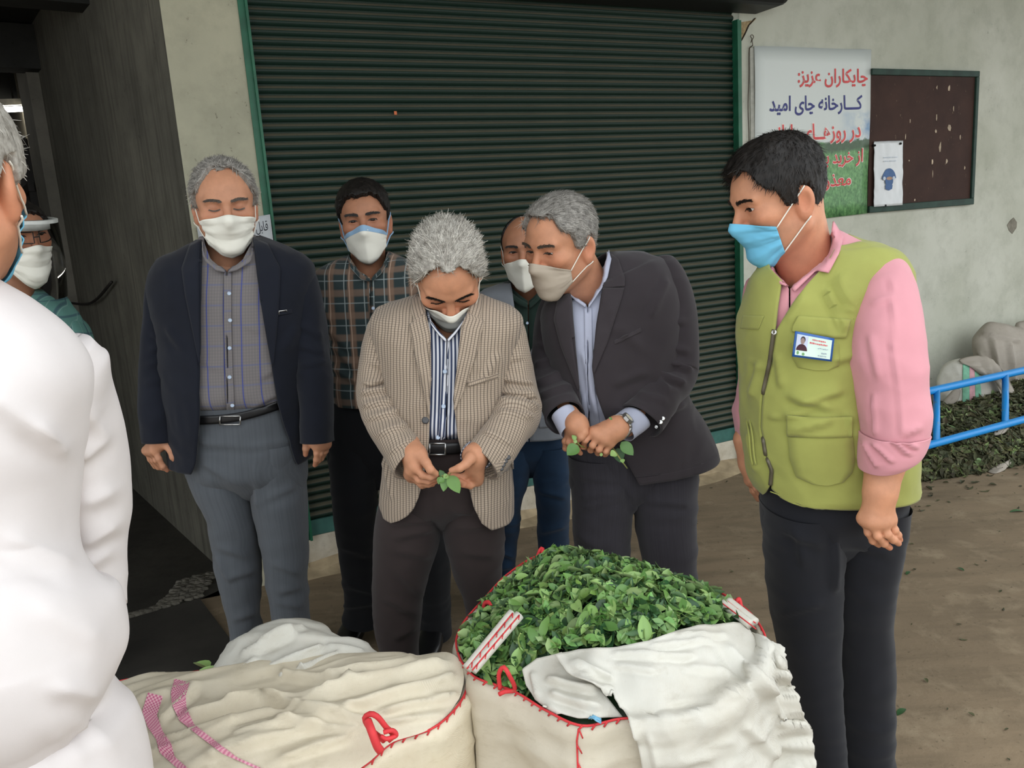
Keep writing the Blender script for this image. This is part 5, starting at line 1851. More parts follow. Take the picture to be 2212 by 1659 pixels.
# spilled thin edge of the heap and crumbs on the floor
P = np.array([[rng.uniform(-.2, 4.2), rng.uniform(1.5, 5), .004] for _ in range(420)])
P2 = HC + np.array([[gx_ * HA * 1.25 * WD[0] - gy_ * HB * 1.35 * WD[1], gx_ * HA * 1.25 * WD[1] + gy_ * HB * 1.35 * WD[0], .004] for gx_, gy_ in rng.uniform(-1, 1, (700, 2))])
P = np.concatenate([P, P2])
P = P[heap_z(P[:, 0], P[:, 1]) < .008]
P = P[((P @ WN) < 3.45) & ((P[:, 1] > 2.25) | (P[:, 0] > .85))]
V, F, C = scatter_mesh(P, np.repeat([[0, 0, 1.0]], len(P), 0), np.where(np.arange(len(P)) < 400, rng.uniform(.01, .03, len(P)), rng.uniform(.02, .05, len(P))), .12, LSH, rng.uniform(.4, 1.0, (len(P), 1)) * np.ones((1, 3)))
V[:, 2] = np.maximum(V[:, 2], .002)
o = mob('leaf_litter', V, F, M_DRY); vcol(o, C); tag(o, 'scattered dry leaf litter over the earth floor', kind='stuff')
for x, y, s_ in ((1948, 1535, .05), (2196, 1103, .07), (2075, 1228, .035), (1962, 1236, .04)):
    p = gp(x, y, .006)
    o = bpy.data.objects.new('fallen_leaf', LM[(1, M_LEAFD.name)]); COL.objects.link(o)
    o.matrix_world = Matrix.Translation(p) @ Matrix.Rotation(x * .01, 4, 'Z') @ Matrix.Scale(s_, 4)
    tag(o, 'single dark green leaf fallen on the bare floor', 'leaf', 'leaves fallen on the floor')
for i, (x, y, lab) in enumerate(((2052, 862, 'torn pale sack strip sticking up from the crest of the dry leaf heap'), (2150, 1010, 'crumpled pale plastic scrap at the foot of the dry leaf heap'), (2155, 932, 'small pale scrap under the blue frame rail'))):
    pts = [[(x - 22, y + 22), (x - 8, y - 2), (x + 14, y - 24), (x + 22, y - 20), (x + 14, y + 2), (x - 10, y + 20)], [(x - 18, y + 8), (x + 4, y - 4), (x + 34, y - 20), (x + 40, y - 15), (x + 24, y + 2), (x, y + 13)], [(x - 8, y + 8), (x, y - 10), (x + 22, y - 12), (x + 16, y + 4)]][i]
    Yc = on_heap(x, y + (14 if i == 0 else 0))[1]
    sc_ = empty('sack_scrap', on_heap(x, y + (14 if i == 0 else 0)), lab, 'scrap')
    pillow('scrap', [(a, b_, Yc if i == 0 else on_heap(a, b_)[1] - .012) for a, b_ in pts], .015, .015, M_GSACK, sc_, amp=.008, seed=30 + i, m=40, ns=8)

# blue tubular frame leaning on the heap
k = NT('blue_paint'); n_ = k.noise(25, 4, .7); k.col(k.mix(k.ramp(n_, [(0.62, 0.0), (0.7, 1.0)]), srgb(32, 140, 214), srgb(96, 140, 160))); M_BLUE = k.done(.35, .5)
FRAME_N = (2.77, 2.962)   # lower rail bedded on the leaves, upper rail leaning on the striped sack
bl = empty('metal_frame', px(2100, 940, 4.5), 'bright blue tubular steel frame lying across the dry leaf heap', 'frame')
def on_plane(x, y, n_):
    d = ray(x, y)
    return CAM + d * (n_ / (d @ WN))


NB, NTOP = FRAME_N
T0, T1 = on_plane(1930, 862, NTOP), on_plane(2212, 800, NTOP - .02); B0, B1 = on_plane(1930, 982, NB), on_plane(2212, 906, NB - .045)
ex = 1.5
mob('rail', *tube([T0 + (T1 - T0) * .12, T0 + (T1 - T0) * .3, T1, T0 + (T1 - T0) * ex], .022, 14), M_BLUE, bl)
mob('rail', *tube([B0 + (B1 - B0) * .05, B0 + (B1 - B0) * .3, B1, B0 + (B1 - B0) * ex], .021, 14), M_BLUE, bl)
for a in (.31, .845, 1.4):
    mob('rung', *tube([B0 + (B1 - B0) * a, T0 + (T1 - T0) * a], .018, 12), M_BLUE, bl)
# ================================================================== PEOPLE
FOLDK = 1.5
M_SK1 = m_skin('skin_tan', srgb(186, 134, 104))
M_SK2 = m_skin('skin_brown', srgb(166, 116, 88))
M_SK3 = m_skin('skin_warm', srgb(196, 140, 108))
M_NAILM = simple('fingernail', srgb(205, 160, 140), 0.35, 0.5, var=0.05)
M_HGREY = m_hair('grey_hair', srgb(96, 92, 86), srgb(176, 172, 164))
M_HSILV = m_hair('silver_hair', srgb(128, 122, 112), srgb(206, 202, 192))
M_HDARK = m_hair('black_hair', srgb(16, 14, 13), srgb(40, 35, 31))
M_HDARKB = m_hair('dark_brow_hair', srgb(26, 22, 20), srgb(50, 42, 36))
M_BROWG = m_hair('grey_brow_hair', srgb(56, 48, 42), srgb(104, 94, 84))
M_MASKW = m_cloth('white_mask', srgb(226, 224, 212), 0.03, 1500, 0.85, 0.0, 0.05)
M_MASKB = m_cloth('blue_mask', srgb(112, 186, 218), 0.05, 1500, 0.8, 0.0, 0.06)
M_MASKG = m_cloth('beige_mask', srgb(180, 168, 152), 0.04, 1500, 0.85, 0.0, 0.05)
M_MASKE = m_cloth('light_blue_mask_edge', srgb(140, 172, 200), 0.05, 1500)
M_BELT = simple('black_leather', srgb(20, 20, 22), 0.4, 0.45)
M_METAL = simple('steel', srgb(190, 190, 188), 0.25, 0.6, metal=0.9, var=0.05)
M_BUTB = simple('pale_button', srgb(170, 186, 206), 0.3, 0.5)
M_BUTD = simple('dark_button', srgb(60, 60, 62), 0.35, 0.5)
M_SHOE = simple('black_shoe_leather', srgb(18, 18, 19), 0.35, 0.5)


def shoe(root, heel, toe, mat=None, w=0.048, name='shoe'):
    heel = np.array([heel[0], heel[1], 0.0]); toe = np.array([toe[0], toe[1], 0.0])
    d = N(toe - heel); sd = np.array([-d[1], d[0], 0]); L = np.linalg.norm(toe - heel)
    rows = []
    th = np.linspace(0, 2 * math.pi, 20, endpoint=False)
    for t, wd, h in ((0.0, 0.55, 0.055), (0.06, 0.78, 0.085), (0.2, 0.82, 0.10), (0.35, 0.82, 0.095), (0.5, 0.92, 0.072), (0.7, 1.0, 0.056), (0.88, 0.85, 0.046), (0.97, 0.55, 0.036), (1.0, 0.2, 0.024)):
        c = heel + d * L * t
        rows.append([c + sd * w * wd * math.copysign(abs(math.cos(a)) ** 0.7, math.cos(a)) + np.array([0, 0, h * 0.5 + h * 0.5 * math.copysign(abs(math.sin(a)) ** 0.7, math.sin(a))]) for a in th])
    V = np.array(rows)
    F = grid_faces(9, 20, True).tolist() + [tuple(range(20)), tuple(8 * 20 + i for i in range(19, -1, -1))]
    return mob(name, V.reshape(-1, 3), F, mat or M_SHOE, root)


def leg_shoes(root, pts, Y, toe=(0.02, -0.2)):
    for (x, Yl) in pts:
        p = gp(x, 1500); q = px(x, 1500, Yl); q = np.array([q[0], Yl, 0])
        shoe(root, q + np.array([0, 0.07, 0]), q + np.array([toe[0], toe[1], 0]))


def trousers(root, mat, waist, legs, seed=0, folds=(), amp=0.004, belt=None, keep=None):
    """pelvis loft and two leg lofts joined into one garment mesh"""
    parts, uvs = [], []
    waist = waist[:-2] + [(*waist[-2][:2], waist[-2][2] * .72, *waist[-2][3:]), (*waist[-1][:2], waist[-1][2] * .3, *waist[-1][3:])]
    for i, st in enumerate([waist] + legs):
        nv, nu = (30, 84) if i == 0 else (90, 60)
        V, C, _ = loft_grid(st, nv, nu)
        V = wrinkle(V, True, folds, amp, (6, 6, 14), seed + i)
        UV = grid_uv(V, True)
        V, UV = close_uv(V, UV)
        parts.append((V.reshape(-1, 3), grid_faces(nv, nu + 1).tolist())); uvs.append(UV.reshape(-1, 2))
    V, F = join(parts)
    o = mob('trousers', V, F, mat, root, uv=np.concatenate(uvs))
    if keep: BVHS.setdefault(keep, []).append((V, F))
    return o


def belt(root, L, R, keys, mat=M_BELT, buckle=None, h=11, arc=6):
    """belt strip between pixel points L and R on trousers/shirt"""
    t = np.linspace(0, 1, 24)
    x = L[0] + (R[0] - L[0]) * t; y = L[1] + (R[1] - L[1]) * t + arc * np.sin(math.pi * t)
    o = strip('belt', np.stack([x, y - h], 1), np.stack([x, y + h], 1), mat, root, keys, 0.006, 40, 5, 0.004, 0.001)
    if buckle:
        bx, by, bw, bh, bm = buckle
        P = [cast(*q, keys, 0.012) for q in ((bx - bw, by - bh), (bx + bw, by - bh), (bx + bw, by + bh), (bx - bw, by + bh))]
        P = [p for p in P if p is not None]
        if len(P) == 4:
            c = sum(P) / 4
            mob('buckle', *join([tube([P[i], P[(i + 1) % 4]], 0.0022, 6) for i in range(4)]), bm, o)
    return o


def collar(root, A, B, mat, keys, off=0.012, name='collar', thick=0.003, w=6, m=24):
    return strip(name, A, B, mat, root, keys, off, m, w, thick, 0.002, 4)


# ------------------------------------------------------------------ person in navy jacket
def person_navy():
    Y = 2.35
    base = px(560, 1540, Y); base[2] = 0
    r = empty('person', base, 'man in open navy jacket, grey checked shirt and grey trousers by the pillar', 'person')
    M_J = m_cloth('navy_wool', srgb(24, 27, 36), 0.12, 1100, 0.95, 0.1)
    k = NT('grey_check_shirting')
    u, v, _ = k.sep(k.uv())
    c = k.mix(k.math('MULTIPLY', band(k, u, 0.0075, 0.45, soft=0.6), 0.35), srgb(118, 113, 112), srgb(97, 93, 94))
    c = k.mix(k.math('MULTIPLY', band(k, v, 0.0085, 0.4, soft=0.6), 0.25), c, srgb(96, 95, 100))
    c = k.mix(k.math('MULTIPLY', band(k, v, 0.055, 0.08, soft=0.6), 0.4), c, srgb(84, 96, 140))
    c = k.mix(k.math('MULTIPLY', band(k, u, 0.046, 0.065, 0.2, soft=0.3), 0.85), c, srgb(56, 68, 136))
    k.col(c); k.bump(k.noise(900, 2), 0.1, 0.001)
    M_S = k.done(0.85, 0.2, sheen=0.1)
    M_T = m_cloth('grey_trouser_cloth', srgb(80, 84, 89), 0.08, 1200, 0.9, 0.15, streak=(160, 0.25))
    # trousers
    trousers(r, M_T, [pair(396, 868, 642, 856, Y, .138, .12, 2.5), pair(402, 940, 652, 925, Y, .135, .125, 2.5), pair(408, 1010, 658, 1000, Y, .13, .13, 2.5), pair(432, 1060, 656, 1050, Y, .10, .115, 2.5), pair(480, 1092, 628, 1086, Y, .05, .08, 2.2)],
             [[pair(404, 960, 530, 960, Y, .12, .12, 2.2), pair(420, 1040, 545, 1050, Y, .105, .11), pair(455, 1118, 552, 1121, Y, .095, .10), pair(466, 1194, 557, 1194, Y, .085, .09), pair(478, 1256, 560, 1262, Y, .08, .085), pair(497, 1324, 558, 1330, Y, .072, .075), pair(508, 1390, 566, 1395, Y, .068, .072), pair(520, 1460, 578, 1462, Y, .068, .072), pair(522, 1530, 588, 1530, Y, .07, .075)],
              [pair(530, 950, 655, 945, Y, .12, .12, 2.2), pair(545, 1050, 657, 1040, Y, .105, .11), pair(556, 1122, 660, 1105, Y, .095, .10), pair(572, 1190, 663, 1190, Y, .085, .09), pair(578, 1250, 661, 1245, Y, .08, .085), pair(590, 1316, 666, 1325, Y, .075, .08), pair(600, 1400, 672, 1400, Y, .07, .075), pair(612, 1515, 686, 1510, Y, .072, .075)]], 3,
             folds=[(430, 955, 520, 965, 9, .006), (440, 1000, 530, 1050, 9, .007), (470, 1030, 540, 1080, 8, .006), (520, 970, 640, 950, 8, .005), (550, 1000, 560, 1100, 8, .008), (570, 1080, 640, 1050, 9, .005), (470, 1180, 540, 1205, 9, .006), (490, 1250, 550, 1230, 9, .006), (590, 1215, 650, 1240, 9, .006), (600, 1280, 655, 1265, 9, .006), (590, 1300, 660, 1310, 8, .005), (500, 1340, 555, 1320, 8, .006), (465, 1200, 500, 1260, 7, .006)],
             amp=.004, keep='navy_t')
    leg_shoes(r, ((556, Y), (650, Y)), Y)
    # shirt
    open_cloth('shirt', [pair(436, 512, 548, 508, Y, .062, .065), pair(420, 540, 566, 534, Y, .078, .085), pair(352, 578, 650, 566, Y, .10, .10, 2.5), pair(344, 640, 664, 632, Y, .125, .12, 2.6), pair(356, 720, 660, 712, Y, .138, .12, 2.5), pair(368, 810, 658, 800, Y, .15, .12, 2.4), pair(386, 856, 650, 846, Y, .15, .12, 2.4), pair(396, 888, 644, 876, Y, .09, .09, 2.4)], M_S, r, [(439, 480), (441, 524), (455, 560), (489, 588), (491, 960)], [(546, 480), (545, 522), (525, 560), (491, 588), (493, 960)], 80, 110,
               folds=[(560, 820, 600, 790, 8, .004), (440, 780, 480, 800, 10, .003), (530, 700, 565, 720, 9, .003), (540, 880, 600, 850, 7, .005)], amp=.003, fs=(7, 7, 4), seed=4, thick=.002, keep='navy_s')
    # jacket
    eL = [(439, 500), (437, 521), (437, 566), (435, 648), (433, 771), (431, 906), (427, 960), (424, 1000), (414, 1024), (395, 1034)]
    eR = [(545, 500), (547, 521), (552, 566), (562, 648), (583, 771), (601, 873), (620, 936), (637, 994), (650, 1024), (657, 1034)]
    jk = open_cloth('jacket', [pair(428, 520, 556, 512, Y, .072, .08), pair(390, 540, 606, 530, Y, .082, .092), pair(352, 562, 650, 552, Y, .098, .10, 2.4), pair(334, 590, 672, 580, Y, .12, .115, 2.6), pair(334, 650, 678, 640, Y, .142, .13, 2.6), pair(348, 720, 672, 712, Y, .152, .132, 2.5), pair(358, 800, 668, 795, Y, .162, .132, 2.4), pair(364, 870, 666, 862, Y, .165, .135, 2.4), pair(370, 930, 668, 922, Y, .16, .14, 2.4), pair(376, 994, 668, 986, Y, .155, .145, 2.4)],
                    M_J, r, eL, eR, 100, 130, folds=[(360, 700, 400, 760, 12, .006), (640, 700, 610, 760, 12, .006)], amp=.004, seed=7, keep='navy_j')
    # sleeves
    tube_cloth('sleeve', [pair(344, 572, 400, 556, Y + .02, .05, .05), pair(330, 600, 400, 600, Y + .01, .068, .068), pair(320, 680, 380, 690, Y, .07, .07), pair(310, 760, 377, 765, Y - .02, .068, .068), pair(304, 840, 379, 845, Y - .05, .064, .064), pair(305, 900, 379, 903, Y - .07, .06, .06), pair(312, 955, 380, 953, Y - .08, .054, .054)], M_J, jk, 70, 56,
               folds=[(320, 760, 372, 742, 8, .007), (315, 790, 370, 775, 8, .006), (325, 720, 375, 745, 8, .006), (312, 830, 365, 815, 8, .005)], amp=.005, seed=11, cap0=True, thick=.004)
    tube_cloth('sleeve', [pair(606, 552, 664, 570, Y + .02, .05, .05), pair(606, 600, 679, 600, Y + .01, .068, .068), pair(632, 680, 696, 672, Y, .07, .07), pair(642, 770, 708, 765, Y - .02, .068, .068), pair(650, 850, 714, 845, Y - .05, .062, .062), pair(655, 905, 716, 903, Y - .07, .058, .058), pair(655, 955, 714, 953, Y - .08, .052, .052)], M_J, jk, 70, 56,
               folds=[(648, 745, 700, 765, 8, .006), (650, 790, 705, 780, 8, .006), (645, 700, 695, 730, 8, .005)], amp=.005, seed=12, cap0=True, thick=.004)
    M_LP = m_cloth('navy_lapel', srgb(27, 30, 39), 0.1, 1100, 0.95, 0.1)
    strip('lapel', [(437, 516), (436, 566), (435, 648), (434, 720), (433, 790)], [(410, 528), (392, 580), (400, 640), (416, 715), (431, 790)], M_LP, jk, 'navy_j', .006)
    strip('lapel', [(548, 514), (553, 566), (562, 648), (575, 720), (587, 790)], [(578, 526), (606, 580), (604, 640), (598, 715), (590, 790)], M_LP, jk, 'navy_j', .006)
    # shirt details
    collar(r, [(437, 520), (438, 552), (462, 572), (489, 580)], [(437, 541), (446, 566), (468, 585), (486, 588)], M_S, ('navy_s',), .018)
    collar(r, [(546, 516), (546, 548), (520, 570), (492, 580)], [(547, 538), (540, 566), (512, 584), (494, 588)], M_S, ('navy_s',), .018)
    strip('placket', [(484, 580), (484, 700), (487, 800), (490, 905)], [(500, 580), (500, 700), (503, 800), (508, 902)], M_S, r, 'navy_s', .004)
    for x, y in ((495, 634), (497, 692), (496, 752), (496, 815), (502, 876)):
        button('button', x, y, .0055, M_BUTB, r, 'navy_s', .007)
    belt(r, (428, 908), (606, 874), ('navy_s', 'navy_t'), buckle=(497, 908, 22, 9, M_METAL), h=9, arc=9)
    p0 = cast(607, 673, 'navy_j', .006)
    if p0 is not None:
        mob('pen_clip', *join([tube([cast(603, 679, 'navy_j', .006), cast(603, 672, 'navy_j', .009), cast(619, 670, 'navy_j', .009), cast(619, 674, 'navy_j', .006)], .0022, 6)]), M_METAL, r)
    strip('chest_pocket', [(585, 676), (630, 668)], [(586, 684), (631, 676)], M_LP, jk, 'navy_j', .005)
    # head and hands
    pos = px(488, 457, Y - .02)
    neck = px(492, 560, Y + .03)
    hv = head(r, pos, 2, 13, 0, 0.985, neck, M_SK1, True, {'kind': 'surgical', 'mat': M_MASKW, 'top': 24, 'bot': 66, 'a': 62, 'bside': 40, 'tside': 13}, brow=.0016, lid=(0, 0), hl=HL_RECEDE, top=.013, side=.012, fuzz=(5500, .024, .28), hairmat=M_HGREY, browmat=M_BROWG, seed=3, comb='back')
    h1 = hand((346, 950, 0), (350, 925, 0), [[(334, 972, -.012), (343, 991, -.018), (352, 1007, -.012), (361, 1016, 0)], [(328, 974, 0), (338, 994, 0), (352, 1010, .012), (374, 1013, .022)], [(322, 974, .014), (331, 994, .018), (342, 1009, .03), (360, 1014, .035)], [(317, 973, .028), (325, 992, .034), (335, 1008, .045)]], Y - .085,
              thumb=[(357, 957, -.012), (369, 972, -.02), (374, 987, -.024), (384, 1000, -.02)], rw=.027, rf=.03)
    h2 = hand((692, 948, 0), (690, 925, 0), [[(683, 962, -.016), (684, 979, -.018), (683, 993, -.012), (680, 1005, 0)], [(691, 962, -.008), (692, 980, -.01), (687, 995, 0), (682, 1004, .012)], [(699, 961, .004), (699, 977, .004), (694, 990, .014), (686, 999, .026)], [(705, 960, .016), (703, 974, .02), (698, 985, .03)]], Y - .085,
              thumb=[(675, 950, .0), (662, 958, -.012), (661, 969, -.014), (660, 982, -.006)], rw=.027, rf=.03)
    tips = [px(361, 1016, Y - .085), px(384, 1000, Y - .1), px(660, 982, Y - .09), px(680, 1005, Y - .085)]
    make_body(r, [hv, (h1[0], h1[1], hand_tint(h1[0], tips)), (h2[0], h2[1], hand_tint(h2[0], tips)), limb([(px(489, 560, Y), .06), (px(492, 700, Y), .10), (px(520, 950, Y), .10)]),
                  limb([(px(360, 590, Y), .045), (px(345, 760, Y - .02), .04), (px(346, 940, Y - .08), .03)]), limb([(px(650, 590, Y), .045), (px(680, 760, Y - .02), .04), (px(690, 940, Y - .08), .03)]),
                  limb([(px(480, 1000, Y), .07), (px(510, 1230, Y), .055), (px(555, 1520, Y), .04)]), limb([(px(600, 1000, Y), .07), (px(620, 1230, Y), .055), (px(650, 1510, Y), .04)])], M_SK1)
    nail(r, h1[3][-1], h1[3][-2], M_NAILM)
    return r


person_navy()
# ------------------------------------------------------------------ person in plaid shirt (behind)
def person_plaid():
    Y = 2.68
    base = np.array([*px(850, 1390, 2.8)[:2], 0])
    r = empty('person', base, 'man in dark tartan shirt with folded white mask before the shutter', 'person')
    k = NT('tartan_shirting')
    u, v, _ = k.sep(k.uv())
    c = k.mix(band(k, u, 0.062, 0.30, 0.1, 0.25), srgb(46, 57, 58), srgb(108, 88, 74))
    c = k.mix(k.math('MULTIPLY', band(k, v, 0.070, 0.30, 0.0, 0.25), 0.55), c, srgb(128, 104, 88))
    c = k.mix(k.math('MULTIPLY', band(k, u, 0.062, 0.05, 0.42, 0.3), 0.7), c, srgb(150, 158, 156))
    c = k.mix(k.math('MULTIPLY', band(k, v, 0.070, 0.05, 0.45, 0.3), 0.6), c, srgb(140, 150, 150))
    c = k.mix(k.math('MULTIPLY', band(k, u, 0.062, 0.05, 0.16, 0.3), 0.6), c, srgb(186, 160, 140))
    k.col(c); k.bump(k.noise(900, 2), 0.1, 0.001)
    M_S = k.done(0.9, 0.15, sheen=0.1)
    M_T = m_cloth('black_trouser_cloth', srgb(22, 23, 26), 0.12, 1200, 0.95, 0.1)
    Yf = 2.78
    trousers(r, M_T, [pair(716, 835, 885, 828, Y, .11, .11, 2.4), pair(708, 920, 890, 910, Y, .115, .115, 2.4), pair(710, 1000, 892, 990, Y, .11, .115, 2.4), pair(730, 1060, 880, 1050, Y, .08, .09, 2.3)],
             [[pair(710, 930, 812, 930, Y, .10, .10), pair(714, 1007, 822, 1007, Y, .10, .10), pair(719, 1070, 815, 1068, Y, .09, .09), pair(726, 1136, 812, 1136, Y + .02, .08, .085), pair(734, 1217, 814, 1217, Y + .05, .072, .078), pair(748, 1290, 818, 1292, Y + .08, .066, .07), pair(742, 1330, 822, 1338, Yf, .075, .07)],
              [pair(795, 930, 892, 930, Y, .10, .10), pair(830, 1010, 915, 1010, Y, .10, .10), pair(872, 1110, 950, 1105, Y, .09, .09), pair(898, 1200, 968, 1195, Y + .03, .075, .08), pair(905, 1300, 972, 1300, Y + .07, .068, .072), pair(905, 1365, 975, 1365, Yf, .07, .07)]], 21,
             folds=[(730, 1180, 800, 1200, 9, .005), (745, 1260, 810, 1280, 8, .006), (740, 1310, 815, 1300, 7, .006)], amp=.004)
    for x, y in ((780, 1352), (942, 1380)):
        g = gp(x, y); shoe(r, g + np.array([0.01, .08, 0]), g + np.array([-.03, -.2, 0]))
    sh = open_cloth('shirt', [pair(752, 552, 840, 545, Y, .06, .062), pair(730, 562, 862, 554, Y, .075, .08), pair(700, 576, 890, 566, Y, .09, .09, 2.4), pair(681, 596, 907, 586, Y, .105, .10, 2.6), pair(683, 650, 912, 642, Y, .12, .11, 2.6), pair(696, 710, 908, 704, Y, .125, .11, 2.5), pair(710, 785, 906, 780, Y, .128, .115, 2.4), pair(714, 840, 904, 836, Y, .13, .12, 2.4), pair(722, 866, 902, 862, Y, .128, .12, 2.4)],
                    M_S, r, [(753, 530), (755, 556), (775, 585), (800, 600), (801, 900)], [(840, 530), (838, 548), (825, 575), (802, 600), (803, 900)], 90, 110,
                    folds=[(700, 700, 760, 760, 10, .006), (715, 740, 770, 800, 10, .006), (712, 790, 780, 830, 9, .005), (690, 640, 720, 700, 9, .005)], amp=.005, seed=31, keep='plaid_s', thick=.002)
    tube_cloth('sleeve', [pair(688, 590, 740, 580, Y + .03, .05, .05), pair(679, 620, 735, 625, Y + .03, .062, .062), pair(687, 680, 735, 690, Y + .06, .06, .06), pair(704, 745, 745, 750, Y + .1, .055, .055), pair(716, 800, 752, 800, Y + .14, .05, .05)], M_S, sh, 50, 48, amp=.005, seed=33, cap0=True, cap1=True)
    tube_cloth('sleeve', [pair(848, 575, 902, 586, Y + .03, .05, .05), pair(855, 625, 913, 620, Y + .03, .062, .062), pair(865, 700, 918, 690, Y + .06, .06, .06), pair(860, 790, 905, 790, Y + .14, .05, .05)], M_S, sh, 50, 48, amp=.005, seed=34, cap0=True, cap1=True)
    collar(sh, [(752, 548), (752, 562), (776, 590), (799, 603)], [(757, 560), (758, 580), (780, 604), (799, 608)], M_S, 'plaid_s', .014)
    collar(sh, [(839, 542), (838, 556), (826, 578), (803, 602)], [(835, 552), (834, 574), (822, 592), (804, 608)], M_S, 'plaid_s', .014)
    strip('placket', [(798, 605), (800, 700), (800, 860)], [(808, 605), (811, 700), (811, 860)], M_S, sh, 'plaid_s', .004)
    for x, y in ((802, 607), (806, 666), (806, 725), (806, 790)):
        button('button', x, y, .0055, M_BUTB, sh, 'plaid_s', .007)
    pos = px(790, 489, Y)
    neck = px(796, 585, Y + .03)
    hv = head(r, pos, -4, 6, -2, 0.955, neck, M_SK2, True, {'kind': 'fold', 'mat': M_MASKW, 'edge': M_MASKE, 'strap': M_MASKE, 'top': 25, 'tside': 4, 'bot': 60, 'bside': 30, 'a': 60, 'bulge': .016, 'sharp': 30, 'sr': .0025}, brow=.002, lid=(.0048, 0), gaze=(0, 25), hl=HL_FULL, top=.022, side=.006, fuzz=(3000, .014, .35), hairmat=M_HDARK, browmat=M_HDARKB, seed=8)
    make_body(r, [hv, relaxed_hand(735, 812, Y + .15, 1, .35), relaxed_hand(882, 800, Y + .15, -1, -.35), limb([(px(796, 600, Y), .06), (px(800, 720, Y), .10), (px(800, 930, Y), .10)]), limb([(px(760, 980, Y), .07), (px(768, 1180, Y + .03), .05), (px(780, 1340, Yf), .04)]), limb([(px(850, 980, Y), .07), (px(920, 1150, Y), .05), (px(940, 1360, Yf), .04)])], M_SK2)


person_plaid()


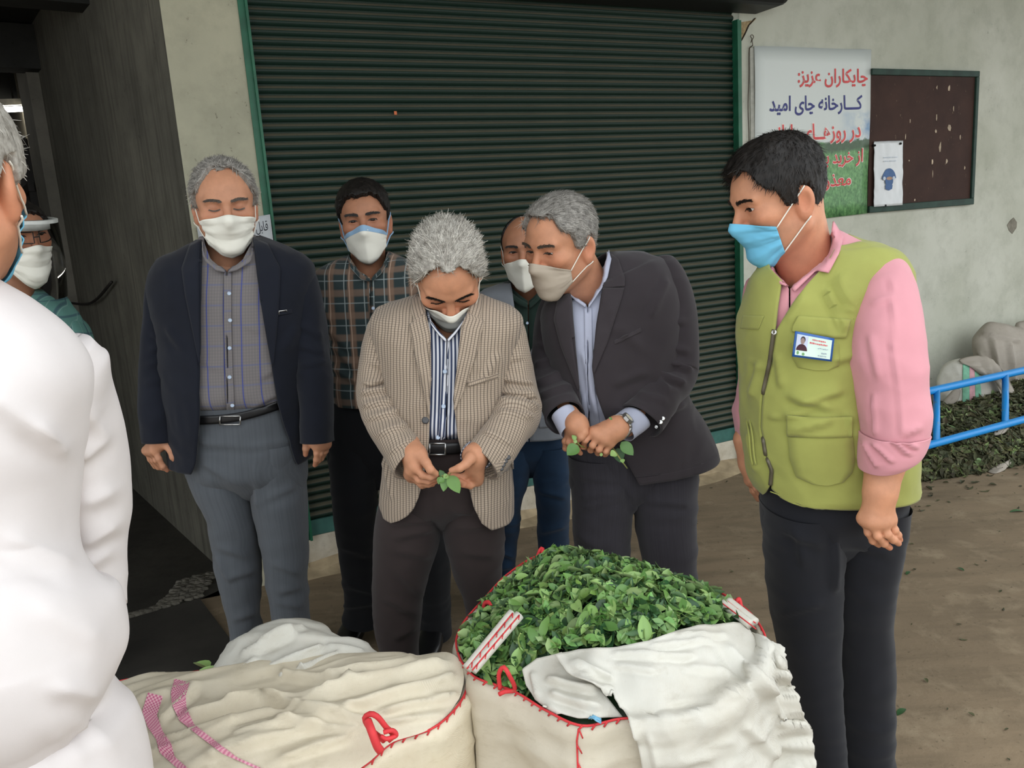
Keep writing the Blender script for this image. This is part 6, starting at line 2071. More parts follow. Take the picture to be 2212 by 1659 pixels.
# ------------------------------------------------------------------ person in beige check jacket
def person_beige():
    Y = 2.05
    base = np.array([*px(940, 1600, Y)[:2], 0])
    r = empty('person', base, 'white-haired man in beige checked jacket looking down at leaves in his hands', 'person')
    def m_check(name):
        k = NT(name)
        u, v, _ = k.sep(k.uv())
        c = k.mix(k.math('MULTIPLY', k.noise(14, 3), 0.3), srgb(176, 160, 142), srgb(160, 146, 130))
        c = k.mix(k.math('MULTIPLY', band(k, v, 0.0052, 0.32, 0.0, 0.5), 0.5), c, srgb(104, 88, 76))
        c = k.mix(k.math('MULTIPLY', band(k, u, 0.0078, 0.24, 0.0, 0.5), 0.8), c, srgb(74, 66, 60))
        k.col(c); k.bump(k.noise(1100, 2), 0.15, 0.001)
        return k.done(0.92, 0.15, sheen=0.15)
    M_J = m_check('beige_check_wool')
    k = NT('navy_stripe_shirting'); u, v, _ = k.sep(k.uv())
    k.col(k.mix(band(k, u, 0.0092, 0.5, 0.0, 0.12), srgb(214, 216, 222), srgb(56, 66, 92))); k.bump(k.noise(900, 2), .1, .001)
    M_S = k.done(0.85, 0.2)
    M_T = m_cloth('brown_black_trousers', srgb(52, 44, 43), 0.08, 1200, 0.95, 0.12)
    trousers(r, M_T, [pair(862, 922, 1062, 920, Y, .128, .11, 2.4), pair(840, 1000, 1085, 994, Y, .13, .12, 2.4), pair(824, 1075, 1092, 1068, Y, .12, .125, 2.4), pair(830, 1120, 1088, 1112, Y, .095, .115, 2.4), pair(880, 1152, 1040, 1146, Y, .05, .08, 2.2)],
             [[pair(832, 1030, 962, 1030, Y, .11, .11), pair(818, 1099, 956, 1110, Y, .11, .11), pair(810, 1160, 948, 1165, Y, .105, .105), pair(808, 1220, 934, 1215, Y, .095, .10), pair(808, 1300, 912, 1290, Y, .085, .09), pair(812, 1360, 905, 1355, Y, .078, .082), pair(828, 1425, 902, 1425, Y, .075, .08), pair(838, 1500, 912, 1500, Y, .075, .08), pair(842, 1600, 925, 1600, Y, .075, .08)],
              [pair(950, 1030, 1090, 1025, Y, .11, .11), pair(955, 1110, 1092, 1100, Y, .11, .11), pair(961, 1168, 1089, 1162, Y, .10, .105), pair(982, 1235, 1086, 1225, Y, .09, .095), pair(1004, 1292, 1086, 1290, Y, .08, .085), pair(1012, 1370, 1090, 1370, Y, .075, .08), pair(1018, 1480, 1092, 1480, Y, .075, .08), pair(1020, 1600, 1096, 1600, Y, .075, .08)]], 51,
             folds=[(840, 1130, 940, 1120, 9, .006), (850, 1165, 935, 1140, 9, .006), (970, 1100, 1060, 1110, 9, .006), (980, 1140, 1080, 1130, 10, .006), (950, 1060, 955, 1150, 8, .008), (860, 1230, 915, 1290, 12, .006), (830, 1290, 905, 1330, 10, .006), (850, 1190, 930, 1200, 10, .005), (850, 1380, 900, 1350, 9, .007), (990, 1190, 1070, 1200, 10, .005), (870, 1040, 930, 1060, 8, .005)], amp=.004, keep='beige_t')
    leg_shoes(r, ((885, Y), (1062, Y)), Y)
    open_cloth('shirt', [pair(922, 640, 1012, 640, Y, .06, .065), pair(900, 665, 1030, 662, Y, .075, .085), pair(860, 690, 1075, 690, Y, .11, .10, 2.5), pair(850, 760, 1090, 758, Y, .13, .12, 2.5), pair(858, 850, 1080, 848, Y, .14, .12, 2.4), pair(868, 905, 1066, 903, Y, .138, .12, 2.4), pair(876, 934, 1056, 932, Y, .09, .09, 2.4)], M_S, r,
               [(922, 620), (928, 690), (950, 718), (964, 734), (964, 1000)], [(1012, 620), (1004, 690), (985, 715), (966, 734), (966, 1000)], 80, 110, amp=.003, fs=(7, 7, 4), folds=[(930, 950, 985, 930, 7, .004), (950, 880, 985, 900, 8, .003)], seed=54, keep='beige_s', thick=.002)
    eL = [(914, 630), (920, 677), (930, 721), (932, 817), (928, 894), (926, 960), (922, 990), (911, 1045), (905, 1073), (893, 1100), (880, 1115), (864, 1124), (845, 1130)]
    eR = [(1018, 630), (1010, 677), (996, 705), (986, 801), (979, 864), (984, 905), (989, 945), (999, 989), (1012, 1047), (1023, 1096), (1040, 1130), (1062, 1146), (1085, 1152)]
    jk = open_cloth('jacket', [pair(908, 640, 1024, 636, Y, .075, .085), pair(868, 652, 1064, 650, Y, .09, .10), pair(830, 664, 1102, 666, Y, .108, .11, 2.4), pair(808, 690, 1124, 694, Y, .135, .125, 2.6), pair(814, 750, 1112, 754, Y, .152, .135, 2.5), pair(832, 830, 1096, 834, Y, .158, .135, 2.4), pair(842, 900, 1084, 902, Y, .155, .135, 2.4), pair(832, 980, 1098, 980, Y, .15, .14, 2.4), pair(824, 1050, 1108, 1050, Y, .155, .145, 2.4), pair(823, 1075, 1110, 1085, Y, .155, .148, 2.4), pair(824, 1094, 1110, 1108, Y, .152, .148, 2.4)],
                    M_J, r, eL, eR, 110, 140, folds=[(900, 760, 930, 860, 10, .005), (1075, 760, 1040, 830, 10, .005), (830, 990, 850, 1080, 9, .005), (1080, 960, 1060, 1020, 9, .005)], amp=.004, seed=57, keep='beige_j')
    tube_cloth('sleeve', [pair(816, 672, 866, 656, Y + .03, .05, .05), pair(800, 700, 868, 706, Y + .02, .072, .072), pair(786, 760, 858, 768, Y, .075, .075), pair(775, 840, 852, 838, Y - .02, .074, .074), pair(779, 885, 862, 868, Y - .05, .07, .07), pair(800, 935, 882, 908, Y - .10, .062, .062), pair(832, 990, 902, 948, Y - .15, .056, .056), pair(866, 1034, 914, 972, Y - .18, .05, .05)], M_J, jk, 90, 60,
               folds=[(785, 830, 850, 815, 7, .008), (780, 850, 850, 842, 7, .008), (785, 878, 855, 862, 7, .008), (792, 905, 865, 885, 8, .007), (800, 780, 850, 800, 8, .006), (815, 940, 880, 915, 8, .006), (840, 980, 895, 945, 7, .005)], amp=.005, seed=61, cap0=True, thick=.004, keep='beige_j')
    tube_cloth('sleeve', [pair(1066, 658, 1114, 678, Y + .03, .05, .05), pair(1060, 706, 1130, 706, Y + .02, .072, .072), pair(1068, 770, 1142, 762, Y, .075, .075), pair(1079, 845, 1156, 838, Y - .02, .074, .074), pair(1078, 885, 1166, 886, Y - .05, .07, .07), pair(1056, 912, 1150, 920, Y - .10, .062, .062), pair(1030, 940, 1110, 985, Y - .15, .056, .056), pair(1012, 966, 1068, 1034, Y - .18, .05, .05)], M_J, jk, 90, 60,
               folds=[(1085, 815, 1150, 830, 7, .008), (1082, 845, 1155, 855, 7, .008), (1080, 868, 1160, 880, 7, .008), (1075, 890, 1150, 900, 8, .007), (1075, 780, 1130, 770, 8, .006), (1045, 930, 1110, 960, 8, .006)], amp=.005, seed=62, cap0=True, thick=.004, keep='beige_j')
    strip('collar', [(906, 634), (914, 655), (921, 678)], [(886, 640), (888, 670), (894, 694)], M_J, jk, 'beige_j', .008)
    strip('collar', [(1024, 632), (1017, 655), (1008, 678)], [(1042, 638), (1040, 668), (1036, 688)], M_J, jk, 'beige_j', .008)
    M_L = m_check('beige_lapel')
    strip('lapel', [(918, 676), (930, 721), (932, 800), (930, 860), (929, 900)], [(892, 696), (884, 700), (896, 770), (916, 850), (927, 900)], M_L, jk, 'beige_j', .008)
    strip('lapel', [(1010, 676), (996, 705), (987, 800), (981, 860), (981, 885)], [(1036, 688), (1046, 694), (1028, 770), (1000, 850), (983, 885)], M_L, jk, 'beige_j', .008)
    strip('chest_pocket', [(1010, 826), (1075, 806)], [(1012, 836), (1076, 816)], M_L, jk, 'beige_j', .004)
    strip('pocket_flap', [(1050, 1008), (1108, 990)], [(1054, 1030), (1110, 1012)], M_L, jk, 'beige_j', .003)
    collar(r, [(920, 660), (924, 684), (944, 712), (964, 733)], [(927, 676), (934, 706), (950, 726), (963, 738)], M_S, ('beige_s',), .012)
    collar(r, [(1013, 656), (1008, 680), (990, 705), (967, 733)], [(1006, 674), (999, 700), (984, 722), (968, 738)], M_S, ('beige_s',), .012)
    strip('placket', [(957, 735), (955, 800), (950, 900), (946, 960)], [(970, 735), (968, 800), (964, 900), (960, 960)], M_S, r, 'beige_s', .004)
    for x, y in ((951, 803), (948, 878), (936, 945)):
        button('button', x + 10, y, .0055, M_BUTB, r, 'beige_s', .008)
    button('button', 919, 908, .009, M_BUTD, jk, 'beige_j', .006)
    for x, y in ((1098, 988), (1092, 996), (1087, 1004), (1083, 1012)):
        button('cuff_button', x, y, .006, M_BUTD, jk, 'beige_j', .004)
    belt(r, (922, 969), (996, 967), ('beige_s', 'beige_t'), buckle=(945, 970, 17, 12, M_METAL), h=12, arc=2)
    tube_cloth('cuff', [pair(1012, 956, 1052, 1010, Y - .165, .036, .036), pair(1008, 964, 1046, 1012, Y - .185, .034, .034)], M_S, r, 8, 40, thick=.002)
    pos = px(968, 597, Y - .06)
    neck = px(966, 690, Y + .06)
    hv = head(r, pos, 0, 54, 0, 0.97, neck, M_SK3, True, {'kind': 'surgical', 'mat': M_MASKW, 'top': 22, 'tside': 6, 'bot': 58, 'bside': 30, 'a': 64}, brow=.0018, lid=(0, 0), hl=[(0, 0.116), (22, 0.120), (36, 0.104), (50, 0.060), (64, 0.045), (72, 0.006), (86, 0.004), (92, 0.032), (108, 0.028), (118, -0.020), (140, -0.050), (180, -0.060)], top=.020, side=.010, fuzz=(9000, .032, .12), comb='back', hairmat=M_HSILV, browmat=M_HDARKB, seed=14, hn=.002, hv_=.08)
    Yh = Y - .2
    h1 = hand((896, 985, 0), (882, 962, .04), [[(897, 1009, -.02), (913, 1027, -.03), (930, 1031, -.028), (946, 1029, -.02)], [(889, 1016, -.008), (905, 1037, -.016), (925, 1040, -.014), (945, 1035, -.006)], [(886, 1024, .006), (908, 1044, .0), (925, 1046, .004), (941, 1040, .008)], [(889, 1030, .02), (912, 1048, .018), (934, 1045, .02)]], Yh,
              thumb=[(908, 982, -.018), (921, 1000, -.036), (930, 1015, -.04), (943, 1024, -.03)], rw=.026, rf=.029)
    h2 = hand((1026, 985, 0), (1044, 968, .04), [[(1021, 1013, -.0), (1003, 1029, .006), (986, 1030, .0), (972, 1024, -.008)], [(1027, 1022, .012), (1008, 1037, .012), (995, 1040, -.002), (984, 1035, -.012)], [(1030, 1031, .022), (1013, 1045, .014), (1001, 1045, -.004), (992, 1039, -.016)], [(1031, 1038, .03), (1016, 1049, .014), (1000, 1047, -.006)]], Yh,
              thumb=[(1016, 990, -.03), (1006, 1003, -.045), (993, 1011, -.05), (976, 1016, -.045)], rw=.026, rf=.029)
    tips = [px(945, 1030, Yh), px(940, 1040, Yh), px(974, 1018, Yh), px(985, 1038, Yh), px(1000, 1046, Yh), px(943, 1024, Yh)]
    make_body(r, [hv, (h1[0], h1[1], hand_tint(h1[0], tips)), (h2[0], h2[1], hand_tint(h2[0], tips)), limb([(px(968, 680, Y + .05), .06), (px(968, 780, Y), .10), (px(960, 1000, Y), .10)]),
                  limb([(px(835, 700, Y), .045), (px(815, 850, Y - .02), .04), (px(882, 962, Y - .16), .03)]), limb([(px(1100, 700, Y), .045), (px(1120, 860, Y - .02), .04), (px(1044, 968, Y - .16), .03)]),
                  limb([(px(890, 1060, Y), .07), (px(865, 1260, Y), .055), (px(880, 1590, Y), .04)]), limb([(px(1030, 1060, Y), .07), (px(1030, 1250, Y), .055), (px(1058, 1590, Y), .04)])], M_SK3)
    nail(r, h2[3][-1], h2[3][-2], M_NAILM)
    nail(r, h1[3][-1], h1[3][-2], M_NAILM)
    return Yh


YH_BEIGE = person_beige()
# ------------------------------------------------------------------ balding person behind
def person_vest_grey():
    Y = 2.9
    base = np.array([*px(1140, 1290, 3.02)[:2], 0])
    r = empty('person', base, 'balding man in grey waistcoat, dark green shirt and jeans behind the others', 'person')
    M_S = m_cloth('dark_green_shirting', srgb(30, 46, 40), 0.15, 1000)
    M_V = m_cloth('grey_waistcoat_cloth', srgb(122, 126, 132), 0.08, 1000)
    M_T = m_cloth('blue_denim', srgb(26, 46, 68), 0.25, 700, 0.9, 0.1)
    trousers(r, M_T, [pair(1068, 930, 1222, 925, Y, .10, .10, 2.4), pair(1072, 985, 1228, 980, Y, .105, .11, 2.4), pair(1085, 1030, 1220, 1026, Y, .08, .09, 2.3)],
             [[pair(1070, 960, 1150, 960, Y, .095, .095), pair(1076, 1010, 1147, 1010, Y, .09, .09), pair(1074, 1080, 1128, 1078, Y + .02, .078, .08), pair(1072, 1150, 1120, 1150, Y + .06, .068, .072), pair(1068, 1215, 1112, 1212, Y + .1, .064, .068), pair(1062, 1250, 1116, 1244, Y + .12, .072, .07)],
              [pair(1148, 960, 1226, 956, Y, .095, .095), pair(1152, 1035, 1231, 1036, Y, .09, .09), pair(1160, 1096, 1230, 1098, Y + .02, .08, .082), pair(1162, 1160, 1228, 1160, Y + .05, .07, .075), pair(1166, 1215, 1224, 1215, Y + .08, .066, .07), pair(1168, 1258, 1226, 1258, Y + .1, .068, .07)]], 71,
             folds=[(1160, 1060, 1225, 1075, 8, .006), (1165, 1150, 1222, 1135, 8, .006), (1080, 1190, 1112, 1205, 7, .007), (1070, 1230, 1112, 1222, 7, .007)], amp=.004)
    for x, y in ((1090, 1262), (1196, 1272)):
        g = gp(x, y); shoe(r, g + np.array([.02, .07, 0]), g + np.array([-.04, -.2, 0]))
    open_cloth('shirt', [pair(1098, 606, 1172, 602, Y, .058, .06), pair(1076, 622, 1196, 616, Y, .075, .08), pair(1045, 640, 1226, 634, Y, .10, .095, 2.5), pair(1040, 700, 1234, 696, Y, .115, .105, 2.5), pair(1050, 800, 1230, 796, Y, .12, .105, 2.4), pair(1060, 930, 1226, 926, Y, .115, .105, 2.4)], M_S, r,
               [(1100, 580), (1104, 620), (1125, 640), (1140, 650), (1141, 1000)], [(1172, 580), (1170, 620), (1155, 640), (1142, 650), (1143, 1000)], 60, 90, amp=.004, seed=74, keep='grey_s', thick=.002)
    vs = open_cloth('waistcoat', [pair(1088, 612, 1184, 606, Y, .07, .072), pair(1062, 620, 1214, 614, Y, .085, .09), pair(1036, 634, 1236, 626, Y, .112, .105, 2.5), pair(1032, 700, 1242, 694, Y, .127, .115, 2.5), pair(1042, 800, 1238, 796, Y, .132, .115, 2.4), pair(1050, 900, 1234, 896, Y, .128, .115, 2.4), pair(1054, 936, 1232, 932, Y, .126, .115, 2.4)], M_V, r,
                    [(1100, 590), (1107, 632), (1113, 677), (1131, 723), (1140, 760), (1142, 1000)], [(1176, 590), (1178, 640), (1172, 690), (1158, 730), (1146, 760), (1144, 1000)], 70, 100, amp=.003, seed=75, keep='grey_v', thick=.004)
    tube_cloth('sleeve', [pair(1038, 634, 1082, 622, Y + .03, .05, .05), pair(1030, 670, 1080, 675, Y + .02, .06, .06), pair(1032, 760, 1076, 765, Y + .03, .056, .056), pair(1040, 880, 1078, 880, Y - .0, .045, .045)], M_S, r, 40, 40, amp=.004, seed=76, cap0=True, cap1=True)
    tube_cloth('sleeve', [pair(1194, 618, 1234, 630, Y + .03, .05, .05), pair(1196, 675, 1246, 668, Y + .02, .06, .06), pair(1198, 765, 1244, 760, Y + .03, .056, .056), pair(1196, 880, 1236, 880, Y - .0, .045, .045)], M_S, r, 40, 40, amp=.004, seed=77, cap0=True, cap1=True)
    collar(r, [(1097, 606), (1102, 630), (1122, 645), (1140, 655)], [(1100, 622), (1106, 646), (1124, 660), (1139, 666)], M_S, 'grey_s', .016)
    collar(r, [(1172, 604), (1170, 628), (1156, 644), (1143, 655)], [(1172, 620), (1168, 644), (1154, 658), (1144, 666)], M_S, 'grey_s', .016)
    for x, y in ((1142, 646), (1139, 698), (1142, 740)):
        button('button', x, y, .005, M_BUTB, r, ('grey_s', 'grey_v'), .006)
    strip('pocket_flap', [(1165, 900), (1205, 896)], [(1165, 925), (1206, 921)], M_V, vs, 'grey_v', .004)
    pos = px(1134, 551, Y - .05)
    neck = px(1140, 640, Y + .02)
    hv = head(r, pos, -6, 8, 0, 0.955, neck, M_SK2, True, {'kind': 'fold', 'mat': M_MASKW, 'top': 20, 'tside': 8, 'bot': 60, 'bside': 34, 'a': 60, 'bulge': .024, 'sharp': 20}, brow=.0018, lid=(.0048, 0), gaze=(18, 0), hl=HL_BALD, top=.004, side=.005, fuzz=(900, .01, .3), hairmat=M_HDARK, browmat=M_HDARKB, seed=18)
    make_body(r, [hv, relaxed_hand(1060, 890, Y, -1), relaxed_hand(1216, 890, Y, 1), limb([(px(1140, 640, Y), .06), (px(1140, 760, Y), .10), (px(1146, 950, Y), .09)]), limb([(px(1105, 980, Y), .07), (px(1098, 1250, Y + .1), .04)]), limb([(px(1190, 980, Y), .07), (px(1195, 1250, Y + .1), .04)])], M_SK2)
    p = cast(1116, 607, 'mask' + r.name, .002)
    if p is not None:
        pass


person_vest_grey()


# ------------------------------------------------------------------ leaning person in dark suit
def person_suit():
    Y = 2.18
    base = np.array([*px(1380, 1560, Y)[:2], 0])
    r = empty('person', base, 'grey-haired man in charcoal suit leaning forward with a leafy twig in his hands', 'person')
    M_J = m_cloth('charcoal_wool', srgb(54, 49, 52), 0.1, 1100, 0.95, 0.15)
    M_L = m_cloth('charcoal_lapel', srgb(58, 53, 56), 0.1, 1100, 0.95, 0.15)
    M_S = m_cloth('lavender_shirting', srgb(176, 180, 198), 0.04, 1000, 0.85, 0.1)
    M_T = m_cloth('charcoal_pinstripe', srgb(52, 50, 55), 0.08, 1200, 0.95, 0.15, streak=(300, 0.35))
    trousers(r, M_T, [pair(1236, 930, 1470, 905, Y + .04, .115, .12, 2.4), pair(1232, 1000, 1500, 980, Y + .04, .125, .13, 2.4), pair(1236, 1060, 1506, 1045, Y + .03, .12, .13, 2.4), pair(1275, 1100, 1480, 1090, Y + .03, .06, .10, 2.3)],
             [[pair(1230, 985, 1365, 985, Y + .04, .115, .115), pair(1234, 1052, 1372, 1058, Y + .03, .11, .11), pair(1238, 1120, 1366, 1120, Y + .02, .10, .105), pair(1242, 1200, 1358, 1196, Y + .01, .092, .098), pair(1252, 1290, 1352, 1290, Y, .085, .09), pair(1262, 1390, 1352, 1390, Y, .08, .085), pair(1272, 1560, 1356, 1560, Y, .075, .08)],
              [pair(1362, 975, 1500, 960, Y + .04, .115, .115), pair(1366, 1052, 1504, 1046, Y + .03, .11, .11), pair(1372, 1130, 1503, 1125, Y + .02, .10, .105), pair(1388, 1206, 1503, 1200, Y + .01, .092, .098), pair(1402, 1290, 1504, 1290, Y, .085, .09), pair(1412, 1390, 1506, 1390, Y, .08, .085), pair(1425, 1555, 1510, 1550, Y, .075, .08)]], 81,
             folds=[(1250, 1075, 1350, 1060, 9, .006), (1260, 1100, 1350, 1070, 9, .006), (1240, 1150, 1300, 1190, 10, .005), (1390, 1080, 1490, 1090, 9, .005), (1365, 1050, 1370, 1110, 8, .008), (1250, 1030, 1340, 1040, 8, .005)], amp=.004, keep='suit_t')
    leg_shoes(r, ((1318, Y), (1470, Y)), Y)
    open_cloth('shirt', [pair(1228, 622, 1314, 545, Y + .03, .062, .065), pair(1215, 645, 1335, 565, Y + .02, .085, .085), pair(1198, 670, 1405, 575, Y + .02, .105, .10, 2.4), pair(1196, 735, 1445, 680, Y, .122, .115, 2.5), pair(1215, 815, 1462, 780, Y + .01, .132, .12, 2.4), pair(1240, 890, 1470, 855, Y + .03, .13, .12, 2.4), pair(1246, 940, 1472, 910, Y + .04, .11, .11, 2.4)], M_S, r,
               [(1226, 560), (1228, 632), (1245, 645), (1268, 660), (1270, 760), (1272, 960)], [(1314, 530), (1302, 610), (1285, 638), (1270, 662), (1272, 760), (1274, 960)], 80, 110, amp=.003, folds=[(1262, 760, 1290, 900, 8, .006), (1262, 850, 1262, 920, 7, .006)], seed=84, keep='suit_s', thick=.002)
    eL = [(1222, 560), (1230, 625), (1236, 650), (1241, 716), (1249, 807), (1258, 894), (1252, 930), (1246, 985), (1236, 1010)]
    eR = [(1318, 520), (1312, 560), (1300, 629), (1288, 701), (1279, 792), (1288, 846), (1306, 897), (1330, 950), (1353, 995), (1380, 1045), (1400, 1066), (1420, 1074), (1450, 1078)]
    jk = open_cloth('jacket', [pair(1222, 632, 1318, 545, Y + .03, .072, .085), pair(1196, 642, 1370, 545, Y + .03, .095, .10), pair(1178, 660, 1425, 560, Y + .03, .12, .115, 2.4), pair(1172, 700, 1458, 610, Y + .02, .142, .135, 2.6), pair(1182, 770, 1468, 710, Y + .01, .152, .14, 2.5), pair(1204, 840, 1476, 800, Y + .02, .155, .14, 2.4), pair(1226, 900, 1486, 862, Y + .03, .15, .142, 2.4), pair(1234, 955, 1520, 915, Y + .04, .152, .15, 2.4), pair(1238, 1000, 1540, 960, Y + .05, .155, .155, 2.4), pair(1240, 1030, 1546, 985, Y + .05, .155, .155, 2.4)],
                    M_J, r, eL, eR, 110, 140, folds=[(1330, 700, 1390, 760, 12, .006), (1320, 830, 1400, 800, 12, .006), (1400, 900, 1480, 870, 10, .006), (1440, 600, 1400, 690, 10, .007), (1310, 640, 1330, 720, 10, .004)], amp=.004, seed=87, keep='suit_j')
    tube_cloth('sleeve', [pair(1410, 566, 1452, 572, Y + .05, .05, .05), pair(1402, 610, 1476, 602, Y + .03, .078, .078), pair(1398, 680, 1497, 660, Y + .01, .085, .085), pair(1404, 750, 1504, 735, Y - .01, .082, .082), pair(1400, 806, 1504, 805, Y - .03, .078, .078), pair(1384, 836, 1496, 836, Y - .06, .072, .072), pair(1364, 862, 1462, 876, Y - .10, .062, .062), pair(1348, 880, 1416, 938, Y - .14, .052, .052)], M_J, jk, 90, 60,
               folds=[(1400, 690, 1460, 640, 9, .008), (1405, 720, 1480, 690, 9, .007), (1402, 770, 1495, 800, 8, .009), (1400, 800, 1480, 830, 8, .009), (1410, 790, 1440, 850, 8, .008), (1400, 740, 1490, 760, 9, .006), (1380, 850, 1440, 870, 8, .006)], amp=.005, seed=91, cap0=True, thick=.004, keep='suit_j')
    tube_cloth('sleeve', [pair(1184, 650, 1220, 640, Y + .03, .05, .05), pair(1160, 690, 1214, 680, Y + .05, .06, .06), pair(1150, 760, 1212, 740, Y + .05, .064, .064), pair(1153, 816, 1222, 800, Y + .01, .06, .06), pair(1165, 872, 1244, 850, Y - .07, .055, .055), pair(1190, 925, 1252, 882, Y - .14, .048, .048)], M_J, jk, 80, 56,
               folds=[(1156, 790, 1215, 770, 8, .007), (1158, 830, 1225, 805, 8, .007), (1160, 740, 1205, 760, 8, .006), (1165, 855, 1235, 835, 7, .006)], amp=.005, seed=92, cap0=True, thick=.004, keep='suit_j')
    strip('collar', [(1316, 546), (1312, 580), (1302, 622)], [(1336, 560), (1350, 600), (1350, 618)], M_L, jk, 'suit_j', .008)
    strip('lapel', [(1302, 622), (1290, 700), (1282, 760), (1280, 800)], [(1348, 622), (1344, 640), (1312, 740), (1284, 806)], M_L, jk, 'suit_j', .008)
    strip('lapel', [(1232, 632), (1240, 716), (1247, 790), (1252, 840)], [(1206, 640), (1196, 690), (1212, 750), (1249, 842)], M_L, jk, 'suit_j', .008)
    strip('chest_pocket', [(1326, 736), (1384, 708)], [(1328, 744), (1386, 716)], M_L, jk, 'suit_j', .004)
    collar(r, [(1228, 612), (1222, 622), (1242, 640), (1266, 658)], [(1216, 622), (1218, 628), (1244, 650), (1264, 664)], M_S, ('suit_s',), .016)
    collar(r, [(1315, 540), (1306, 575), (1290, 612), (1270, 656)], [(1320, 560), (1312, 600), (1298, 626), (1272, 664)], M_S, ('suit_s',), .020)
    strip('placket', [(1262, 664), (1264, 750), (1268, 850), (1276, 930)], [(1278, 664), (1280, 750), (1286, 850), (1298, 930)], M_S, r, 'suit_s', .004)
    tube_cloth('cuff', [pair(1196, 908, 1238, 878, Y - .15, .04, .04), pair(1216, 945, 1262, 906, Y - .18, .037, .037)], M_S, r, 12, 40, thick=.002, amp=.002)
    tube_cloth('cuff', [pair(1356, 880, 1396, 926, Y - .14, .04, .04), pair(1322, 904, 1362, 952, Y - .17, .037, .037)], M_S, r, 12, 40, thick=.002, amp=.002)
    for x, y in ((1418, 922), (1427, 912), (1432, 904)):
        button('cuff_button', x, y, .006, M_METAL, jk, 'suit_j', .004)
    Yh = Y - .2
    h1 = hand((1334, 924, .0), (1356, 918, .05), [[(1283, 934, -.012), (1264, 951, -.016), (1260, 964, .008), (1266, 968, .03)], [(1293, 941, -.018), (1280, 962, -.022), (1276, 972, .004), (1284, 972, .03)], [(1305, 949, -.016), (1294, 971, -.018), (1292, 978, .008), (1300, 976, .03)], [(1318, 956, -.006), (1309, 975, -.008), (1307, 980, .014), (1314, 977, .034)]], Yh,
              thumb=[(1306, 922, .004), (1280, 930, .01), (1264, 940, .014), (1250, 949, .014)], rw=.028, rf=.03)
    h2 = hand((1246, 918, .0), (1228, 898, .05), [[(1262, 930, .006), (1252, 944, -.004), (1243, 941, .008), (1244, 934, .02)], [(1250, 935, .0), (1241, 957, -.006), (1247, 972, .006), (1254, 979, .02)], [(1240, 936, .008), (1229, 955, .004), (1232, 970, .016), (1240, 976, .03)], [(1232, 938, .02), (1221, 953, .02), (1222, 968, .03), (1232, 972, .04)]], Yh,
              thumb=[(1256, 920, -.012), (1262, 934, -.02), (1256, 944, -.022), (1249, 951, -.016)], rw=.026, rf=.029)
    # wristwatch
    wv = px(1338, 922, Yh - .0); fv = N(px(1356, 918, Yh + .05) - wv)
    a = N(np.cross(fv, (0, 0, 1))); b = np.cross(fv, a)
    th = np.linspace(0, 2 * math.pi, 33)
    ring = np.array([wv + .0305 * (math.cos(t) * a + math.sin(t) * b) for t in th])
    wt = mob('wristwatch', np.concatenate([ring - fv * .007, ring + fv * .007, ]), grid_faces(2, 33), M_METAL, r); solid(wt, .003, 0)
    tc = N(CAM - wv); tc = N(tc - fv * (tc @ fv) + 0.25 * np.array([0, 0, 1])); cc = wv + tc * .033
    s1 = N(np.cross(tc, fv))
    th = np.linspace(0, 2 * math.pi, 8, endpoint=False) + .39
    fc = [cc + .015 * math.cos(t) * s1 * 1.15 + .014 * math.sin(t) * fv for t in th]
    mob('watch_case', [*[p + tc * .004 for p in fc], *[p - tc * .005 for p in fc]], [tuple(range(8)), *[(i, i + 8, (i + 1) % 8 + 8, (i + 1) % 8) for i in range(8)]], M_METAL, wt, smooth=False)
    mob('watch_dial', [p + tc * .0045 - (p - cc) * .3 for p in fc], [tuple(range(8))], simple('watch_dial', srgb(206, 200, 180), .4), wt, smooth=False)
    pos = px(1216, 541, Y - .06)
    neck = px(1282, 640, Y + .04)
    hv = head(r, pos, -44, 17, 5, 0.965, neck, M_SK3, True, {'kind': 'boat', 'mat': M_MASKG, 'strap': M_MASKW, 'top': 22, 'tside': 2, 'bot': 56, 'bside': 26, 'a': 62}, brow=.0018, lid=(.0042, -.001), gaze=(0, 25), hl=[(0, 0.108), (20, 0.112), (34, 0.104), (44, 0.070), (58, 0.056), (66, 0.010), (84, 0.004), (92, 0.030), (108, 0.028), (118, -0.020), (140, -0.050), (180, -0.060)], top=.016, side=.009, fuzz=(8000, .026, .16), comb='back', hairmat=M_HGREY, browmat=M_BROWG, seed=24, hn=.0005, hv_=.03)
    tips = [px(1250, 949, Yh), px(1249, 951, Yh)]
    make_body(r, [hv, (h1[0], h1[1], hand_tint(h1[0], tips)), (h2[0], h2[1], hand_tint(h2[0], tips, .3)), limb([(px(1282, 640, Y + .03), .06), (px(1320, 760, Y), .10), (px(1360, 980, Y + .04), .10)]),
                  limb([(px(1440, 620, Y), .045), (px(1450, 800, Y - .02), .04), (px(1356, 918, Y - .15), .03)]), limb([(px(1188, 690, Y + .05), .04), (px(1186, 800, Y + .02), .035), (px(1228, 898, Y - .13), .03)]),
                  limb([(px(1300, 1050, Y), .07), (px(1300, 1250, Y), .055), (px(1316, 1550, Y), .04)]), limb([(px(1435, 1050, Y), .07), (px(1450, 1250, Y), .055), (px(1468, 1545, Y), .04)])], M_SK3)
    return Yh


YH_SUIT = person_suit()


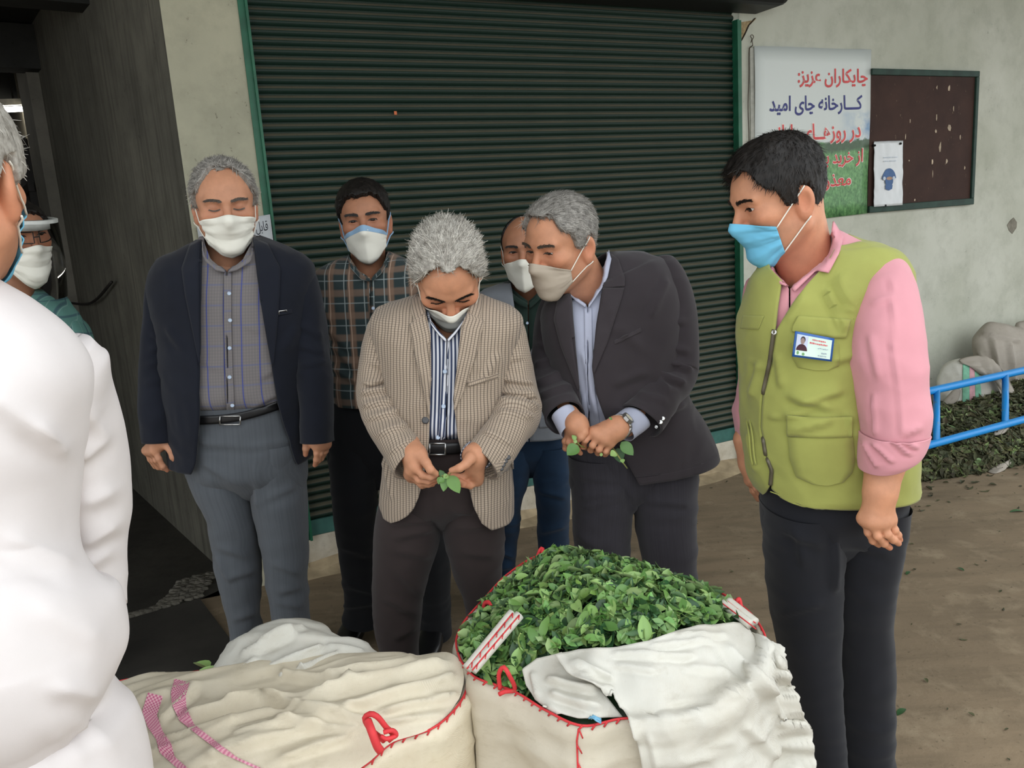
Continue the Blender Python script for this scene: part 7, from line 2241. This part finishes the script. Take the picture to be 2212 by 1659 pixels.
# ------------------------------------------------------------------ person in green vest
def person_green():
    Y = 1.8
    base = np.array([*px(1830, 1800, Y)[:2], 0])
    r = empty('person', base, 'man in lime green pocketed vest over pink shirt beside the leaf sack', 'person')
    M_V = m_cloth('lime_green_vest_cloth', srgb(150, 153, 82), 0.07, 800, 0.85, 0.15)
    M_S = m_cloth('pink_shirting', srgb(208, 146, 154), 0.04, 1000, 0.85, 0.15)
    M_T = m_cloth('black_trouser_twill', srgb(27, 28, 33), 0.1, 1100, 0.92, 0.12)
    M_Z = simple('grey_zip', srgb(92, 86, 70), 0.4, 0.5, metal=0.3)
    trousers(r, M_T, [pair(1650, 1030, 1948, 1000, Y, .125, .13, 2.4), pair(1652, 1100, 1946, 1080, Y, .13, .135, 2.4), pair(1656, 1170, 1936, 1160, Y, .12, .13, 2.4), pair(1690, 1230, 1890, 1220, Y, .06, .10, 2.3)],
             [[pair(1650, 1090, 1800, 1090, Y, .12, .12), pair(1656, 1180, 1812, 1190, Y, .115, .115), pair(1664, 1280, 1808, 1285, Y, .105, .105), pair(1682, 1380, 1806, 1385, Y, .095, .10), pair(1704, 1480, 1808, 1485, Y, .09, .095), pair(1728, 1580, 1815, 1580, Y, .085, .09), pair(1745, 1680, 1828, 1680, Y, .08, .085), pair(1752, 1790, 1838, 1790, Y, .08, .085)],
              [pair(1795, 1085, 1948, 1080, Y, .12, .12), pair(1800, 1180, 1936, 1175, Y, .115, .115), pair(1800, 1280, 1916, 1275, Y + .01, .105, .105), pair(1806, 1400, 1918, 1400, Y + .02, .095, .10), pair(1812, 1540, 1920, 1540, Y + .02, .09, .095), pair(1820, 1659, 1922, 1659, Y + .02, .085, .09), pair(1828, 1785, 1926, 1785, Y + .02, .08, .085)]], 101,
             folds=[(1690, 1140, 1780, 1180, 12, .006), (1720, 1130, 1740, 1230, 12, .006), (1850, 1180, 1930, 1200, 12, .006), (1800, 1150, 1805, 1280, 10, .008), (1680, 1330, 1780, 1300, 12, .005)], amp=.004, keep='green_t')
    leg_shoes(r, ((1795, Y), (1878, Y + .02)), Y, toe=(-.09, -.18))
    # shirt: trunk, sleeve
    ss = open_cloth('shirt', [pair(1668, 575, 1812, 505, Y + .04, .064, .068), pair(1648, 600, 1850, 530, Y + .03, .09, .09), pair(1628, 625, 1900, 560, Y + .02, .115, .105, 2.4), pair(1618, 690, 1932, 640, Y, .128, .12, 2.5), pair(1618, 800, 1930, 780, Y, .135, .125, 2.4), pair(1626, 1000, 1935, 985, Y, .13, .125, 2.4)], M_S, r,
                    [(1664, 540), (1672, 590), (1690, 608), (1705, 622), (1706, 1100)], [(1812, 480), (1790, 560), (1750, 590), (1708, 624), (1709, 1100)], 80, 110, amp=.003, seed=104, keep='green_s', thick=.002)
    tube_cloth('sleeve', [pair(1872, 590, 1922, 566, Y + .02, .05, .05), pair(1850, 640, 1962, 614, Y - .06, .075, .075), pair(1842, 700, 1980, 690, Y - .13, .078, .078), pair(1846, 780, 1988, 776, Y - .17, .076, .076), pair(1862, 850, 1994, 850, Y - .19, .072, .072), pair(1868, 915, 1998, 915, Y - .2, .07, .07), pair(1868, 960, 1986, 955, Y - .2, .066, .066)], M_S, ss, 90, 64,
               folds=[(1925, 600, 1930, 760, 6, .004), (1928, 740, 1948, 940, 5, .004), (1880, 720, 1900, 820, 10, .005), (1890, 850, 1892, 940, 5, .006), (1950, 940, 1990, 920, 9, .006), (1880, 660, 1930, 640, 9, .004)], amp=.004, seed=106, cap0=True, thick=.002, keep='green_sl')
    tube_cloth('rolled_cuff', [pair(1866, 938, 1992, 930, Y - .2, .074, .074), pair(1866, 970, 1984, 950, Y - .2, .075, .075), pair(1868, 1000, 1972, 972, Y - .2, .07, .07), pair(1869, 1016, 1956, 986, Y - .2, .058, .058)], M_S, ss, 40, 64,
               folds=[(1870, 950, 1900, 1010, 6, .006), (1890, 955, 1930, 1000, 6, .006), (1920, 940, 1965, 985, 6, .007), (1940, 945, 1980, 970, 6, .006)], amp=.004, seed=107, thick=.003)
    tube_cloth('sleeve', [pair(1622, 625, 1668, 600, Y + .08, .05, .05), pair(1606, 680, 1670, 690, Y + .1, .07, .07), pair(1604, 780, 1660, 785, Y + .14, .07, .07), pair(1600, 860, 1650, 865, Y + .15, .064, .064), pair(1590, 890, 1645, 895, Y + .15, .066, .066), pair(1594, 940, 1642, 945, Y + .15, .06, .06)], M_S, ss, 60, 50, amp=.005, seed=108, cap0=True, thick=.003)
    # vest
    eL = [(1660, 520), (1664, 580), (1690, 606), (1682, 660), (1676, 712), (1664, 785), (1650, 844), (1646, 923), (1654, 979), (1668, 1016), (1664, 1050), (1655, 1064), (1645, 1072)]
    eR = [(1818, 490), (1816, 525), (1780, 575), (1745, 612), (1711, 660), (1679, 712), (1666, 785), (1652, 844), (1648, 923), (1656, 979), (1670, 1016), (1668, 1054), (1690, 1076), (1720, 1090), (1745, 1096)]
    vs = open_cloth('vest', [pair(1660, 572, 1822, 508, Y + .04, .076, .08), pair(1640, 585, 1868, 530, Y + .04, .10, .10), pair(1622, 606, 1912, 562, Y + .03, .125, .118, 2.4), pair(1611, 655, 1950, 606, Y + .01, .142, .135, 2.6), pair(1601, 710, 1950, 680, Y, .15, .14, 2.5), pair(1605, 790, 1940, 770, Y, .155, .142, 2.4), pair(1611, 880, 1946, 860, Y, .16, .142, 2.4), pair(1614, 960, 1960, 940, Y, .155, .145, 2.4), pair(1622, 1020, 1968, 1000, Y, .15, .148, 2.4), pair(1640, 1056, 1962, 1050, Y, .145, .148, 2.4)],
                    M_V, r, eL, eR, 120, 150, folds=[(1700, 850, 1800, 880, 14, .009), (1720, 870, 1820, 840, 12, .008), (1690, 900, 1760, 880, 12, .007), (1620, 930, 1640, 1020, 9, .007), (1800, 590, 1840, 680, 12, .009), (1780, 620, 1830, 720, 10, .007), (1790, 780, 1860, 760, 12, .007), (1680, 760, 1690, 840, 10, .006), (1660, 900, 1690, 900, 8, .004), (1830, 880, 1860, 1000, 10, .006), (1740, 640, 1700, 700, 10, .005), (1640, 780, 1625, 860, 9, .006), (1700, 930, 1800, 905, 10, .006)], amp=.005, seed=109, keep='green_v')
    def seam(poly, r_=.0016, m=40): cord_on('seam', poly, r_, M_V, vs, 'green_v', .001, m, 5)
    cord_on('zip', [(1672, 712), (1662, 785), (1649, 844), (1645, 923), (1653, 979), (1667, 1016), (1664, 1048)], .0045, M_Z, vs, 'green_v', .006, 60, 8)
    button('zip_pull', 1672, 718, .006, M_METAL, vs, 'green_v', .008)
    # yoke seams and pockets
    seam([(1694, 680), (1760, 684), (1838, 690)]); seam([(1605, 676), (1640, 678), (1672, 676)])
    seam([(1812, 535), (1850, 548), (1900, 566)])
    strip('pocket_flap', [(1712, 706), (1724, 682), (1780, 686), (1838, 690)], [(1711, 716), (1760, 724), (1800, 730), (1828, 730)], M_V, vs, 'green_v', .007)
    strip('pocket_flap', [(1606, 680), (1650, 682)], [(1600, 710), (1638, 712)], M_V, vs, 'green_v', .007)
    strip('pocket', [(1708, 742), (1710, 770), (1724, 794), (1760, 800)], [(1812, 742), (1814, 770), (1812, 790), (1790, 800)], M_V, vs, 'green_v', .004)
    strip('pocket_flap', [(1699, 898), (1770, 902), (1842, 900)], [(1700, 942), (1770, 946), (1841, 944)], M_V, vs, 'green_v', .010)
    strip('pocket', [(1702, 944), (1706, 990), (1720, 1030), (1756, 1046), (1785, 1049)], [(1842, 944), (1846, 990), (1842, 1020), (1822, 1042), (1790, 1049)], M_V, vs, 'green_v', .006)
    seam([(1664, 1062), (1710, 1080), (1784, 1090), (1858, 1092)], .0012)
    seam([(1908, 566), (1880, 602), (1846, 665), (1844, 690)], .0022)
    for dx in (0, 7):
        mob('drawstring', *tube(np.array([cast(1612 + dx, 905, 'green_v', .008), cast(1618 + dx, 940, 'green_v', .014), cast(1622 + dx, 985, 'green_v', .014), cast(1626 + dx, 1005, 'green_v', .012)]), .0022, 6, m=16), M_V, vs)
    collar(r, [(1668, 560), (1664, 572), (1690, 600), (1708, 622)], [(1658, 572), (1664, 592), (1686, 614), (1702, 618)], M_S, ('green_s',), .018)
    collar(r, [(1800, 478), (1796, 505), (1770, 550), (1745, 575), (1710, 622)], [(1822, 512), (1814, 545), (1790, 590), (1764, 584), (1716, 630)], M_S, ('green_s', 'green_v'), .010, w=9)
    button('button', 1706, 624, .005, M_BUTB, r, ('green_s', 'green_v'), .006)
    # identity card in a blue holder
    q = [(1718, 715), (1802, 731), (1796, 781), (1711, 770)]
    P = np.array([px(x, y, min(cast(a_, b_, 'green_v', .013)[1] for a_, b_ in ((1715, 720), (1715, 765), (1757, 748), (1798, 735), (1794, 778))) - .002) for i, (x, y) in enumerate(q)])
    M_CB = simple('card_holder_blue', srgb(44, 92, 160), 0.35, 0.5, var=0.05); M_CW = simple('card_white', srgb(206, 226, 216), 0.3, 0.5, var=0.05)
    bd = mob('identity_card', bil(P, *[g.ravel() for g in np.meshgrid(np.linspace(0, 1, 6), np.linspace(0, 1, 6))]), grid_faces(6, 6), M_CB, r); solid(bd, .003, 0)
    dcv = N(CAM - P.mean(0))
    def cardq(u0, v0, u1, v1, mt, off, nm):
        mob(nm, bil(P, np.array([u0, u1, u1, u0]), np.array([v0, v0, v1, v1])) + dcv * off, [(0, 1, 2, 3)], mt, bd, smooth=False)
    cardq(.06, .10, .955, .92, M_CW, .0022, 'card')
    cardq(.07, .12, .35, .72, simple('photo_backdrop', srgb(196, 204, 226), .4), .0026, 'portrait')
    M_PD = simple('portrait_dark', srgb(66, 32, 44), .4); M_PF = simple('portrait_face', srgb(150, 130, 124), .4); M_PH = simple('portrait_hair', srgb(52, 52, 56), .4)
    def cardfan(cx_, cy_, rx, ry, mt, off, nm, a0=0, a1=6.2832):
        pts, F_ = ell_fan(cx_, cy_, rx, ry, a0, a1, 18)
        mob(nm, bil(P, pts[:, 0], pts[:, 1]) + dcv * off, F_, mt, bd, smooth=False)
    cardfan(.215, .72, .14, .26, M_PD, .0028, 'portrait', 3.1416, 6.2832)
    cardfan(.225, .28, .062, .13, M_PH, .0029, 'portrait'); cardfan(.22, .34, .052, .13, M_PF, .0030, 'portrait')
    M_CR = simple('card_red_print', srgb(216, 96, 100), .4); M_CGp = simple('card_grey_print', srgb(150, 166, 176), .4); M_CGr = simple('card_leaf_print', srgb(110, 156, 104), .4)
    rg_ = np.random.default_rng(3)
    for u0, u1, v0, v1, mt in ((.46, .80, .19, .26, M_CR), (.40, .86, .32, .40, M_CR), (.62, .88, .50, .56, M_CGp), (.72, .86, .67, .75, M_CGp), (.64, .86, .80, .86, M_CGp)):
        u_ = u0
        while u_ < u1:        # print too small to read in the photograph: short blurred marks
            w_ = rg_.uniform(.015, .04); d_ = rg_.uniform(0, .025)
            cardq(u_, v0 + d_, min(u_ + w_, u1), v1 - rg_.uniform(0, .02), mt, .0027, 'print_mark')
            u_ += w_ + .010
    cardfan(.13, .82, .03, .07, M_CGr, .0027, 'leaf_print'); cardfan(.27, .85, .035, .06, M_CGr, .0027, 'leaf_print')
    # head, forearm and hands
    pos = px(1687, 447, Y)
    neck = px(1748, 590, Y + .05)
    hv = head(r, pos, -62, 19, 0, 0.985, neck, M_SK3, True, {'kind': 'surgical', 'mat': M_MASKB, 'strap': M_MASKW, 'top': 22, 'tside': 6, 'bot': 60, 'bside': 42, 'a': 60}, brow=.0018, lid=(.0052, 0), gaze=(-5, 8), hl=[(0, 0.100), (20, 0.104), (34, 0.092), (46, 0.056), (58, 0.046), (66, 0.004), (84, 0.000), (92, 0.032), (108, 0.028), (118, -0.022), (140, -0.050), (180, -0.058)], top=.024, side=.009, fuzz=(4500, .02, .45), hairmat=M_HDARK, browmat=M_HDARKB, seed=34, earflare=6)
    h1 = hand((1902, 1060, 0), (1914, 985, .02), [[(1920, 1122, -.004), (1932, 1145, -.008), (1939, 1156, -.002), (1944, 1166, .008)], [(1905, 1126, -.014), (1917, 1154, -.02), (1930, 1166, -.012), (1941, 1174, 0)], [(1885, 1126, -.012), (1896, 1158, -.018), (1910, 1174, -.008), (1922, 1183, .006)], [(1868, 1120, .004), (1876, 1150, .0), (1886, 1168, .008), (1898, 1177, .018)]], Y - .21,
              thumb=[(1884, 1080, .02), (1878, 1110, .04), (1884, 1135, .05), (1894, 1150, .05)], rw=.031, rf=.045, pr=.015)
    h2 = hand((1622, 1000, 0), (1616, 950, 0), [[(1626, 1035, -.01), (1634, 1055, -.014), (1645, 1072, -.01)], [(1622, 1038, .004), (1630, 1060, .004), (1642, 1078, .01)], [(1620, 1036, .018), (1627, 1060, .02), (1638, 1078, .028)]], Y + .14, rw=.028, rf=.036)
    make_body(r, [hv, (h1[0], h1[1], hand_tint(h1[0], [px(1944, 1165, Y - .21), px(1922, 1183, Y - .21)])), (h2[0], h2[1], None), limb([(px(1748, 600, Y + .03), .06), (px(1780, 760, Y), .10), (px(1800, 1080, Y), .10)]),
                  limb([(px(1915, 620, Y - .03), .06), (px(1925, 800, Y - .17), .055), (px(1914, 985, Y - .2), .05)]), limb([(px(1640, 640, Y + .1), .05), (px(1626, 800, Y + .14), .045), (px(1616, 950, Y + .14), .04)]),
                  limb([(px(1730, 1100, Y), .07), (px(1745, 1400, Y), .055), (px(1795, 1780, Y), .04)]), limb([(px(1870, 1100, Y), .07), (px(1862, 1400, Y), .055), (px(1876, 1780, Y), .04)])], M_SK3)


person_green()
# ------------------------------------------------------------------ person in white shirt, seen from behind (front left)
def person_white():
    Y = 0.98
    base = np.array([*px(60, 1600, Y)[:2], 0])
    r = empty('person', base, 'man in loose white shirt seen from behind beside the tied sack', 'person')
    M_S = m_cloth('white_shirting', srgb(214, 208, 206), 0.03, 900, 0.85, 0.1)
    M_T = m_cloth('white_trouser_cloth', srgb(196, 196, 204), 0.03, 900, 0.85, 0.1)
    sh = tube_cloth('shirt', [pair(-230, 600, -20, 612, Y, .055, .06), pair(-320, 655, 50, 655, Y, .08, .085, 2.3), pair(-400, 725, 125, 722, Y, .10, .10, 2.5), pair(-420, 810, 172, 808, Y, .115, .115, 2.6), pair(-430, 920, 168, 930, Y, .13, .12, 2.5), pair(-430, 1030, 152, 1040, Y, .135, .125, 2.4), pair(-430, 1150, 142, 1160, Y - .01, .14, .12, 2.4), pair(-430, 1215, 165, 1222, Y - .02, .15, .12, 2.4), pair(-440, 1280, 228, 1285, Y - .03, .16, .12, 2.4), pair(-440, 1350, 256, 1350, Y - .03, .17, .12, 2.4), pair(-440, 1420, 262, 1420, Y - .03, .165, .12, 2.4), pair(-430, 1480, 240, 1478, Y - .02, .15, .12, 2.4), pair(-420, 1520, 222, 1515, Y - .01, .14, .12, 2.4), pair(-430, 1570, 272, 1560, Y - .01, .15, .125, 2.4), pair(-440, 1680, 310, 1670, Y - .01, .155, .13, 2.4), pair(-440, 1780, 320, 1780, Y - .01, .155, .13, 2.4)], M_S, r, 150, 120,
                    folds=[(-40, 840, 130, 965, 34, .006), (60, 900, 152, 995, 24, .006), (0, 1150, 170, 1235, 30, .006), (60, 1300, 240, 1400, 36, .004), (100, 1480, 230, 1505, 26, .007), (150, 1540, 260, 1640, 30, .005), (100, 1560, 200, 1659, 30, .004)], amp=.0025, seed=121, cap0=True, fs=(4, 4, 4))
    tube_cloth('sleeve', [pair(90, 752, 180, 764, Y + .05, .045, .045), pair(105, 810, 216, 806, Y + .06, .058, .058), pair(140, 880, 230, 876, Y + .09, .062, .062), pair(150, 985, 253, 985, Y + .12, .062, .062), pair(148, 1060, 262, 1060, Y + .13, .062, .062), pair(146, 1118, 266, 1118, Y + .14, .06, .06), pair(146, 1180, 257, 1168, Y + .14, .057, .057), pair(160, 1262, 250, 1240, Y + .13, .052, .052), pair(180, 1320, 243, 1290, Y + .11, .048, .048)], M_S, sh, 90, 60,
               folds=[(150, 940, 185, 985, 18, .006), (150, 1000, 230, 940, 22, .006), (160, 1090, 255, 1050, 26, .006), (165, 1180, 258, 1120, 24, .006), (180, 880, 225, 960, 20, .004), (170, 1230, 245, 1180, 20, .005)], amp=.003, seed=122, cap0=True, thick=.003)
    tube_cloth('sleeve', [pair(-440, 760, -340, 740, Y + .02, .045, .045), pair(-475, 830, -350, 830, Y + .02, .06, .06), pair(-500, 1000, -385, 1000, Y + .03, .062, .062), pair(-500, 1180, -390, 1180, Y + .06, .058, .058), pair(-480, 1340, -390, 1340, Y + .1, .05, .05)], M_S, sh, 60, 50, amp=.003, seed=123, cap0=True, thick=.003)
    trousers(r, M_T, [pair(-420, 1560, 250, 1560, Y, .12, .11, 2.4), pair(-430, 1900, 270, 1900, Y, .125, .12, 2.4), pair(-380, 2000, 220, 2000, Y, .08, .09, 2.3)],
             [[pair(-430, 1850, -60, 1850, Y, .11, .11), pair(-380, 2300, -60, 2300, Y, .09, .09), pair(-320, 2660, -90, 2660, Y, .07, .075)], [pair(-70, 1850, 270, 1850, Y, .11, .11), pair(0, 2300, 290, 2300, Y, .09, .09), pair(60, 2630, 290, 2630, Y, .07, .075)]], 131)
    for x in (-200, 180):
        q = px(x, 2650, Y); shoe(r, np.array([q[0], Y - .09, 0]), np.array([q[0] + .06, Y + .17, 0]))
    hv = head(r, px(-122, 428, Y + .02), 158, 4, 0, 0.97, px(-130, 640, Y - .01), M_SK3, True, {'kind': 'surgical', 'mat': M_MASKB, 'strap': M_MASKW, 'top': 24, 'bot': 62, 'a': 54}, lid=(0, 0), hl=HL_RECEDE, top=.018, side=.014, fuzz=(2500, .016, .04), hairmat=M_HSILV, seed=44, res=.0026)
    h1 = hand((150, 1380, .1), (190, 1300, .1), [[(120, 1430, .1), (100, 1465, .11), (90, 1490, .12)], [(110, 1420, .12), (88, 1450, .13), (76, 1475, .14)], [(104, 1410, .14), (80, 1435, .15), (66, 1458, .16)], [(100, 1400, .16), (80, 1420, .17), (66, 1436, .18)]], Y, thumb=[(140, 1400, .08), (120, 1440, .07), (108, 1470, .08)], rw=.028, rf=.034, res=.003)
    make_body(r, [hv, (h1[0], h1[1], None), relaxed_hand(-435, 1370, Y + .1, -1), limb([(px(-110, 640, Y), .06), (px(-120, 900, Y), .10), (px(-90, 1500, Y), .10)]), limb([(px(150, 780, Y + .06), .045), (px(200, 1100, Y + .13), .045), (px(190, 1300, Y + .1), .045)]), limb([(px(-230, 1700, Y), .07), (px(-200, 2640, Y), .04)]), limb([(px(120, 1700, Y), .07), (px(180, 2620, Y), .04)])], M_SK3)


person_white()


# ------------------------------------------------------------------ person with face shield in the passage mouth
def person_shield():
    Y = 2.6
    base = np.array([*px(40, 1560, Y)[:2], 0])
    r = empty('person', base, 'man in teal checked shirt and clear face shield standing at the passage mouth', 'person')
    k = NT('teal_check_shirting'); u, v, _ = k.sep(k.uv())
    c = k.mix(k.math('MULTIPLY', band(k, u, .06, .12, 0, .4), .7), srgb(92, 134, 126), srgb(58, 76, 92))
    c = k.mix(k.math('MULTIPLY', band(k, v, .06, .12, 0, .4), .7), c, srgb(60, 80, 96))
    c = k.mix(k.math('MULTIPLY', band(k, u, .03, .06, .3, .4), .4), c, srgb(150, 178, 168)); k.col(c)
    M_S = k.done(.88, .2)
    M_T = m_cloth('dark_work_trousers', srgb(36, 38, 42), .1, 1000)
    sh = open_cloth('shirt', [pair(0, 606, 82, 612, Y, .06, .06), pair(-30, 622, 110, 626, Y, .08, .08), pair(-70, 650, 142, 658, Y, .10, .095, 2.5), pair(-95, 700, 172, 706, Y, .118, .11, 2.6), pair(-95, 800, 178, 806, Y, .125, .115, 2.5), pair(-80, 960, 175, 960, Y, .13, .12, 2.4), pair(-70, 1060, 180, 1055, Y, .128, .12, 2.4)], M_S, r, [(2, 580), (10, 620), (40, 650), (42, 1100)], [(80, 580), (72, 620), (46, 650), (44, 1100)], 70, 100, amp=.005, seed=141, keep='shield_s', thick=.002)
    tube_cloth('sleeve', [pair(112, 650, 152, 672, Y + .02, .05, .05), pair(118, 710, 190, 720, Y + .01, .06, .06), pair(140, 800, 208, 800, Y, .058, .058), pair(150, 900, 214, 900, Y - .02, .052, .052)], M_S, sh, 50, 46, amp=.005, seed=142, cap0=True, thick=.003)
    tube_cloth('sleeve', [pair(-86, 690, -40, 660, Y + .02, .05, .05), pair(-118, 740, -50, 730, Y + .01, .06, .06), pair(-126, 820, -62, 820, Y, .058, .058), pair(-124, 920, -62, 920, Y - .02, .052, .052)], M_S, sh, 50, 46, amp=.005, seed=143, cap0=True, thick=.003)
    trousers(r, M_T, [pair(-62, 1030, 172, 1025, Y, .11, .11, 2.4), pair(-66, 1120, 182, 1115, Y, .115, .12, 2.4), pair(-30, 1190, 150, 1190, Y, .06, .08, 2.3)],
             [[pair(-66, 1120, 66, 1120, Y, .10, .10), pair(-40, 1330, 62, 1330, Y, .08, .085), pair(-6, 1530, 76, 1530, Y, .07, .075)], [pair(60, 1120, 182, 1120, Y, .10, .10), pair(88, 1330, 190, 1330, Y, .08, .085), pair(118, 1520, 200, 1520, Y, .07, .075)]], 151)
    for x in (40, 160):
        q = px(x, 1530, Y); shoe(r, np.array([q[0], Y + .07, 0]), np.array([q[0] + .05, Y - .19, 0]))
    pos = px(45, 532, Y - .02)
    hv = head(r, pos, 22, 6, 0, 0.96, px(40, 640, Y + .03), M_SK2, True, {'kind': 'surgical', 'mat': M_MASKW, 'top': 20, 'bot': 62, 'a': 62}, brow=.0016, lid=(.0042, 0), gaze=(10, 5), hl=HL_FULL, top=.014, side=.007, fuzz=(1500, .012, .3), hairmat=M_HDARK, browmat=M_HDARKB, seed=54, res=.0026)
    # shield: white brow band and clear visor
    yw = math.radians(22 - math.degrees(math.atan2(pos[0], pos[1])))
    def arc(rad, z, a0=-1.75, a1=1.75, n_=40, fwd=.02):
        th = np.linspace(a0, a1, n_)
        P = np.stack([np.sin(th) * rad[0], -np.cos(th) * rad[1] - fwd * np.cos(th), np.full(n_, z)], 1)
        R = rotm(math.degrees(yw), 6, 0)
        return pos + P @ R.T
    fs_ = mob('face_shield', np.concatenate([arc((.092, .115), .055), arc((.094, .12), .085)]), grid_faces(2, 40), simple('white_foam_band', srgb(196, 198, 192), .7), r); solid(fs_, .014, 0)
    kk = NT('clear_visor'); kk.col((1, 1, 1)); kk.b.inputs['Transmission Weight'].default_value = 1.0; kk.b.inputs['IOR'].default_value = 1.12; kk.done(.06, .5)
    vz = mob('visor', np.concatenate([arc((.10, .13), .075), arc((.105, .14), -.04), arc((.10, .135), -.15)]), grid_faces(3, 40), kk.m, fs_); solid(vz, .001, 0)
    gl = arc((.085, .105), .03, -.75, -.1, 12, .012); gr_ = arc((.085, .105), .03, .1, .75, 12, .012)
    mob('spectacles', *join([tube(np.concatenate([g_ + np.array([0, 0, .014]), (g_ - np.array([0, 0, .016]))[::-1], (g_ + np.array([0, 0, .014]))[:1]]), .0016, 6) for g_ in (gl, gr_)] + [tube([gl[-1], gr_[0]], .0016, 6)]), M_BELT, r)
    make_body(r, [hv, relaxed_hand(186, 1015, Y - .06, 1), relaxed_hand(-90, 1035, Y - .06, -1), limb([(px(40, 640, Y), .06), (px(40, 800, Y), .10), (px(50, 1060, Y), .10)]), limb([(px(0, 1120, Y), .07), (px(36, 1520, Y), .04)]), limb([(px(120, 1120, Y), .07), (px(158, 1510, Y), .04)]),
                  limb([(px(140, 700, Y), .05), (px(178, 880, Y - .02), .062), (px(185, 1010, Y - .06), .05)]), limb([(px(-80, 720, Y), .05), (px(-94, 900, Y - .02), .062), (px(-90, 1030, Y - .06), .05)])], M_SK2)


person_shield()

# ================================================================== LEAVES IN HANDS
def sprig(name, label, stem, leaves, Yh, r=.0022):
    """stem: [(x,y,dY)]; leaves: [(base px, tip px, width m, dY base, dY tip, material)]"""
    S = [px(x, y, Yh + d) for x, y, d in stem]
    rt = empty(name, S[0], label, 'leaves')
    mob('stem', *tube(S, [r] * (len(S) - 1) + [r * .6], 6, m=14), simple('green_stem', srgb(128, 132, 74), .5), rt)
    for (bx, by), (tx, ty), w, d0, d1, mt in leaves:
        A, B = px(bx, by, Yh + d0), px(tx, ty, Yh + d1)
        L = np.linalg.norm(B - A); d = (B - A) / L
        v = N(CAM - A); v = N(v - d * (v @ d)); v = N(v + .35 * np.array([0, 0, 1])); v = N(v - d * (v @ d)); sd = np.cross(v, d)
        V, F = leaf_shape(1, 1, .5, .25, 8)
        P = (A + B) / 2 + V[:, :1] * L * d + V[:, 1:2] * w * sd + V[:, 2:3] * min(w, .02) * v
        o = mob('leaf', P, F, mt, rt); vcol(o, np.ones(len(P)))
    return rt


sprig('tea_sprig', 'small leafy tea sprig pinched between the white-haired man\'s fingers', [(952, 1026, -.03), (962, 1030, -.036), (974, 1022, -.03)],
      [((958, 1030), (949, 1015), .014, -.032, -.03, M_LEAFD), ((955, 1030), (947, 1046), .016, -.036, -.04, M_LEAF), ((962, 1032), (958, 1062), .020, -.036, -.05, M_LEAF), ((968, 1026), (958, 1034), .014, -.034, -.04, M_LEAFL), ((970, 1028), (993, 1066), .030, -.034, -.06, M_LEAF), ((960, 1034), (948, 1042), .014, -.04, -.045, M_LEAF), ((970, 1030), (978, 1058), .02, -.03, -.045, M_LEAF)], YH_BEIGE)
sprig('tea_sprig', 'leafy tea twig gripped in the clasped hands of the man in charcoal suit', [(1240, 944, -.02), (1252, 962, -.02), (1282, 968, .03), (1320, 966, .02), (1335, 985, -.01), (1355, 1012, -.02)],
      [((1248, 962), (1225, 984), .032, -.04, -.06, M_LEAF), ((1244, 950), (1235, 940), .012, -.03, -.03, M_LEAFL), ((1246, 956), (1238, 952), .01, -.03, -.03, M_LEAFL), ((1342, 955), (1368, 984), .03, .0, -.02, M_LEAF), ((1330, 978), (1318, 985), .02, -.02, -.03, M_LEAFL), ((1344, 992), (1346, 1001), .012, -.02, -.03, M_LEAFL), ((1334, 968), (1340, 1000), .03, .02, .0, M_LEAFD), ((1262, 934), (1266, 926), .01, -.02, -.02, M_LEAF), ((1318, 906), (1321, 902), .01, -.04, -.04, M_LEAF), ((1300, 978), (1298, 986), .008, -.02, -.02, M_LEAFL)], YH_SUIT)
